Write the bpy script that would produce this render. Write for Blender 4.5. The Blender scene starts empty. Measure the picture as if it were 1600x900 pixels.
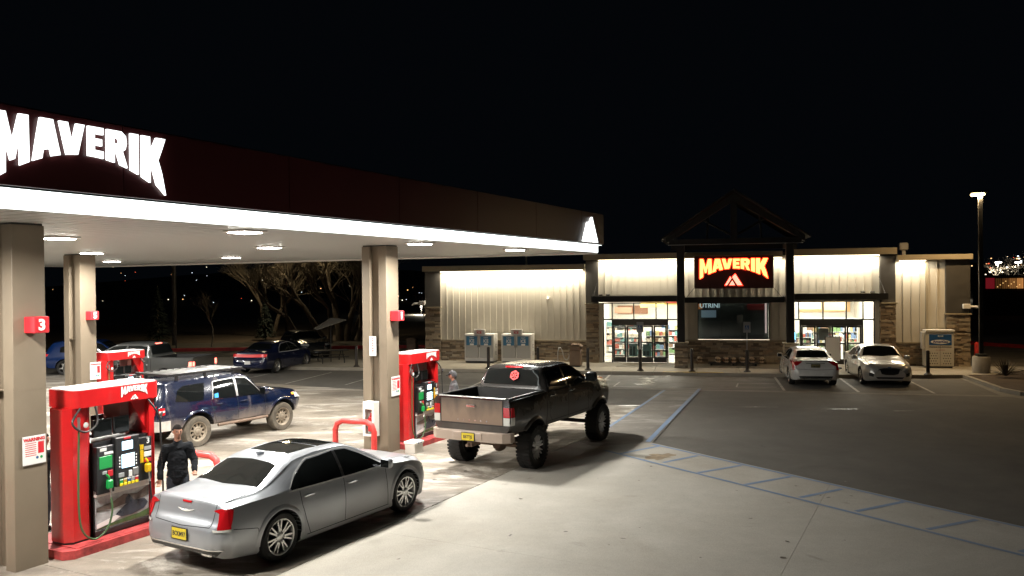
import bpy, bmesh, math, random
import numpy as np
from mathutils import Vector, Matrix, Euler
from mathutils.bvhtree import BVHTree
from math import sin, cos, pi, radians, sqrt, atan2
random.seed(7); np.random.seed(7)
SC = bpy.context.scene
COL = SC.collection

# ------------------------------------------------------------------ camera
H = 4.15
cam_d = bpy.data.cameras.new('camera'); cam = bpy.data.objects.new('camera', cam_d); COL.objects.link(cam)
SC.camera = cam
cam_d.sensor_width = 36.0; cam_d.lens = 1296.5/1600*36; cam_d.clip_end = 2000; cam_d.clip_start = .1
_pit = math.atan(8.65/1296.5); _rol = 0.0103
_F = Vector((0, cos(_pit), -sin(_pit))); _R = Vector((1, 0, 0)); _U = _R.cross(_F)
_R2 = _R*cos(_rol) - _U*sin(_rol); _U2 = _R*sin(_rol) + _U*cos(_rol)
m = Matrix((( _R2.x, _U2.x, -_F.x, 0), (_R2.y, _U2.y, -_F.y, 0), (_R2.z, _U2.z, -_F.z, H), (0, 0, 0, 1)))
cam.matrix_world = m
# ------------------------------------------------------------------ world (clear night sky)
W = bpy.data.worlds.new('World'); SC.world = W; W.use_nodes = True
bg = W.node_tree.nodes['Background']; bg.inputs[0].default_value = (.30, .42, .62, 1); bg.inputs[1].default_value = .0035
SC.view_settings.view_transform = 'Standard'; SC.view_settings.look = 'None'
SC.view_settings.exposure = 0; SC.view_settings.gamma = 1
SC.cycles.use_denoising = True
SC.cycles.max_bounces = 7; SC.cycles.diffuse_bounces = 3; SC.cycles.glossy_bounces = 4
SC.cycles.transparent_max_bounces = 12; SC.cycles.sample_clamp_indirect = 6; SC.cycles.sample_clamp_direct = 0
SC.cycles.caustics_reflective = False; SC.cycles.caustics_refractive = False
POW_CANOPY = 450; POW_WASH = 380; POW_ROOM = 2300; POW_LAMP = 420

# ------------------------------------------------------------------ materials
MATS = {}
def nd(nt, t, **k):
    n = nt.nodes.new(t)
    for a, b in k.items(): setattr(n, a, b)
    return n
def mat(name, col, rough=.5, metal=0., spec=.5, emit=0., ecol=None, var=0., vscale=3., bump=0., bscale=40., coat=0., dirt=None, stretch=None):
    """principled with object-space noise variation and bump; dirt=(colour, amount, z_full, z_none, scale)"""
    if name in MATS: return MATS[name]
    M = bpy.data.materials.new(name); M.use_nodes = True; nt = M.node_tree; L = nt.links
    b = nt.nodes['Principled BSDF']
    b.inputs['Base Color'].default_value = (*col, 1); b.inputs['Roughness'].default_value = rough
    b.inputs['Metallic'].default_value = metal; b.inputs['Specular IOR Level'].default_value = spec
    if coat: b.inputs['Coat Weight'].default_value = coat; b.inputs['Coat Roughness'].default_value = .04
    if emit:
        b.inputs['Emission Color'].default_value = (*(ecol or col), 1); b.inputs['Emission Strength'].default_value = emit
    tc = nd(nt, 'ShaderNodeTexCoord'); src = tc.outputs['Object']
    if stretch:
        mp = nd(nt, 'ShaderNodeMapping'); mp.inputs['Scale'].default_value = stretch; L.new(src, mp.inputs[0]); src = mp.outputs[0]
    cur = None
    if var:
        n = nd(nt, 'ShaderNodeTexNoise'); n.inputs['Scale'].default_value = vscale; n.inputs['Detail'].default_value = 6; n.inputs['Roughness'].default_value = .6
        L.new(src, n.inputs['Vector'])
        r = nd(nt, 'ShaderNodeMapRange'); r.inputs[1].default_value = .3; r.inputs[2].default_value = .7; r.inputs[3].default_value = 1-var; r.inputs[4].default_value = 1+var
        L.new(n.outputs[0], r.inputs[0])
        mx = nd(nt, 'ShaderNodeVectorMath', operation='SCALE'); mx.inputs[0].default_value = col; L.new(r.outputs[0], mx.inputs['Scale'])
        cur = mx.outputs[0]
        rr = nd(nt, 'ShaderNodeMapRange'); rr.inputs[1].default_value = .3; rr.inputs[2].default_value = .7; rr.inputs[3].default_value = max(0, rough-.08); rr.inputs[4].default_value = min(1, rough+.08)
        L.new(n.outputs[0], rr.inputs[0]); L.new(rr.outputs[0], b.inputs['Roughness'])
    if dirt:
        dc, amt, z0, z1, ds = dirt
        sp = nd(nt, 'ShaderNodeSeparateXYZ'); L.new(tc.outputs['Object'], sp.inputs[0])
        zr = nd(nt, 'ShaderNodeMapRange'); zr.inputs[1].default_value = z0; zr.inputs[2].default_value = z1; zr.inputs[3].default_value = 1; zr.inputs[4].default_value = 0
        L.new(sp.outputs[2], zr.inputs[0])
        mp2 = nd(nt, 'ShaderNodeMapping'); mp2.inputs['Scale'].default_value = (1, 1, .35); L.new(tc.outputs['Object'], mp2.inputs[0])
        n2 = nd(nt, 'ShaderNodeTexNoise'); n2.inputs['Scale'].default_value = ds; n2.inputs['Detail'].default_value = 7; L.new(mp2.outputs[0], n2.inputs['Vector'])
        ad = nd(nt, 'ShaderNodeMath', operation='MULTIPLY_ADD'); ad.inputs[1].default_value = 1.6; ad.inputs[2].default_value = -.8; L.new(n2.outputs[0], ad.inputs[0])
        a2 = nd(nt, 'ShaderNodeMath', operation='ADD'); L.new(ad.outputs[0], a2.inputs[0]); L.new(zr.outputs[0], a2.inputs[1])
        cl = nd(nt, 'ShaderNodeMapRange'); cl.inputs[1].default_value = .15; cl.inputs[2].default_value = .85; cl.inputs[4].default_value = amt; L.new(a2.outputs[0], cl.inputs[0])
        mm = nd(nt, 'ShaderNodeMix', data_type='RGBA'); L.new(cl.outputs[0], mm.inputs[0])
        if cur: L.new(cur, mm.inputs[6])
        else: mm.inputs[6].default_value = (*col, 1)
        mm.inputs[7].default_value = (*dc, 1); cur = mm.outputs[2]
        rm = nd(nt, 'ShaderNodeMix'); L.new(cl.outputs[0], rm.inputs[0]); rm.inputs[2].default_value = rough; rm.inputs[3].default_value = .85
        L.new(rm.outputs[0], b.inputs['Roughness'])
        if coat:
            cm = nd(nt, 'ShaderNodeMath', operation='MULTIPLY_ADD'); cm.inputs[1].default_value = -coat; cm.inputs[2].default_value = coat; L.new(cl.outputs[0], cm.inputs[0]); L.new(cm.outputs[0], b.inputs['Coat Weight'])
        if metal:
            cm = nd(nt, 'ShaderNodeMath', operation='MULTIPLY_ADD'); cm.inputs[1].default_value = -metal; cm.inputs[2].default_value = metal; L.new(cl.outputs[0], cm.inputs[0]); L.new(cm.outputs[0], b.inputs['Metallic'])
    if cur: L.new(cur, b.inputs['Base Color'])
    if bump:
        n3 = nd(nt, 'ShaderNodeTexNoise'); n3.inputs['Scale'].default_value = bscale; n3.inputs['Detail'].default_value = 4; L.new(src, n3.inputs['Vector'])
        bp = nd(nt, 'ShaderNodeBump'); bp.inputs['Strength'].default_value = bump; bp.inputs['Distance'].default_value = .02; L.new(n3.outputs[0], bp.inputs['Height']); L.new(bp.outputs[0], b.inputs['Normal'])
    MATS[name] = M
    return M
def glassmat(name, tint=(1, 1, 1), refl=1.0):
    if name in MATS: return MATS[name]
    M = bpy.data.materials.new(name); M.use_nodes = True; nt = M.node_tree; nt.nodes.clear()
    o = nd(nt, 'ShaderNodeOutputMaterial'); t = nd(nt, 'ShaderNodeBsdfTransparent'); g = nd(nt, 'ShaderNodeBsdfGlossy'); x = nd(nt, 'ShaderNodeMixShader'); f = nd(nt, 'ShaderNodeFresnel')
    t.inputs[0].default_value = (*tint, 1); g.inputs['Roughness'].default_value = .02; f.inputs[0].default_value = 1.5
    ml = nd(nt, 'ShaderNodeMath', operation='MULTIPLY'); ml.inputs[1].default_value = refl
    nt.links.new(f.outputs[0], ml.inputs[0]); nt.links.new(ml.outputs[0], x.inputs[0]); nt.links.new(t.outputs[0], x.inputs[1]); nt.links.new(g.outputs[0], x.inputs[2]); nt.links.new(x.outputs[0], o.inputs[0])
    MATS[name] = M; return M
def ground_mat(name, base, stain, scale=.35, amt=.5, speck=.12, rough=.75, white=0., wcol=(.55, .52, .47), stretch=(1, 1, 1), bump=.25, gloss=0.):
    """world-space: broad blotches, dark oil spots, pale dried streaks, aggregate speckle"""
    M = bpy.data.materials.new(name); M.use_nodes = True; nt = M.node_tree; L = nt.links; b = nt.nodes['Principled BSDF']
    g = nd(nt, 'ShaderNodeNewGeometry'); pos = g.outputs['Position']
    mp = nd(nt, 'ShaderNodeMapping'); mp.inputs['Rotation'].default_value = (0, 0, -radians(62.6)); mp.inputs['Scale'].default_value = stretch; L.new(pos, mp.inputs[0])
    def noise(s, d, src, r=.6, dist=0):
        n = nd(nt, 'ShaderNodeTexNoise'); n.inputs['Scale'].default_value = s; n.inputs['Detail'].default_value = d; n.inputs['Roughness'].default_value = r; n.inputs['Distortion'].default_value = dist; L.new(src, n.inputs['Vector']); return n.outputs[0]
    def rng(v, a, c, lo, hi):
        r = nd(nt, 'ShaderNodeMapRange'); r.inputs[1].default_value = a; r.inputs[2].default_value = c; r.inputs[3].default_value = lo; r.inputs[4].default_value = hi; L.new(v, r.inputs[0]); return r.outputs[0]
    def mix(f, a, c):
        x = nd(nt, 'ShaderNodeMix', data_type='RGBA'); L.new(f, x.inputs[0])
        for i, v in ((6, a), (7, c)):
            if isinstance(v, tuple): x.inputs[i].default_value = (*v, 1)
            else: L.new(v, x.inputs[i])
        return x.outputs[2]
    c = mix(rng(noise(scale, 8, mp.outputs[0], .65, .6), .38, .66, 0, amt), base, stain)
    c = mix(rng(noise(scale*5, 6, pos, .7), .35, .75, 0, amt*.6), c, tuple(x*.62 for x in base))
    c = mix(rng(noise(.9, 5, pos, .55, 1.2), .66, .74, 0, .55*amt), c, tuple(x*.35 for x in stain))
    if white:
        mw = nd(nt, 'ShaderNodeMapping'); mw.inputs['Rotation'].default_value = (0, 0, -radians(62.6)); mw.inputs['Scale'].default_value = (.5, 1.7, 1); L.new(pos, mw.inputs[0])
        w = noise(.55, 12, mw.outputs[0], .78, 1.4)
        c = mix(rng(w, .5, .66, 0, white), c, wcol)
    sp = noise(90, 2, pos, .5)
    s2 = nd(nt, 'ShaderNodeVectorMath', operation='SCALE'); L.new(c, s2.inputs[0]); L.new(rng(sp, .3, .7, 1-speck, 1+speck), s2.inputs['Scale'])
    L.new(s2.outputs[0], b.inputs['Base Color'])
    L.new(rng(noise(.7, 6, pos, .7, .8), .35, .7, rough-gloss, rough+.1), b.inputs['Roughness'])
    bp = nd(nt, 'ShaderNodeBump'); bp.inputs['Strength'].default_value = bump; bp.inputs['Distance'].default_value = .01; L.new(noise(60, 5, pos, .7), bp.inputs['Height']); L.new(bp.outputs[0], b.inputs['Normal'])
    MATS[name] = M; return M

concrete = ground_mat('concrete', (.46, .435, .385), (.33, .295, .24), .30, .6, .14, .8, .12, (.55, .52, .47))
slab_dirty = ground_mat('slab_dirty', (.27, .235, .19), (.10, .085, .07), .55, .85, .15, .62, .9, (.62, .58, .52), (.6, 1.8, 1), gloss=.25)
asphalt = ground_mat('asphalt', (.135, .126, .110), (.085, .079, .068), .30, .6, .28, .8, .0, bump=.6, gloss=.08)
asphalt_old = ground_mat('asphalt_old', (.11, .098, .08), (.05, .045, .04), .35, .8, .2, .7, .35, (.26, .24, .2), (.5, 2, 1), bump=.5, gloss=.2)
walkcon = ground_mat('sidewalk_concrete', (.40, .36, .29), (.27, .24, .19), .8, .5, .08, .8)
pathcon = ground_mat('path_concrete', (.24, .22, .19), (.12, .11, .1), .5, .7, .1, .75, .6, (.45, .43, .4), (.5, 2, 1))
soil = ground_mat('soil', (.09, .065, .045), (.05, .038, .028), 1.5, .6, .3, .95)
blue_paint = mat('blue_line_paint', (.17, .25, .385), .6, dirt=((.33, .31, .27), .85, -.5, .1, 2.6))
white_line = mat('white_line_paint', (.42, .40, .36), .6, var=.4, vscale=3)
yellow_line = mat('yellow_kerb_paint', (.5, .35, .06), .6, var=.3)
red_kerb = mat('red_kerb_paint', (.55, .03, .03), .55, var=.25)
tan = mat('column_tan', (.185, .148, .105), .55, var=.06, vscale=2, bump=.05, bscale=8)
maroon = mat('fascia_maroon', (.055, .012, .013), .34, spec=.3)
soffit_m = mat('soffit_white', (.43, .44, .43), .36)
white_metal = mat('white_metal', (.72, .70, .66), .4, var=.05)
led = mat('led_band', (1, 1, 1), .5, emit=2.6, ecol=(.92, 1, .97))
letter_w = mat('lit_letter_white', (1, 1, 1), .5, emit=2.2, ecol=(.95, 1, .98))
letter_y = mat('lit_letter_amber', (1, .7, .3), .5, emit=2.6, ecol=(1, .50, .13))
letter_r = mat('lit_letter_red_edge', (1, .05, .02), .5, emit=2.2, ecol=(1, .035, .01))
lens = mat('lamp_lens', (1, 1, 1), .5, emit=45, ecol=(1, .97, .9))
lens_w = mat('wash_lens', (1, 1, 1), .5, emit=7, ecol=(1, .86, .6))
lens_s = mat('street_lens', (1, 1, 1), .5, emit=90, ecol=(1, .72, .36))
red = mat('pump_red', (.52, .012, .014), .3, var=.12, vscale=3, coat=.25, dirt=((.30, .14, .12), .35, .0, .55, 5))
red_post = mat('bollard_red', (.62, .05, .045), .4, var=.15, bump=.1)
kerbred = mat('island_red', (.40, .05, .05), .6, var=.5, vscale=5, bump=.3)
black = mat('black_plastic', (.015, .015, .016), .35, var=.2)
blackm = mat('black_metal', (.012, .012, .012), .4, var=.2)
charcoal = mat('charcoal_panel', (.035, .033, .03), .5, var=.1)
chrome = mat('chrome', (.75, .75, .75), .12, metal=1.)
alu = mat('aluminium', (.45, .45, .44), .35, metal=.9, var=.1)
rubber = mat('rubber', (.014, .014, .014), .8, var=.3, vscale=12, bump=.2)
rubber_dusty = mat('rubber_dusty', (.10, .085, .065), .9, var=.45, vscale=6, bump=.3)
rim_silver = mat('rim_silver', (.55, .55, .54), .28, metal=.85, var=.1)
rim_dark = mat('rim_dark', (.03, .03, .03), .3, metal=.6)
rim_dusty = mat('rim_dusty', (.24, .20, .15), .6, metal=.1, var=.2)
glass_dark = mat('tinted_glass', (.006, .007, .007), .05, spec=.45)
glass_clear = glassmat('clear_glass', (.93, .96, .95))
glass_win = glassmat('window_glass', (.8, .85, .84), 1.6)
hose_black = mat('hose_black', (.02, .02, .02), .4)
hose_green = mat('hose_green', (.06, .12, .05), .4)
green_pl = mat('nozzle_green', (.01, .33, .07), .35)
yellow_pl = mat('nozzle_yellow', (.75, .48, .01), .35)
screen = mat('pump_screen', (.5, .8, 1), .3, emit=1.6, ecol=(.62, .86, 1))
white_print = mat('white_print', (.8, .8, .78), .5)
red_print = mat('red_print', (.6, .02, .03), .5)
dark_print = mat('dark_print', (.03, .03, .035), .5)
blue_print = mat('blue_print', (.02, .10, .28), .45)
grey_print = mat('grey_print', (.35, .36, .37), .5)
siding = mat('siding_tan', (.55, .51, .43), .5, var=.05, vscale=1.5)
siding_trim = mat('cap_trim_tan', (.34, .29, .20), .5, var=.05)
timber = mat('black_timber', (.006, .0055, .005), .6, var=.2, bump=.1)
dark_board = mat('dark_board', (.055, .050, .043), .6, var=.12, vscale=4)
roof_dark = mat('roof_dark', (.010, .010, .010), .8)
stone_mats = [mat('stone_brown', (.33, .25, .17), .85, var=.2, vscale=6, bump=.4), mat('stone_tan', (.42, .34, .24), .85, var=.2, vscale=6, bump=.4),
              mat('stone_grey', (.28, .235, .18), .85, var=.2, vscale=6, bump=.4), mat('stone_dark', (.17, .13, .09), .85, var=.2, vscale=6, bump=.4)]
mortar = mat('mortar', (.06, .05, .04), .95)
skin = mat('skin', (.36, .18, .12), .5, var=.08)
cloth_black = mat('black_cloth', (.009, .010, .012), .9, spec=.15, var=.2, bump=.2)
cloth_grey = mat('grey_cloth', (.08, .08, .085), .9, var=.2, bump=.2)
cloth_denim = mat('dark_denim', (.02, .025, .035), .9)
hair_m = mat('dark_hair', (.008, .006, .005), .9, spec=.1)
bark = mat('tree_bark', (.12, .095, .07), .9, var=.3, vscale=3, bump=.4, bscale=9)
bark_pale = mat('pale_bark', (.34, .30, .25), .9, var=.2)
twig = mat('dry_twigs', (.17, .14, .10), .9)
leafm = mat('yucca_leaf', (.055, .045, .025), .7, var=.3)
conifer_m = mat('conifer_needles', (.012, .02, .014), .9)
taillight = mat('tail_lens_red', (.42, .008, .012), .12, coat=.6)
tail_lit = mat('tail_lens_lit', (.8, .02, .02), .3, emit=7.0, ecol=(1, .13, .09))
tail_glow = mat('tail_lens_faint', (.6, .02, .02), .3, emit=.22, ecol=(1, .05, .05))
clear_lens = mat('clear_lens', (.55, .55, .52), .15, coat=.5)
amber = mat('amber_lens', (.8, .3, .03), .2, emit=.8, ecol=(1, .45, .08))
plate_y = mat('plate_yellow', (.62, .48, .03), .4)
under = mat('underbody', (.012, .012, .012), .9)
frame_dirty = mat('dirty_chassis', (.16, .11, .08), .85, var=.3, vscale=6)

# ------------------------------------------------------------------ mesh builder
def fin(me, smooth=None):
    if smooth:
        for p in me.polygons: p.use_smooth = True
        me.set_sharp_from_angle(angle=radians(smooth))
class MB:
    def __init__(s): s.v = []; s.f = []; s.m = []
    def add(s, vs, fs, mi=0):
        o = len(s.v); s.v += [tuple(v) for v in vs]; s.f += [tuple(i+o for i in f) for f in fs]; s.m += [mi]*len(fs); return s
    def box(s, x0, x1, y0, y1, z0, z1, mi=0, M=None):
        vs = [(x, y, z) for x in (x0, x1) for y in (y0, y1) for z in (z0, z1)]
        if M is not None: vs = [M @ Vector(v) for v in vs]
        return s.add(vs, [(0, 1, 3, 2), (4, 6, 7, 5), (0, 4, 5, 1), (2, 3, 7, 6), (0, 2, 6, 4), (1, 5, 7, 3)], mi)
    def bbox(s, x0, x1, y0, y1, z0, z1, b=.01, mi=0, M=None):
        """box with chamfered edges"""
        bm = bmesh.new(); bmesh.ops.create_cube(bm, size=1)
        for v in bm.verts: v.co = Vector(((x0+x1)/2+v.co.x*(x1-x0), (y0+y1)/2+v.co.y*(y1-y0), (z0+z1)/2+v.co.z*(z1-z0)))
        bmesh.ops.bevel(bm, geom=bm.edges[:], offset=b, segments=1, affect='EDGES')
        bm.verts.index_update()
        vs = [(M @ v.co if M is not None else v.co.copy()) for v in bm.verts]; fs = [[v.index for v in f.verts] for f in bm.faces]; bm.free()
        return s.add(vs, fs, mi)
    def prism(s, poly, a, b, axis='z', mi=0, M=None):
        """2-D polygon extruded a..b; axis z:(x,y) y:(x,z) x:(y,z)"""
        def P(p, t): return {'z': (p[0], p[1], t), 'y': (p[0], t, p[1]), 'x': (t, p[0], p[1])}[axis]
        n = len(poly); vs = [P(p, a) for p in poly]+[P(p, b) for p in poly]
        if M is not None: vs = [M @ Vector(v) for v in vs]
        return s.add(vs, [tuple(range(n))[::-1], tuple(range(n, 2*n))]+[(i, (i+1) % n, n+(i+1) % n, n+i) for i in range(n)], mi)
    def tube(s, pts, r, n=8, mi=0, cap=True):
        pts = [Vector(p) for p in pts]; R = r if isinstance(r, (list, tuple)) else [r]*len(pts)
        vs = []; fs = []; up = Vector((0, 0, 1)); prev = None
        for i, p in enumerate(pts):
            d = (pts[min(i+1, len(pts)-1)]-pts[max(i-1, 0)]).normalized()
            if prev is None:
                a = d.cross(up); a = d.cross(Vector((1, 0, 0))) if a.length < .1 else a
            else: a = prev - d*prev.dot(d)
            a.normalize(); prev = a; b = d.cross(a)
            vs += [p+(a*cos(2*pi*k/n)+b*sin(2*pi*k/n))*R[i] for k in range(n)]
        for i in range(len(pts)-1):
            fs += [(i*n+k, i*n+(k+1) % n, (i+1)*n+(k+1) % n, (i+1)*n+k) for k in range(n)]
        if cap: fs += [tuple(range(n))[::-1], tuple(range((len(pts)-1)*n, len(pts)*n))]
        return s.add(vs, fs, mi)
    def lathe(s, prof, n=24, axis='z', c=(0, 0, 0), mi=0, closed=False):
        """prof: list (r, t)"""
        vs = []; k = len(prof)
        for j in range(n):
            a = 2*pi*j/n
            for r, t in prof:
                x, y = r*cos(a), r*sin(a)
                v = {'z': (x, y, t), 'y': (x, t, y), 'x': (t, x, y)}[axis]; vs.append((v[0]+c[0], v[1]+c[1], v[2]+c[2]))
        fs = []
        for j in range(n):
            j2 = (j+1) % n
            for i in range(k-1 if not closed else k):
                i2 = (i+1) % k; fs.append((j*k+i, j2*k+i, j2*k+i2, j*k+i2))
        return s.add(vs, fs, mi)
    def build(s, name, mats, parent=None, loc=None, rotz=None, smooth=None, kind=None, recalc=True):
        me = bpy.data.meshes.new(name); me.from_pydata([tuple(v) for v in s.v], [], s.f)
        for x in (mats if isinstance(mats, (list, tuple)) else [mats]): me.materials.append(x)
        me.polygons.foreach_set('material_index', s.m); me.update()
        if recalc:
            bm = bmesh.new(); bm.from_mesh(me); bmesh.ops.recalc_face_normals(bm, faces=bm.faces[:]); bm.to_mesh(me); bm.free()
        fin(me, smooth)
        return link(name, me, parent, loc, rotz, kind)
def link(name, me, parent=None, loc=None, rotz=None, kind=None):
    o = bpy.data.objects.new(name, me); COL.objects.link(o)
    if parent: o.parent = parent
    if loc: o.location = loc
    if rotz is not None: o.rotation_euler = (0, 0, rotz)
    if kind: o['kind'] = kind
    return o
def tag(o, label, cat, group=None):
    o['label'] = label; o['category'] = cat
    if group: o['group'] = group
    return o
def thing(name, label, cat, loc=(0, 0, 0), rotz=0, group=None):
    o = bpy.data.objects.new(name, None); COL.objects.link(o); o.empty_display_size = .2
    o.location = loc; o.rotation_euler = (0, 0, rotz); return tag(o, label, cat, group)
def kids(o): return [c for c in COL.objects if c.parent == o]
def copy_tree(o, loc, rotz, label, group=None, scale=None):
    ch = {}
    for c in COL.objects:
        if c.parent: ch.setdefault(c.parent.name, []).append(c)
    def rec(a, par):
        c = a.copy(); COL.objects.link(c)
        if par: c.parent = par
        for k in ch.get(a.name, []): rec(k, c)
        return c
    r = rec(o, None); r.location = loc; r.rotation_euler = (0, 0, rotz); r['label'] = label
    if group: r['group'] = group
    if scale: r.scale = (scale,)*3
    return r
def area(name, parent, loc, sx, sy, power, col=(1, 1, 1), rot=(0, 0, 0), spread=180, shape='RECTANGLE'):
    l = bpy.data.lights.new(name, 'AREA'); l.shape = shape; l.size = sx; l.size_y = sy; l.energy = power; l.color = col; l.spread = radians(spread)
    o = bpy.data.objects.new(name, l); COL.objects.link(o); o.location = loc; o.rotation_euler = rot
    if parent: o.parent = parent
    return o
def text_mesh(txt, size, depth=.002, bold=0., align='CENTER'):
    cu = bpy.data.curves.new('t', 'FONT'); cu.body = txt; cu.size = size; cu.extrude = depth; cu.align_x = align; cu.align_y = 'CENTER'; cu.offset = bold; cu.resolution_u = 3
    ob = bpy.data.objects.new('t', cu); COL.objects.link(ob); dg = bpy.context.evaluated_depsgraph_get()
    me = bpy.data.meshes.new_from_object(ob.evaluated_get(dg)); bpy.data.objects.remove(ob); bpy.data.curves.remove(cu); return me
def text(name, txt, size, m, parent, loc, rot, depth=.002, bold=0., sx=1., align='CENTER'):
    """text in its XY plane; rot as euler"""
    me = text_mesh(txt, size, depth, bold, align); me.materials.clear(); me.materials.append(m); me.name = name
    o = link(name, me, parent, loc); o.rotation_euler = rot; o.scale = (sx, 1, 1); return o
FRONT = (pi/2, 0, 0)      # text facing -y

# arched block lettering, drawn as our own outlines in a unit box then bent
def _dens(poly, n=6):
    out = []
    for i in range(len(poly)):
        a, b = poly[i], poly[(i+1) % len(poly)]
        out += [(a[0]+(b[0]-a[0])*k/n, a[1]+(b[1]-a[1])*k/n) for k in range(n)]
    return out
GLY = {
 'M': (0, .18, [[(0, 0), (.02, 1), (.30, 1), (.50, .48), (.70, 1), (.98, 1), (1, 0), (.72, 0), (.71, .55), (.56, .16), (.44, .16), (.29, .55), (.28, 0)]]),
 'A': (.187, .345, [[(0, 0), (.27, 1), (.73, 1), (1, 0), (.68, 0), (.63, .2), (.37, .2), (.32, 0)], [(.44, .42), (.56, .42), (.50, .62)]]),
 'V': (.330, .482, [[(0, 1), (.33, 1), (.50, .36), (.67, 1), (1, 1), (.72, 0), (.28, 0)]]),
 'E': (.494, .592, [[(0, 0), (0, 1), (1, 1), (1, .78), (.42, .78), (.42, .62), (.9, .62), (.9, .40), (.42, .40), (.42, .23), (1, .23), (1, 0)]]),
 'R': (.606, .742, [[(0, 0), (0, 1), (.70, 1), (.93, .88), (.97, .68), (.90, .5), (.76, .42), (1, 0), (.66, 0), (.46, .38), (.36, .38), (.36, 0)], [(.36, .60), (.55, .60), (.61, .69), (.55, .78), (.36, .78)]]),
 'I': (.758, .812, [[(0, 0), (0, 1), (1, 1), (1, 0)]]),
 'K': (.828, 1.0, [[(0, 0), (0, 1), (.34, 1), (.34, .66), (.62, 1), (1, 1), (.68, .56), (.84, .34), (1, 0), (.62, .06), (.42, .38), (.34, .30), (.34, 0)]]),
}
def shape_mesh(loops, depth):
    cu = bpy.data.curves.new('s', 'CURVE'); cu.dimensions = '2D'; cu.fill_mode = 'BOTH'; cu.extrude = depth
    for lp in loops:
        sp = cu.splines.new('POLY'); sp.points.add(len(lp)-1); sp.use_cyclic_u = True
        for p, q in zip(sp.points, lp): p.co = (q[0], q[1], 0, 1)
    ob = bpy.data.objects.new('s', cu); COL.objects.link(ob); dg = bpy.context.evaluated_depsgraph_get()
    me = bpy.data.meshes.new_from_object(ob.evaluated_get(dg)); bpy.data.objects.remove(ob); bpy.data.curves.remove(cu); return me
_letters = {}
def word(parent, loc, w, h, depth, m, rot=FRONT, only=None, grow=0., arch=.52, one=None, squeeze=1.):
    """arched block word; every letter a mesh of its own, or all joined when one is a name"""
    out = []
    T = Matrix.Translation(loc) @ Euler(rot).to_matrix().to_4x4()
    allv = MB()
    for ch in 'MAVERIK':
        a, b, loops = GLY[ch]; L = []
        for lp in loops:
            q = []
            for x, y in _dens(lp):
                x = .5+(x-.5)*squeeze; u = a+(b-a)*x; yb = arch*(1-(2*u-1)**2); yy = yb+y*(1-yb); q.append(((u-.5)*w, yy*h))
            if grow:
                c = np.array(q); d = np.roll(c, -1, 0)-np.roll(c, 1, 0); nr = np.stack([d[:, 1], -d[:, 0]], 1); nr /= np.maximum(1e-9, np.linalg.norm(nr, axis=1))[:, None]
                ar = np.sum(c[:, 0]*np.roll(c[:, 1], -1)-np.roll(c[:, 0], -1)*c[:, 1]); c = c+nr*grow*(1 if ar > 0 else -1)*(1 if lp is loops[0] else -1); q = [tuple(z) for z in c]
            L.append(q)
        me = shape_mesh(L, depth)
        if one: allv.add([T @ v.co for v in me.vertices], [tuple(p.vertices) for p in me.polygons]); continue
        me.materials.clear(); me.materials.append(m); me.name = 'sign_letter'
        o = link('sign_letter', me, parent); o.matrix_local = T; out.append(o)
    if one: out.append(allv.build(one, m, parent, recalc=False))
    return out
PEAKS = [[(0, 0), (.31, .78), (.38, .60), (.12, 0)], [(.25, 0), (.43, .42), (.58, 0)], [(.42, .72), (.60, 1), (1, 0), (.72, 0), (.48, .58)]]
def peaks(parent, loc, w, h, depth, m, rot=FRONT, grow=0.):
    T = Matrix.Translation(loc) @ Euler(rot).to_matrix().to_4x4(); mb = MB()
    for lp in PEAKS:
        c = np.mean(lp, 0); q = [((x-.5)*w*(1+0), y*h) for x, y in lp]
        cc = np.mean(q, 0); q = [(cc[0]+(x-cc[0])*(1+grow), cc[1]+(y-cc[1])*(1+grow)) for x, y in q]
        n = len(q); vs = [T @ Vector((x, y, -depth)) for x, y in q]+[T @ Vector((x, y, depth)) for x, y in q]
        mb.add(vs, [tuple(range(n))[::-1], tuple(range(n, 2*n))]+[(i, (i+1) % n, n+(i+1) % n, n+i) for i in range(n)])
    return mb.build('mountain_emblem', m, parent)

# ------------------------------------------------------------------ frames of reference (metres)
AC = radians(62.61); OC = Vector((2.78, 26.97, 0)); UC = Vector((cos(AC), sin(AC), 0)); VC = Vector((-sin(AC), cos(AC), 0))
def CW(u, v, z=0): p = OC+UC*u+VC*v; return (p.x, p.y, z)
AS = radians(-13.16); OS = Vector((-3.69, 43.01, 0)); ES = Vector((cos(AS), sin(AS), 0)); NS = Vector((-sin(AS), cos(AS), 0))
def SW(e, n, z=0): p = OS+ES*e+NS*n; return (p.x, p.y, z)
def sheet(name, poly, z, m, parent=None, kind='structure', th=.0):
    mb = MB()
    if th: mb.prism(poly, z-th, z, 'z')
    else: mb.add([(x, y, z) for x, y in poly], [tuple(range(len(poly)))])
    return mb.build(name, m, parent, kind=kind)
def xy(p): return (p[0], p[1])

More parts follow.
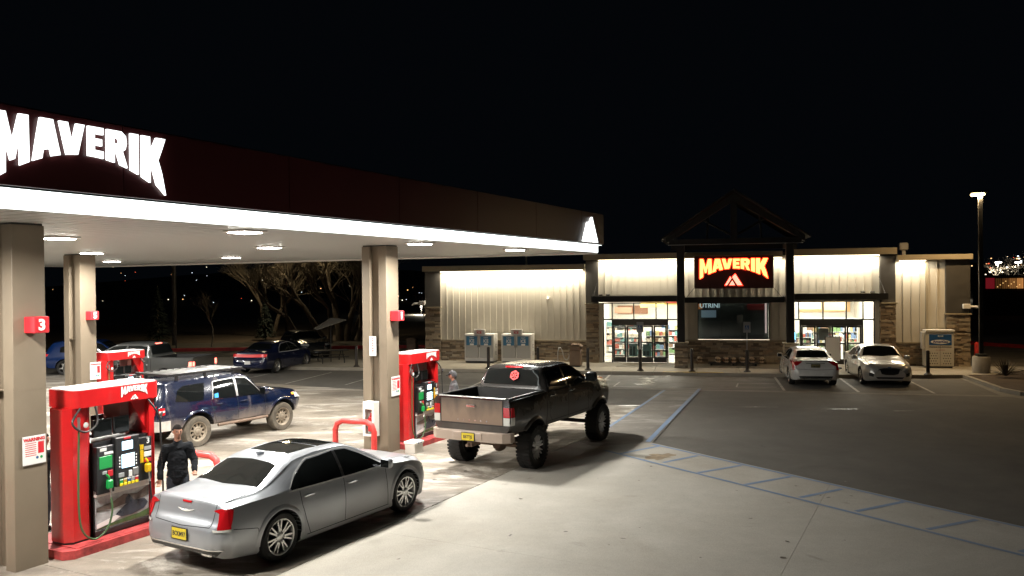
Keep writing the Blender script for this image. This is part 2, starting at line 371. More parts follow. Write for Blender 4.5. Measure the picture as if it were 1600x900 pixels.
# ================================================================== GROUND
def clip(poly, a, b):
    """keep the part of a convex polygon left of a->b"""
    out = []
    def sd(p): return (b[0]-a[0])*(p[1]-a[1])-(b[1]-a[1])*(p[0]-a[0])
    for i in range(len(poly)):
        p, q = poly[i], poly[(i+1) % len(poly)]; s, t = sd(p), sd(q)
        if s >= 0: out.append(p)
        if s*t < 0: k = s/(s-t); out.append((p[0]+(q[0]-p[0])*k, p[1]+(q[1]-p[1])*k))
    return out
def slabs(name, piece, region, du, dv, z, m, joint, frame, u0=0, v0=0, gap=.012, th=.012):
    """region: CCW convex polygon in frame coordinates, cut into separate slabs with open joints"""
    W2 = lambda p: xy(frame(p[0], p[1]))
    base = sheet(name, [W2(p) for p in region], z, joint)
    us = [p[0] for p in region]; vs = [p[1] for p in region]
    i0 = math.floor((min(us)-u0)/du); i1 = math.ceil((max(us)-u0)/du); j0 = math.floor((min(vs)-v0)/dv); j1 = math.ceil((max(vs)-v0)/dv)
    for i in range(i0, i1):
        for j in range(j0, j1):
            a, b, c, d = u0+i*du+gap/2, u0+(i+1)*du-gap/2, v0+j*dv+gap/2, v0+(j+1)*dv-gap/2
            q = [(a, c), (b, c), (b, d), (a, d)]
            for k in range(len(region)):
                q = clip(q, region[k], region[(k+1) % len(region)])
                if len(q) < 3: break
            if len(q) < 3: continue
            mb = MB(); zt = z+th+random.uniform(-.0015, .0015); mb.prism([W2(p) for p in q], z+.001, zt, 'z', M=None); mb.build(piece, m, base)
    return base
joint_m = mat('joint_dark', (.14, .125, .105), .9)
# asphalt base, falling away as dark terrain beyond the lot
mb = MB(); mb.add([(-500, -60, 0), (500, -60, 0), (500, 700, 0), (-500, 700, 0)], [(0, 1, 2, 3)]); mb.build('parking_lot_asphalt', asphalt, kind='structure')
slabs('canopy_slab', 'slab', [(-30, -1.5), (.9, -1.5), (.9, 27), (-30, 27)], 4.6, 4.6, .004, slab_dirty, joint_m, CW, -3.7, -1.5)
slabs('concrete_apron', 'slab', [(-30, -22.6), (-15.6, -22.6), (-4.55, -2.9), (-4.3, -1.515), (-30, -1.515)], 7.8, 6.4, .005, concrete, joint_m, CW, -6.2, -1.515, gap=.006)
sheet('crosswalk_path', [(2.0, 20.8), (3.55, 21.2), (7.25, 31.9), (5.7, 31.6), (2.6, 23.2), (1.7, 21.4)], .018, pathcon)
def line_strip(name, a, b, w, m, z=.024, seg=1, parent=None):
    a = Vector((*a, 0)); b = Vector((*b, 0)); d = (b-a).normalized(); n = Vector((-d.y, d.x, 0))*w/2
    mb = MB(); mb.add([(p.x, p.y, z) for p in (a-n, b-n, b+n, a+n)], [(0, 1, 2, 3)])
    return mb.build(name, m, parent, kind='structure' if not parent else None)
bl = line_strip('blue_path_lines', (3.45, 21.3), (7.12, 31.6), .13, blue_paint)
line_strip('painted_line', (2.35, 22.6), (5.72, 31.3), .10, blue_paint, parent=bl)
line_strip('painted_line', (2.2, 20.3), (15.6, .2), .09, blue_paint, z=.0245, parent=bl)
line_strip('painted_line', (3.5, 21.0), (16.6, 1.3), .09, blue_paint, z=.0245, parent=bl)
for a, b in [((2.49, 19.81), (3.67, 20.76)), ((3.39, 18.84), (4.34, 19.56)), ((3.95, 17.8), (5.07, 18.48)), ((4.64, 16.71), (5.8, 17.38)), ((5.42, 15.7), (6.45, 16.3)), ((6.07, 14.72), (7.21, 15.33)), ((6.79, 13.62), (7.89, 14.14)), ((7.6, 12.45), (8.65, 13.0)), ((8.3, 11.3), (9.4, 11.8))]:
    line_strip('painted_bar', a, b, .10, blue_paint, z=.021, parent=bl)
line_strip('painted_line', (1.75, 20.95), (3.45, 21.3), .03, joint_m, parent=bl)
# apron joint seam where the tyres run
# parking bays in front of the shop (store frame)
def sl(name, e0, n0, e1, n1, w, m, z=.010, parent=None):
    return line_strip(name, xy(SW(e0, n0)), xy(SW(e1, n1)), w, m, z, parent=parent)
gut = sl('gutter_strip', 2.0, -8.75, 26.0, -9.0, .38, pathcon, z=.006)
bay = sl('parking_bay_lines', 9.2, -4.2, 9.2, -8.6, .10, white_line)
for e in (16.2, 18.8, 21.35): sl('painted_line', e, -4.2, e, -8.6, .10, white_line, parent=bay)
for e in (-9.2, -6.5, -3.8, -1.1, 1.6, 4.2, 6.7): sl('painted_line', e, -5.0, e, -9.4, .08, white_line, parent=bay)
sheet('accessible_bay_pad', [xy(SW(9.25, -4.2)), xy(SW(9.25, -8.55)), xy(SW(16.15, -8.6)), xy(SW(16.15, -4.2))][::-1], .005, asphalt_old)
for (a, b, c, d) in [(9.8, -8.3, 10.9, -8.3), (9.8, -8.3, 9.9, -6.8), (14.5, -7.8, 16.0, -7.6), (14.5, -7.8, 14.6, -6.6), (14.6, -6.6, 16.0, -6.5)]: sl('painted_line', a, b, c, d, .06, white_line, parent=bay)
# dried salt and melt water on the bay; reflections painted in as pale colour
ice_m = mat('melt_ice', (.60, .58, .54), .25, var=.4, vscale=2)
def blotch(name, cx, cy, rx, ry, rot, m, z, n=22, seed=0):
    r = random.Random(seed); pts = []
    for i in range(n):
        a = 2*pi*i/n; k = 1+r.uniform(-.5, .35); x = rx*k*cos(a); y = ry*k*sin(a); pts.append((cx+x*cos(rot)-y*sin(rot), cy+x*sin(rot)+y*cos(rot)))
    mb = MB(); mb.add([(cx, cy, z)]+[(x, y, z) for x, y in pts], [(0, i+1, (i+1) % n+1) for i in range(n)]); return mb
mb = MB()
for i, (cx, cy, rx, ry, ro) in enumerate([(5.2, 33.4, .35, .35, 1.3), (5.5, 34.3, .28, .5, .3), (5.75, 35.2, .45, .35, .5), (6.5, 36.1, .6, .25, .2), (3.3, 26.3, 1.3, .13, 0), (4.3, 26.1, .9, .1, .1), (1.9, 27.4, 1.4, .15, .1), (3.9, 27.6, 1, .1, -.1), (.9, 26.2, .9, .12, .1), (10.5, 26.4, .5, .05, 0), (7.9, 27.0, .7, .05, -.1), (12.2, 25.9, .35, .05, 0), (11.3, 30.6, .5, .07, -.2), (3.6, 34.9, .5, .16, 0), (2.6, 35.0, .9, .18, 0), (3.1, 33.9, .6, .15, 0)]):
    b = blotch('x', cx, cy, rx, ry, ro, None, .013+.0004*(i % 4), seed=i); mb.add(b.v, b.f)
mb.build('meltwater_patches', ice_m, kind='stuff')
stain_m = mat('rust_stain', (.26, .20, .13), .8, var=.4, vscale=4)
b = blotch('x', 3.45, 19.5, .42, .26, .6, None, .019, seed=33); b.build('rust_stain_patch', stain_m, kind='stuff')
oil_m = mat('oil_stain', (.10, .085, .068), .45, var=.4, vscale=5); mb = MB(); rr_ = random.Random(12)
for i in range(46):
    u = rr_.uniform(-17, -1); v = rr_.choice((rr_.gauss(-.1, .35), rr_.gauss(5.4, .8), rr_.gauss(-.1, .35))); p = CW(u, v)
    b = blotch('x', p[0], p[1], rr_.uniform(.02, .13), rr_.uniform(.02, .10), rr_.uniform(0, 3), None, .020+.0003*(i % 6), n=12, seed=100+i); mb.add(b.v, b.f)
for i in range(40):
    u = rr_.uniform(-18, -7); v = rr_.uniform(-9, -2); p = CW(u, v)
    b = blotch('x', p[0], p[1], rr_.uniform(.01, .06), rr_.uniform(.01, .05), rr_.uniform(0, 3), None, .020+.0003*(i % 6), n=9, seed=200+i); mb.add(b.v, b.f)
mb.build('oil_spots', oil_m, kind='stuff')

# raised sidewalk in front of the shop, cast in slabs, with kerb face
slabs('sidewalk', 'slab', [(-13, -4.12), (24.2, -4.12), (24.9, -3.3), (27.5, -2.9), (27.5, 0.4), (-6, .4), (-13, .4)], 1.85, 2.06, .002, walkcon, joint_m, SW, 0, -4.12, gap=.014, th=.148)
sl('yellow_kerb_stripe', 11.5, -4.0, 14.1, -4.0, .22, yellow_line, z=.155)
# side path and planting bed at the right end
bed = [(18.45, 33.1), (18.2, 31.6), (17.9, 30.1), (17.95, 28.9), (19, 28.4), (30, 26), (40, 30), (34, 36.5), (24, 35.2), (20.4, 35.6), (19.0, 35.7)]
mb = MB(); mb.prism(bed[::-1], -.01, .125, 'z'); mb.build('planting_bed', soil, kind='structure')
def kerb(name, pts, w, h, m, gap=.01, L=1.2, label=None):
    """kerb stones laid one after another along a polyline"""
    root = None; P = [Vector((*p, 0)) for p in pts]
    for i in range(len(P)-1):
        d = P[i+1]-P[i]; k = max(1, round(d.length/L)); t = d.normalized(); n = Vector((-t.y, t.x, 0))*w/2
        for j in range(k):
            a = P[i]+d*(j/k)+t*gap; b = P[i]+d*((j+1)/k); mb = MB()
            mb.prism([(a-n)[:2], (b-n)[:2], (b+n)[:2], (a+n)[:2]], 0 if h > .01 else 0, h, 'z')
            o = mb.build('kerb_stone' if root else name, m, root)
            if not root: root = o; o['kind'] = 'structure'
    return root
kerb('bed_kerb', [(18.9, 35.6), (18.45, 33.3), (18.05, 31.5), (17.72, 30.03), (17.8, 28.97), (19, 28.2), (30, 25.8)], .16, .15, walkcon)
mb = MB(); mb.add([(x, y, .007) for x, y in [(18.7, 35.3), (17.83, 31.84), (17.13, 29.24), (17.4, 28.2), (19, 27.4), (30, 25), (30, 25.5), (19, 28.0), (17.75, 28.9), (17.62, 29.4), (18.2, 31.8), (19.0, 35.3)]], [(0, 1, 10, 11), (1, 2, 9, 10), (2, 3, 8, 9), (3, 4, 7, 8), (4, 5, 6, 7)]); mb.build('bed_gutter', pathcon, kind='structure')
sheet('side_drive', [(22.2, 37.2), (34, 36.7), (60, 60), (24.5, 58)], .009, pathcon)
kerb('red_kerb_side', [(24.2, 59), (27.6, 53), (30.2, 47.2), (36, 39.5)], .25, .22, red_kerb, L=3)
kerb('red_kerb_far', [(-44, 50.5), (-31, 51.5), (-19, 52.6), (-9, 53.2), (-5.0, 53.2)], .22, .20, red_kerb, L=2.4)
sheet('far_street', [(-90, 53.6), (-4.9, 53.6), (-4.9, 60), (-90, 60)], .006, asphalt_old)
sheet('left_patio', [(-16.5, 46.2), (-6.4, 42.9), (-4.9, 45.5), (-5.4, 52.5), (-16, 52.3)], .007, walkcon)
sheet('grass_verge', [(-90, 60), (60, 60), (80, 90), (-110, 90)], .010, soil)
# hills behind the town
mb = MB(); r = random.Random(4); n = 60; vs = []; fs = []
for i in range(n):
    x = -420+840*i/(n-1); hgt = 9+5*sin(i*.35)+r.uniform(-1, 1)+(4 if i > 36 else 0)
    vs += [(x, 250, -1), (x, 300, hgt*.45), (x, 420, hgt)]
for i in range(n-1):
    for k in range(2): fs.append((i*3+k, (i+1)*3+k, (i+1)*3+k+1, i*3+k+1))
mb.add(vs, fs); mb.build('town_hills', soil, kind='structure', smooth=60)

# ================================================================== CANOPY
SOF = 5.10
def make_canopy():
    t = thing('fuel_canopy', 'long flat fuel canopy with maroon fascia, lit white lower band and white panelled soffit', 'canopy', CW(0, 0, 0), AC)
    U0, U1, V0, V1 = -24., 0., 0., 27.
    # soffit planks
    mb = MB(); w = .30; k = int((U1-U0)/w)
    for i in range(k):
        a = U0+i*w; mb.box(a+.018, a+w-.018, V0, V1, SOF, SOF+.04)
        mb.box(a-.018, a+.018, V0, V1, SOF+.034, SOF+.04)
    mb.build('soffit_panel', soffit_m, t, kind='stuff')
    mb = MB(); mb.box(U0, U1, V0, V1, 5.55, 5.60); mb.build('roof_deck', roof_dark, t)
    # lit band set back under the fascia
    for (a, b, c, d) in [(U0, U1, V0-.03, V0)]:
        mb = MB(); mb.box(a, b, c, d, SOF-.005, 5.32); mb.build('light_band', led, t)
    mb = MB(); mb.box(U0, U1+.10, V0-.12, V0-.03, 5.325, 5.335); mb.build('band_lip', led, t)
    mb = MB(); mb.box(U1, U1+.03, V0, V1, SOF-.005, 5.34); mb.build('end_band', white_metal, t)
    mb = MB(); mb.box(U0, U1, V1, V1+.03, SOF-.005, 5.34); mb.build('back_band', white_metal, t)
    # fascia sheets butted end to end
    edges = [.16, -1.7, -4.9, -8.1, -11.3, -14.5, -17.7, -20.9, -24]
    for i in range(len(edges)-1):
        mb = MB(); mb.bbox(edges[i+1]+.006, edges[i]-.006, V0-.17, V0-.13, 5.36, 6.31, .006); mb.build('fascia_panel', maroon, t)
    for i in range(9):
        mb = MB(); mb.bbox(U1+.12, U1+.16, V0-.125+i*3.01, V0-.13+(i+1)*3.01, 5.36, 6.31, .006); mb.build('fascia_panel', maroon, t)
    mb = MB(); mb.box(U0, U1+.14, V0-.15, V0-.12, 6.29, 6.325); mb.build('fascia_cap', maroon, t)
    mb = MB(); mb.box(U0, U1+.12, V1, V1+.13, 5.36, 6.3); mb.build('fascia_back', maroon, t)
    # down-stand drip edge seen at the far end
    mb = MB(); mb.box(U1-.02, U1+.02, V0, V1, SOF-.06, SOF-.004); mb.build('drip_edge', white_metal, t)
    word(t, (-18.24, -.20, 5.42), 2.40, .80, .02, letter_w, squeeze=.93)
    peaks(t, (-1.12, -.21, 5.39), 1.2, .78, .035, letter_w)
    return t
make_canopy()
def make_downlight():
    t = thing('canopy_light', 'x', 'light fixture', (0, 0, 0), AC, 'recessed lights under the canopy')
    mb = MB(); mb.bbox(-.27, .27, -.27, .27, -.035, -.001, .012); mb.build('housing', white_metal, t)
    mb = MB(); mb.box(-.20, .20, -.20, .20, -.05, -.036); mb.build('lens', lens, t)
    area('lamp_light', t, (0, 0, -.07), .4, .4, POW_CANOPY, (1, .965, .89), (0, 0, 0), spread=164)
    return t
DL = [(-4.26, .81, 'soffit light nearest the glowing mountain emblem at the canopy corner'), (-9.07, .83, 'soffit light just right of the column numbered 1'),
      (-14.57, .78, 'soffit light directly under the front lit band, second frontmost of the canopy'), (-19.7, .8, 'soffit light above the near left tan column, out past the photo edge'),
      (-9.81, 4.77, 'soffit light left of column 1 with its glow reflected above it'), (-15.24, 4.85, 'soffit light beside the top of the near left tan column'),
      (-4.9, 4.8, 'soffit light hidden behind the top of column 1'), (-20.4, 4.8, 'soffit light over the near lane left of the photo'),
      (-5.11, 10.93, 'small far soffit light left of the bare tree crown'), (-10.31, 10.76, 'soffit light right above the column numbered 5'),
      (-15.5, 10.9, 'soffit light over the far left fuel lane'), (-5, 17, 'soffit light deep in the back row of the canopy'), (-10.3, 17, 'back row soffit light left of the photo'), (-15.5, 17, 'back row soffit light over the outer lane'),
      (-5, 23.5, 'rearmost soffit light of the canopy'), (-10.3, 23.5, 'rearmost soffit light left of the photo')]
dl0 = make_downlight()
for i, (u, v, lb) in enumerate(DL):
    if i == 0: dl0.location = CW(u, v, SOF); dl0['label'] = lb
    else: copy_tree(dl0, CW(u, v, SOF), AC, lb)
def make_column(u, v, label, num):
    t = thing('canopy_column', label, 'column', CW(u, v, 0), AC, 'tan canopy columns')
    for y0, y1 in ((0, .24), (.50, .74)):
        mb = MB(); mb.bbox(-.02, .48, y0, y1, .0, SOF-.03, .008); mb.build('column_flange', tan, t)
    mb = MB(); mb.box(.09, .38, .24, .50, 0, SOF-.03); mb.build('column_web', tan, t)
    mb = MB(); mb.box(-.021, .481, -.001, .741, 2.64, 2.648, 0); mb.build('cladding_joint', tan, t)
    mb = MB(); mb.box(.0, .46, .02, .72, SOF-.03, SOF-.001); mb.build('column_cap', charcoal, t)
    return t
make_column(-17.88, 2.0, 'near tan canopy column at the left edge with the number 3 box', '3')
make_column(-8.66, 2.08, 'tan canopy column in the middle carrying the fire extinguisher cabinet and the number 1', '1')
make_column(-9.78, 12.0, 'tan canopy column in the back row with the number 5 box', '5')
def num_sign(u, v, z, num, label, s=.25):
    t = thing('number_sign', label, 'number sign', CW(u, v, z), AC, 'red number boxes on the columns')
    mb = MB(); mb.bbox(-s/2, s/2, -s, 0, -s/2, s/2, .012); mb.build('sign_box', red_print, t)
    text('numeral', num, s*.92, white_print, t, (0, -s-.006, -.005), FRONT, .003, .009)
num_sign(-17.62, 1.99, 3.60, '3', 'red box with white numeral 3 on the near left column', .24)
num_sign(-8.43, 2.07, 3.36, '1', 'red box with white numeral 1 on the middle column')
num_sign(-9.52, 11.99, 3.32, '5', 'red box with white numeral 5 on the back row column')
def notice(name, u, v, z, w, h, rot, label, kind):
    t = thing(name, label, 'notice', CW(u, v, z), AC+rot, None)
    mb = MB(); mb.box(-w/2, w/2, -.008, 0, -h/2, h/2); mb.build('panel', white_print, t)
    if kind == 'warn':
        text('heading', 'WARNING', w*.19, red_print, t, (0, -.010, h*.37), FRONT, .001, .003)
        mb = MB()
        for i in range(7):
            z0 = h*.24-i*h*.073; mb.box(-w*.40, w*.08, -.0095, -.0085, z0, z0+h*.022)
        mb.build('printed_line', red_print, t)
        mb = MB(); mb.box(w*.16, w*.42, -.0095, -.0085, -h*.14, h*.27); mb.build('red_block', red_print, t)
        mb = MB(); mb.lathe([(0, 0), (h*.05, 0), (h*.05, .001), (0, .001)], 12, 'y', (w*.12, -.0098, -h*.28)); mb.build('blue_seal', blue_print, t)
        mb = MB(); mb.lathe([(0, 0), (h*.05, 0), (h*.05, .001), (0, .001)], 12, 'y', (w*.30, -.0098, -h*.28)); mb.build('green_seal', green_pl, t)
    else:
        mb = MB()
        for i in range(9): mb.box(-w*.16, w*.16, -.0095, -.0085, h*.36-i*h*.085, h*.40-i*h*.085)
        mb.build('printed_line', red_print, t)
    return t
notice('warning_notice', -17.61, 1.99, 1.75, .35, .42, 0, 'white notice headed WARNING in red on the near left column', 'warn')
notice('warning_notice', -8.36, 2.07, 1.62, .36, .48, 0, 'white notice with a red block on the middle column above the silver sedan', 'warn')
notice('warning_notice', -9.36, 11.99, 1.70, .34, .5, 0, 'white notice low on the back row column numbered 5', 'warn')
notice('strip_notice', -8.69, 2.50, 2.62, .20, .48, -pi/2, 'narrow white vertical notice on the camera side of the middle column', 'strip')
def ext_cabinet():
    t = thing('extinguisher_cabinet', 'white fire extinguisher cabinet with red extinguisher inside on the middle column', 'cabinet', CW(-8.69, 2.50, .85), AC); K = .68
    for (a, b, c, d) in [(-.20, 0, -.17, -.14), (-.20, 0, .14, .17)]:
        mb = MB(); mb.box(a, b, c, d, -.42, .42); mb.build('side_panel', white_metal, t)
    for z in (-.42, .39):
        mb = MB(); mb.box(-.20, 0, -.14, .14, z, z+.03); mb.build('end_panel', white_metal, t)
    mb = MB(); mb.box(-.03, 0, -.14, .14, -.39, .39); mb.build('back_panel', white_metal, t)
    mb = MB(); mb.box(-.212, -.20, -.17, -.10, -.42, .42); mb.box(-.212, -.20, .10, .17, -.42, .42); mb.box(-.212, -.20, -.10, .10, .24, .42); mb.box(-.212, -.20, -.10, .10, -.42, -.36); mb.build('door_frame', white_metal, t)
    mb = MB(); mb.lathe([(0, -.32), (.07, -.30), (.075, -.1), (.07, .03), (.02, .08), (.02, .14), (0, .14)], 14, 'z', (-.11, 0, 0)); mb.build('extinguisher', red_print, t, smooth=40)
    return t
ext_cabinet()
def u_barrier(u, v, rot, label, L=1.05, h=.95):
    t = thing('tube_barrier', label, 'barrier', CW(u, v, 0), AC+rot, 'red U shaped pipe barriers')
    pts = [(0, 0, 0), (0, 0, h-.22), (0, .06, h-.07), (0, .2, h), (0, L-.2, h), (0, L-.06, h-.07), (0, L, h-.22), (0, L, 0)]
    mb = MB(); mb.tube(pts, .068, 12); mb.build('bent_pipe', red_post, t, smooth=50)
    for y in (0, L):
        mb = MB(); mb.lathe([(0, 0), (.11, 0), (.11, .018), (0, .018)], 12, 'z', (0, y, 0)); mb.build('base_plate', red_post, t)
u_barrier(-9.72, 1.72, .1, 'red U pipe barrier in front of the middle column beyond the silver sedan')
u_barrier(-14.0, 2.1, 0, 'red U pipe barrier behind the silver sedan beside the man in black')
u_barrier(-18.5, 2.0, 0, 'red U pipe barrier hidden by the near left column')
u_barrier(-13.9, 12.1, 0, 'red U pipe barrier at the back row pump left of the blue off-road vehicle')

# ------------------------------------------------------------------ fuel pumps
art_grey = mat('poster_snow', (.42, .43, .44), .35, var=.5, vscale=4); art_dark = mat('poster_dark', (.03, .035, .05), .3, var=.4, vscale=6); art_brown = mat('poster_ridge', (.13, .10, .085), .4, var=.5, vscale=7); art_green = mat('poster_grass', (.05, .10, .03), .4, var=.5, vscale=8)
valance_top = mat('valance_top', (.72, .68, .66), .3, var=.1)  # bright reflection on the valance top, put into its pale colour
def make_pump():
    t = thing('fuel_pump', 'x', 'fuel pump', (0, 0, 0), AC, 'red fuel dispensers')
    D = .62
    # valance: rounded outline, red rim, top painted pale as a bright reflection
    def ro(x0, x1, y0, y1, r, n=6):
        out = []
        for cx, cy, a0 in ((x1-r, y0+r, -90), (x1-r, y1-r, 0), (x0+r, y1-r, 90), (x0+r, y0+r, 180)):
            out += [(cx+r*cos(radians(a0+90*i/n)), cy+r*sin(radians(a0+90*i/n))) for i in range(n+1)]
        return out
    mb = MB(); mb.prism(ro(-.88, .68, -.06, D+.06, .12), 2.26, 2.53, 'z'); mb.build('valance', red, t, smooth=35)
    mb = MB(); mb.prism(ro(-.86, .66, -.04, D+.04, .11), 2.532, 2.545, 'z'); mb.build('valance_top', valance_top, t)
    word(t, (.17, -.066, 2.335), .50, .175, .003, white_print, one='brand_word', rot=FRONT)
    peaks(t, (.17, -.066, 2.285), .14, .075, .003, white_print)
    # left octagonal column
    mb = MB(); c = (-.76, .26); w, d, ch = .23, .25, .10
    oc = [(c[0]-w+ch, c[1]-d), (c[0]+w-ch, c[1]-d), (c[0]+w, c[1]-d+ch), (c[0]+w, c[1]+d-ch), (c[0]+w-ch, c[1]+d), (c[0]-w+ch, c[1]+d), (c[0]-w, c[1]+d-ch), (c[0]-w, c[1]-d+ch)]
    mb.prism(oc, .19, 2.26, 'z'); mb.build('hose_column', red, t)
    mb = MB(); mb.prism([(c[0]+(x-c[0])*.96, c[1]+(y-c[1])*.96) for x, y in oc], .15, .19, 'z'); mb.build('column_foot', black, t)
    # right slim column
    mb = MB(); mb.prism([(.50, .0), (.60, .0), (.60, D), (.50, D)], .17, 2.26, 'z'); mb.build('side_column', red, t)
    mb = MB(); mb.prism([(.50, 1.70), (.50, 2.26), (.18, 2.26)], .06, D-.06, 'y'); mb.build('corner_brace', red, t)
    mb = MB(); mb.box(.02, .18, .1, D-.1, 1.72, 2.26); mb.build('cable_duct', mat('duct_maroon', (.16, .05, .04), .5), t)
    # cabinet
    mb = MB(); mb.box(-.53, .50, .04, D-.04, .17, 1.66); mb.build('cabinet', black, t)
    for s, y0 in ((1, .0), (-1, D)):
        M = Matrix.Translation((0, y0, 0)) @ Matrix.Rotation(0 if s == 1 else pi, 4, 'Z')
        f = 1 if s == 1 else -1
        def B(name, x0, x1, ya, yb, z0, z1, m, b=0.004, lean=0):
            mb = MB(); xx = (x0, x1) if s == 1 else (x0+.03, x1+.03)
            mb.bbox(xx[0], xx[1], ya, yb, z0, z1, b, M=M); return mb.build(name, m, t)
        B('plinth', -.53, .50, .0, .04, .17, .26, black)
        B('advert_poster', -.51, .49, .015, .04, .26, .80, art_grey)
        B('lower_apron', -.53, .50, -.03, .04, .80, .90, white_metal)
        B('left_bay', -.53, -.22, -.06, .04, .84, 1.60, black, .01)
        B('centre_bay', -.215, .235, -.09, .04, .90, 1.70, black, .015)
        B('right_bay', .24, .50, -.06, .04, .90, 1.62, black, .01)
        B('green_panel', -.49, -.26, -.068, -.058, 1.24, 1.44, green_pl)
        B('label_sticker', -.48, -.36, -.068, -.058, 1.52, 1.57, white_print)
        B('label_sticker', -.40, -.24, -.068, -.058, 1.46, 1.50, white_print)
        B('label_sticker', -.44, -.36, -.068, -.058, 1.15, 1.20, grey_print)
        B('red_sticker', -.34, -.25, -.068, -.058, 1.10, 1.20, red_print)
        B('price_screen', -.10, .10, -.1, -.088, 1.48, 1.62, screen)
        B('menu_screen', -.11, .13, -.1, -.088, 1.19, 1.41, screen)
        for k in range(4):
            B('soft_key', -.155, -.135, -.098, -.088, 1.21+k*.05, 1.235+k*.05, white_print, .002)
            B('soft_key', .155, .175, -.098, -.088, 1.21+k*.05, 1.235+k*.05, white_print, .002)
        B('card_reader', -.17, -.07, -.105, -.088, 1.05, 1.12, grey_print)
        B('receipt_slot', .02, .08, -.105, -.088, 1.03, 1.13, white_print)
        B('keypad', .10, .2, -.105, -.088, 1.04, 1.16, alu)
        for k, mm in enumerate((green_pl, amber, blue_print, grey_print, red_print)):
            B('grade_panel', -.15+k*.072, -.09+k*.072, -.098, -.088, .955, 1.02, mm if mm is not amber else yellow_pl, .002)
            B('grade_strip', -.15+k*.072, -.09+k*.072, -.101, -.088, 1.0, 1.015, white_print, .001)
            B('grade_button', -.148+k*.072, -.092+k*.072, -.104, -.088, .905, .95, mat('button_yellow', (.85, .68, .02), .35), .004)
        for k, mm in enumerate((yellow_pl, yellow_pl, yellow_pl)): B('yellow_sticker', .26, .33, -.068, -.058, 1.42-k*.11, 1.50-k*.09, mm, .002)
        B('info_sticker', .34, .48, -.068, -.058, 1.40, 1.46, grey_print, .002); B('info_sticker', .34, .48, -.068, -.058, 1.29, 1.37, white_print, .002); B('red_sticker', .34, .48, -.068, -.058, 1.20, 1.26, red_print, .002)
        B('brand_tab', -.06, .06, -.1, -.088, 1.655, 1.685, red_print, .002)
        # advert frames on top
        for a, b in ((-.51, -.16), (-.13, .16)):
            B('topper_frame', a, b, .06, .09, 1.74, 2.02, black, .004); B('topper_glass', a+.02, b-.02, .052, .06, 1.76, 2.0, glass_dark, .002)
        # poster art: a dark craft on snow, ridge behind, grass below
        def A(name, pts, y, mm):
            mb = MB(); mb.prism(pts, y-.001, y+.001, 'y', M=M); mb.build(name, mm, t)
        A('poster_ridge', [(-.50, .62), (-.20, .66), (.0, .74), (.25, .70), (.48, .79), (.48, .62), (.1, .58), (-.2, .55), (-.5, .56)], .010, art_brown)
        A('poster_craft', [(-.16, .44), (.02, .56), (.20, .60), (.40, .58), (.46, .50), (.38, .42), (.15, .37), (-.05, .38)], .008, art_dark)
        A('poster_rider', [(.02, .57), (.03, .66), (.09, .72), (.14, .66), (.19, .60), (.12, .57)], .006, art_dark)
        A('poster_spray', [(-.50, .36), (-.16, .43), (-.05, .40), (-.20, .33), (-.5, .29)], .009, white_print)
        A('poster_grass', [(-.50, .28), (-.1, .34), (.3, .36), (.48, .40), (.48, .28)], .011, art_green)
        # nozzles
        for nx, mm, zz in ((-.34, green_pl, 1.02), (.385, yellow_pl, 1.14)):
            mb = MB(); xx = nx if s == 1 else nx+.03
            mb.bbox(xx-.05, xx+.05, -.14, -.06, zz-.11, zz+.04, .02, M=M); mb.tube([M @ Vector(p) for p in [(xx, -.10, zz+.02), (xx-.02, -.12, zz+.08), (xx-.05, -.10, zz+.13)]], .018, 8); nz = mb.build('nozzle', mm, t)
            mb = MB(); mb.tube([M @ Vector(p) for p in [(xx, -.12, zz-.10), (xx+.01, -.13, zz-.2), (xx-.01, -.14, zz-.26)]], .016, 8); mb.build('hose_swivel', alu, t)
        hz = [(-.80, -.05, 2.26), (-.98, -.12, 2.05), (-.80, -.16, 1.90), (-.56, -.12, 2.0), (-.54, -.05, 2.26)]
        mb = MB()
        def crv(P, n=6):
            P = [Vector(p) for p in P]; out = []
            for i in range(len(P)-1):
                p0 = P[max(i-1, 0)]; p1 = P[i]; p2 = P[i+1]; p3 = P[min(i+2, len(P)-1)]
                for k in range(n):
                    q = k/n; out.append(.5*((2*p1)+(p2-p0)*q+(2*p0-5*p1+4*p2-p3)*q*q+(3*p1-p0-3*p2+p3)*q**3))
            return out+[P[-1]]
        mb.tube([M @ p for p in crv(hz)], .017, 8); mb.build('hose_loop', hose_black, t, smooth=60)
        mb = MB(); mb.tube([M @ p for p in crv([(-.86, -.10, 1.93), (-.87, -.10, 1.5), (-.88, -.10, .8), (-.84, -.12, .38), (-.66, -.15, .20), (-.46, -.18, .30), (-.36, -.18, .55), (-.345, -.14, .78)])], .016, 8); mb.build('green_hose', hose_green, t, smooth=60)
        mb = MB(); mb.tube([M @ p for p in crv([(.45, -.02, 2.26), (.50, -.13, 2.1), (.60, -.15, 1.92), (.66, -.13, 2.0), (.64, -.10, 1.85), (.66, -.11, 1.2), (.68, -.1, .55), (.60, -.12, .35), (.44, -.14, .45), (.39, -.14, .88)])], .016, 8); mb.build('black_hose', hose_black, t, smooth=60)
        mb = MB(); mb.lathe([(.02, 0), (.024, .04), (.018, .10), (.024, .16), (.02, .2)], 10, 'z', tuple(M @ Vector((-.86, -.10, 1.93)))); mb.build('hose_coupling', alu, t, smooth=50)
        mb = MB(); mb.lathe([(0, 0), (.045, 0), (.045, .004), (0, .004)], 16, 'y', tuple(M @ Vector((-.68, -.018, 1.98)))); mb.build('round_sticker', white_print, t)
    return t
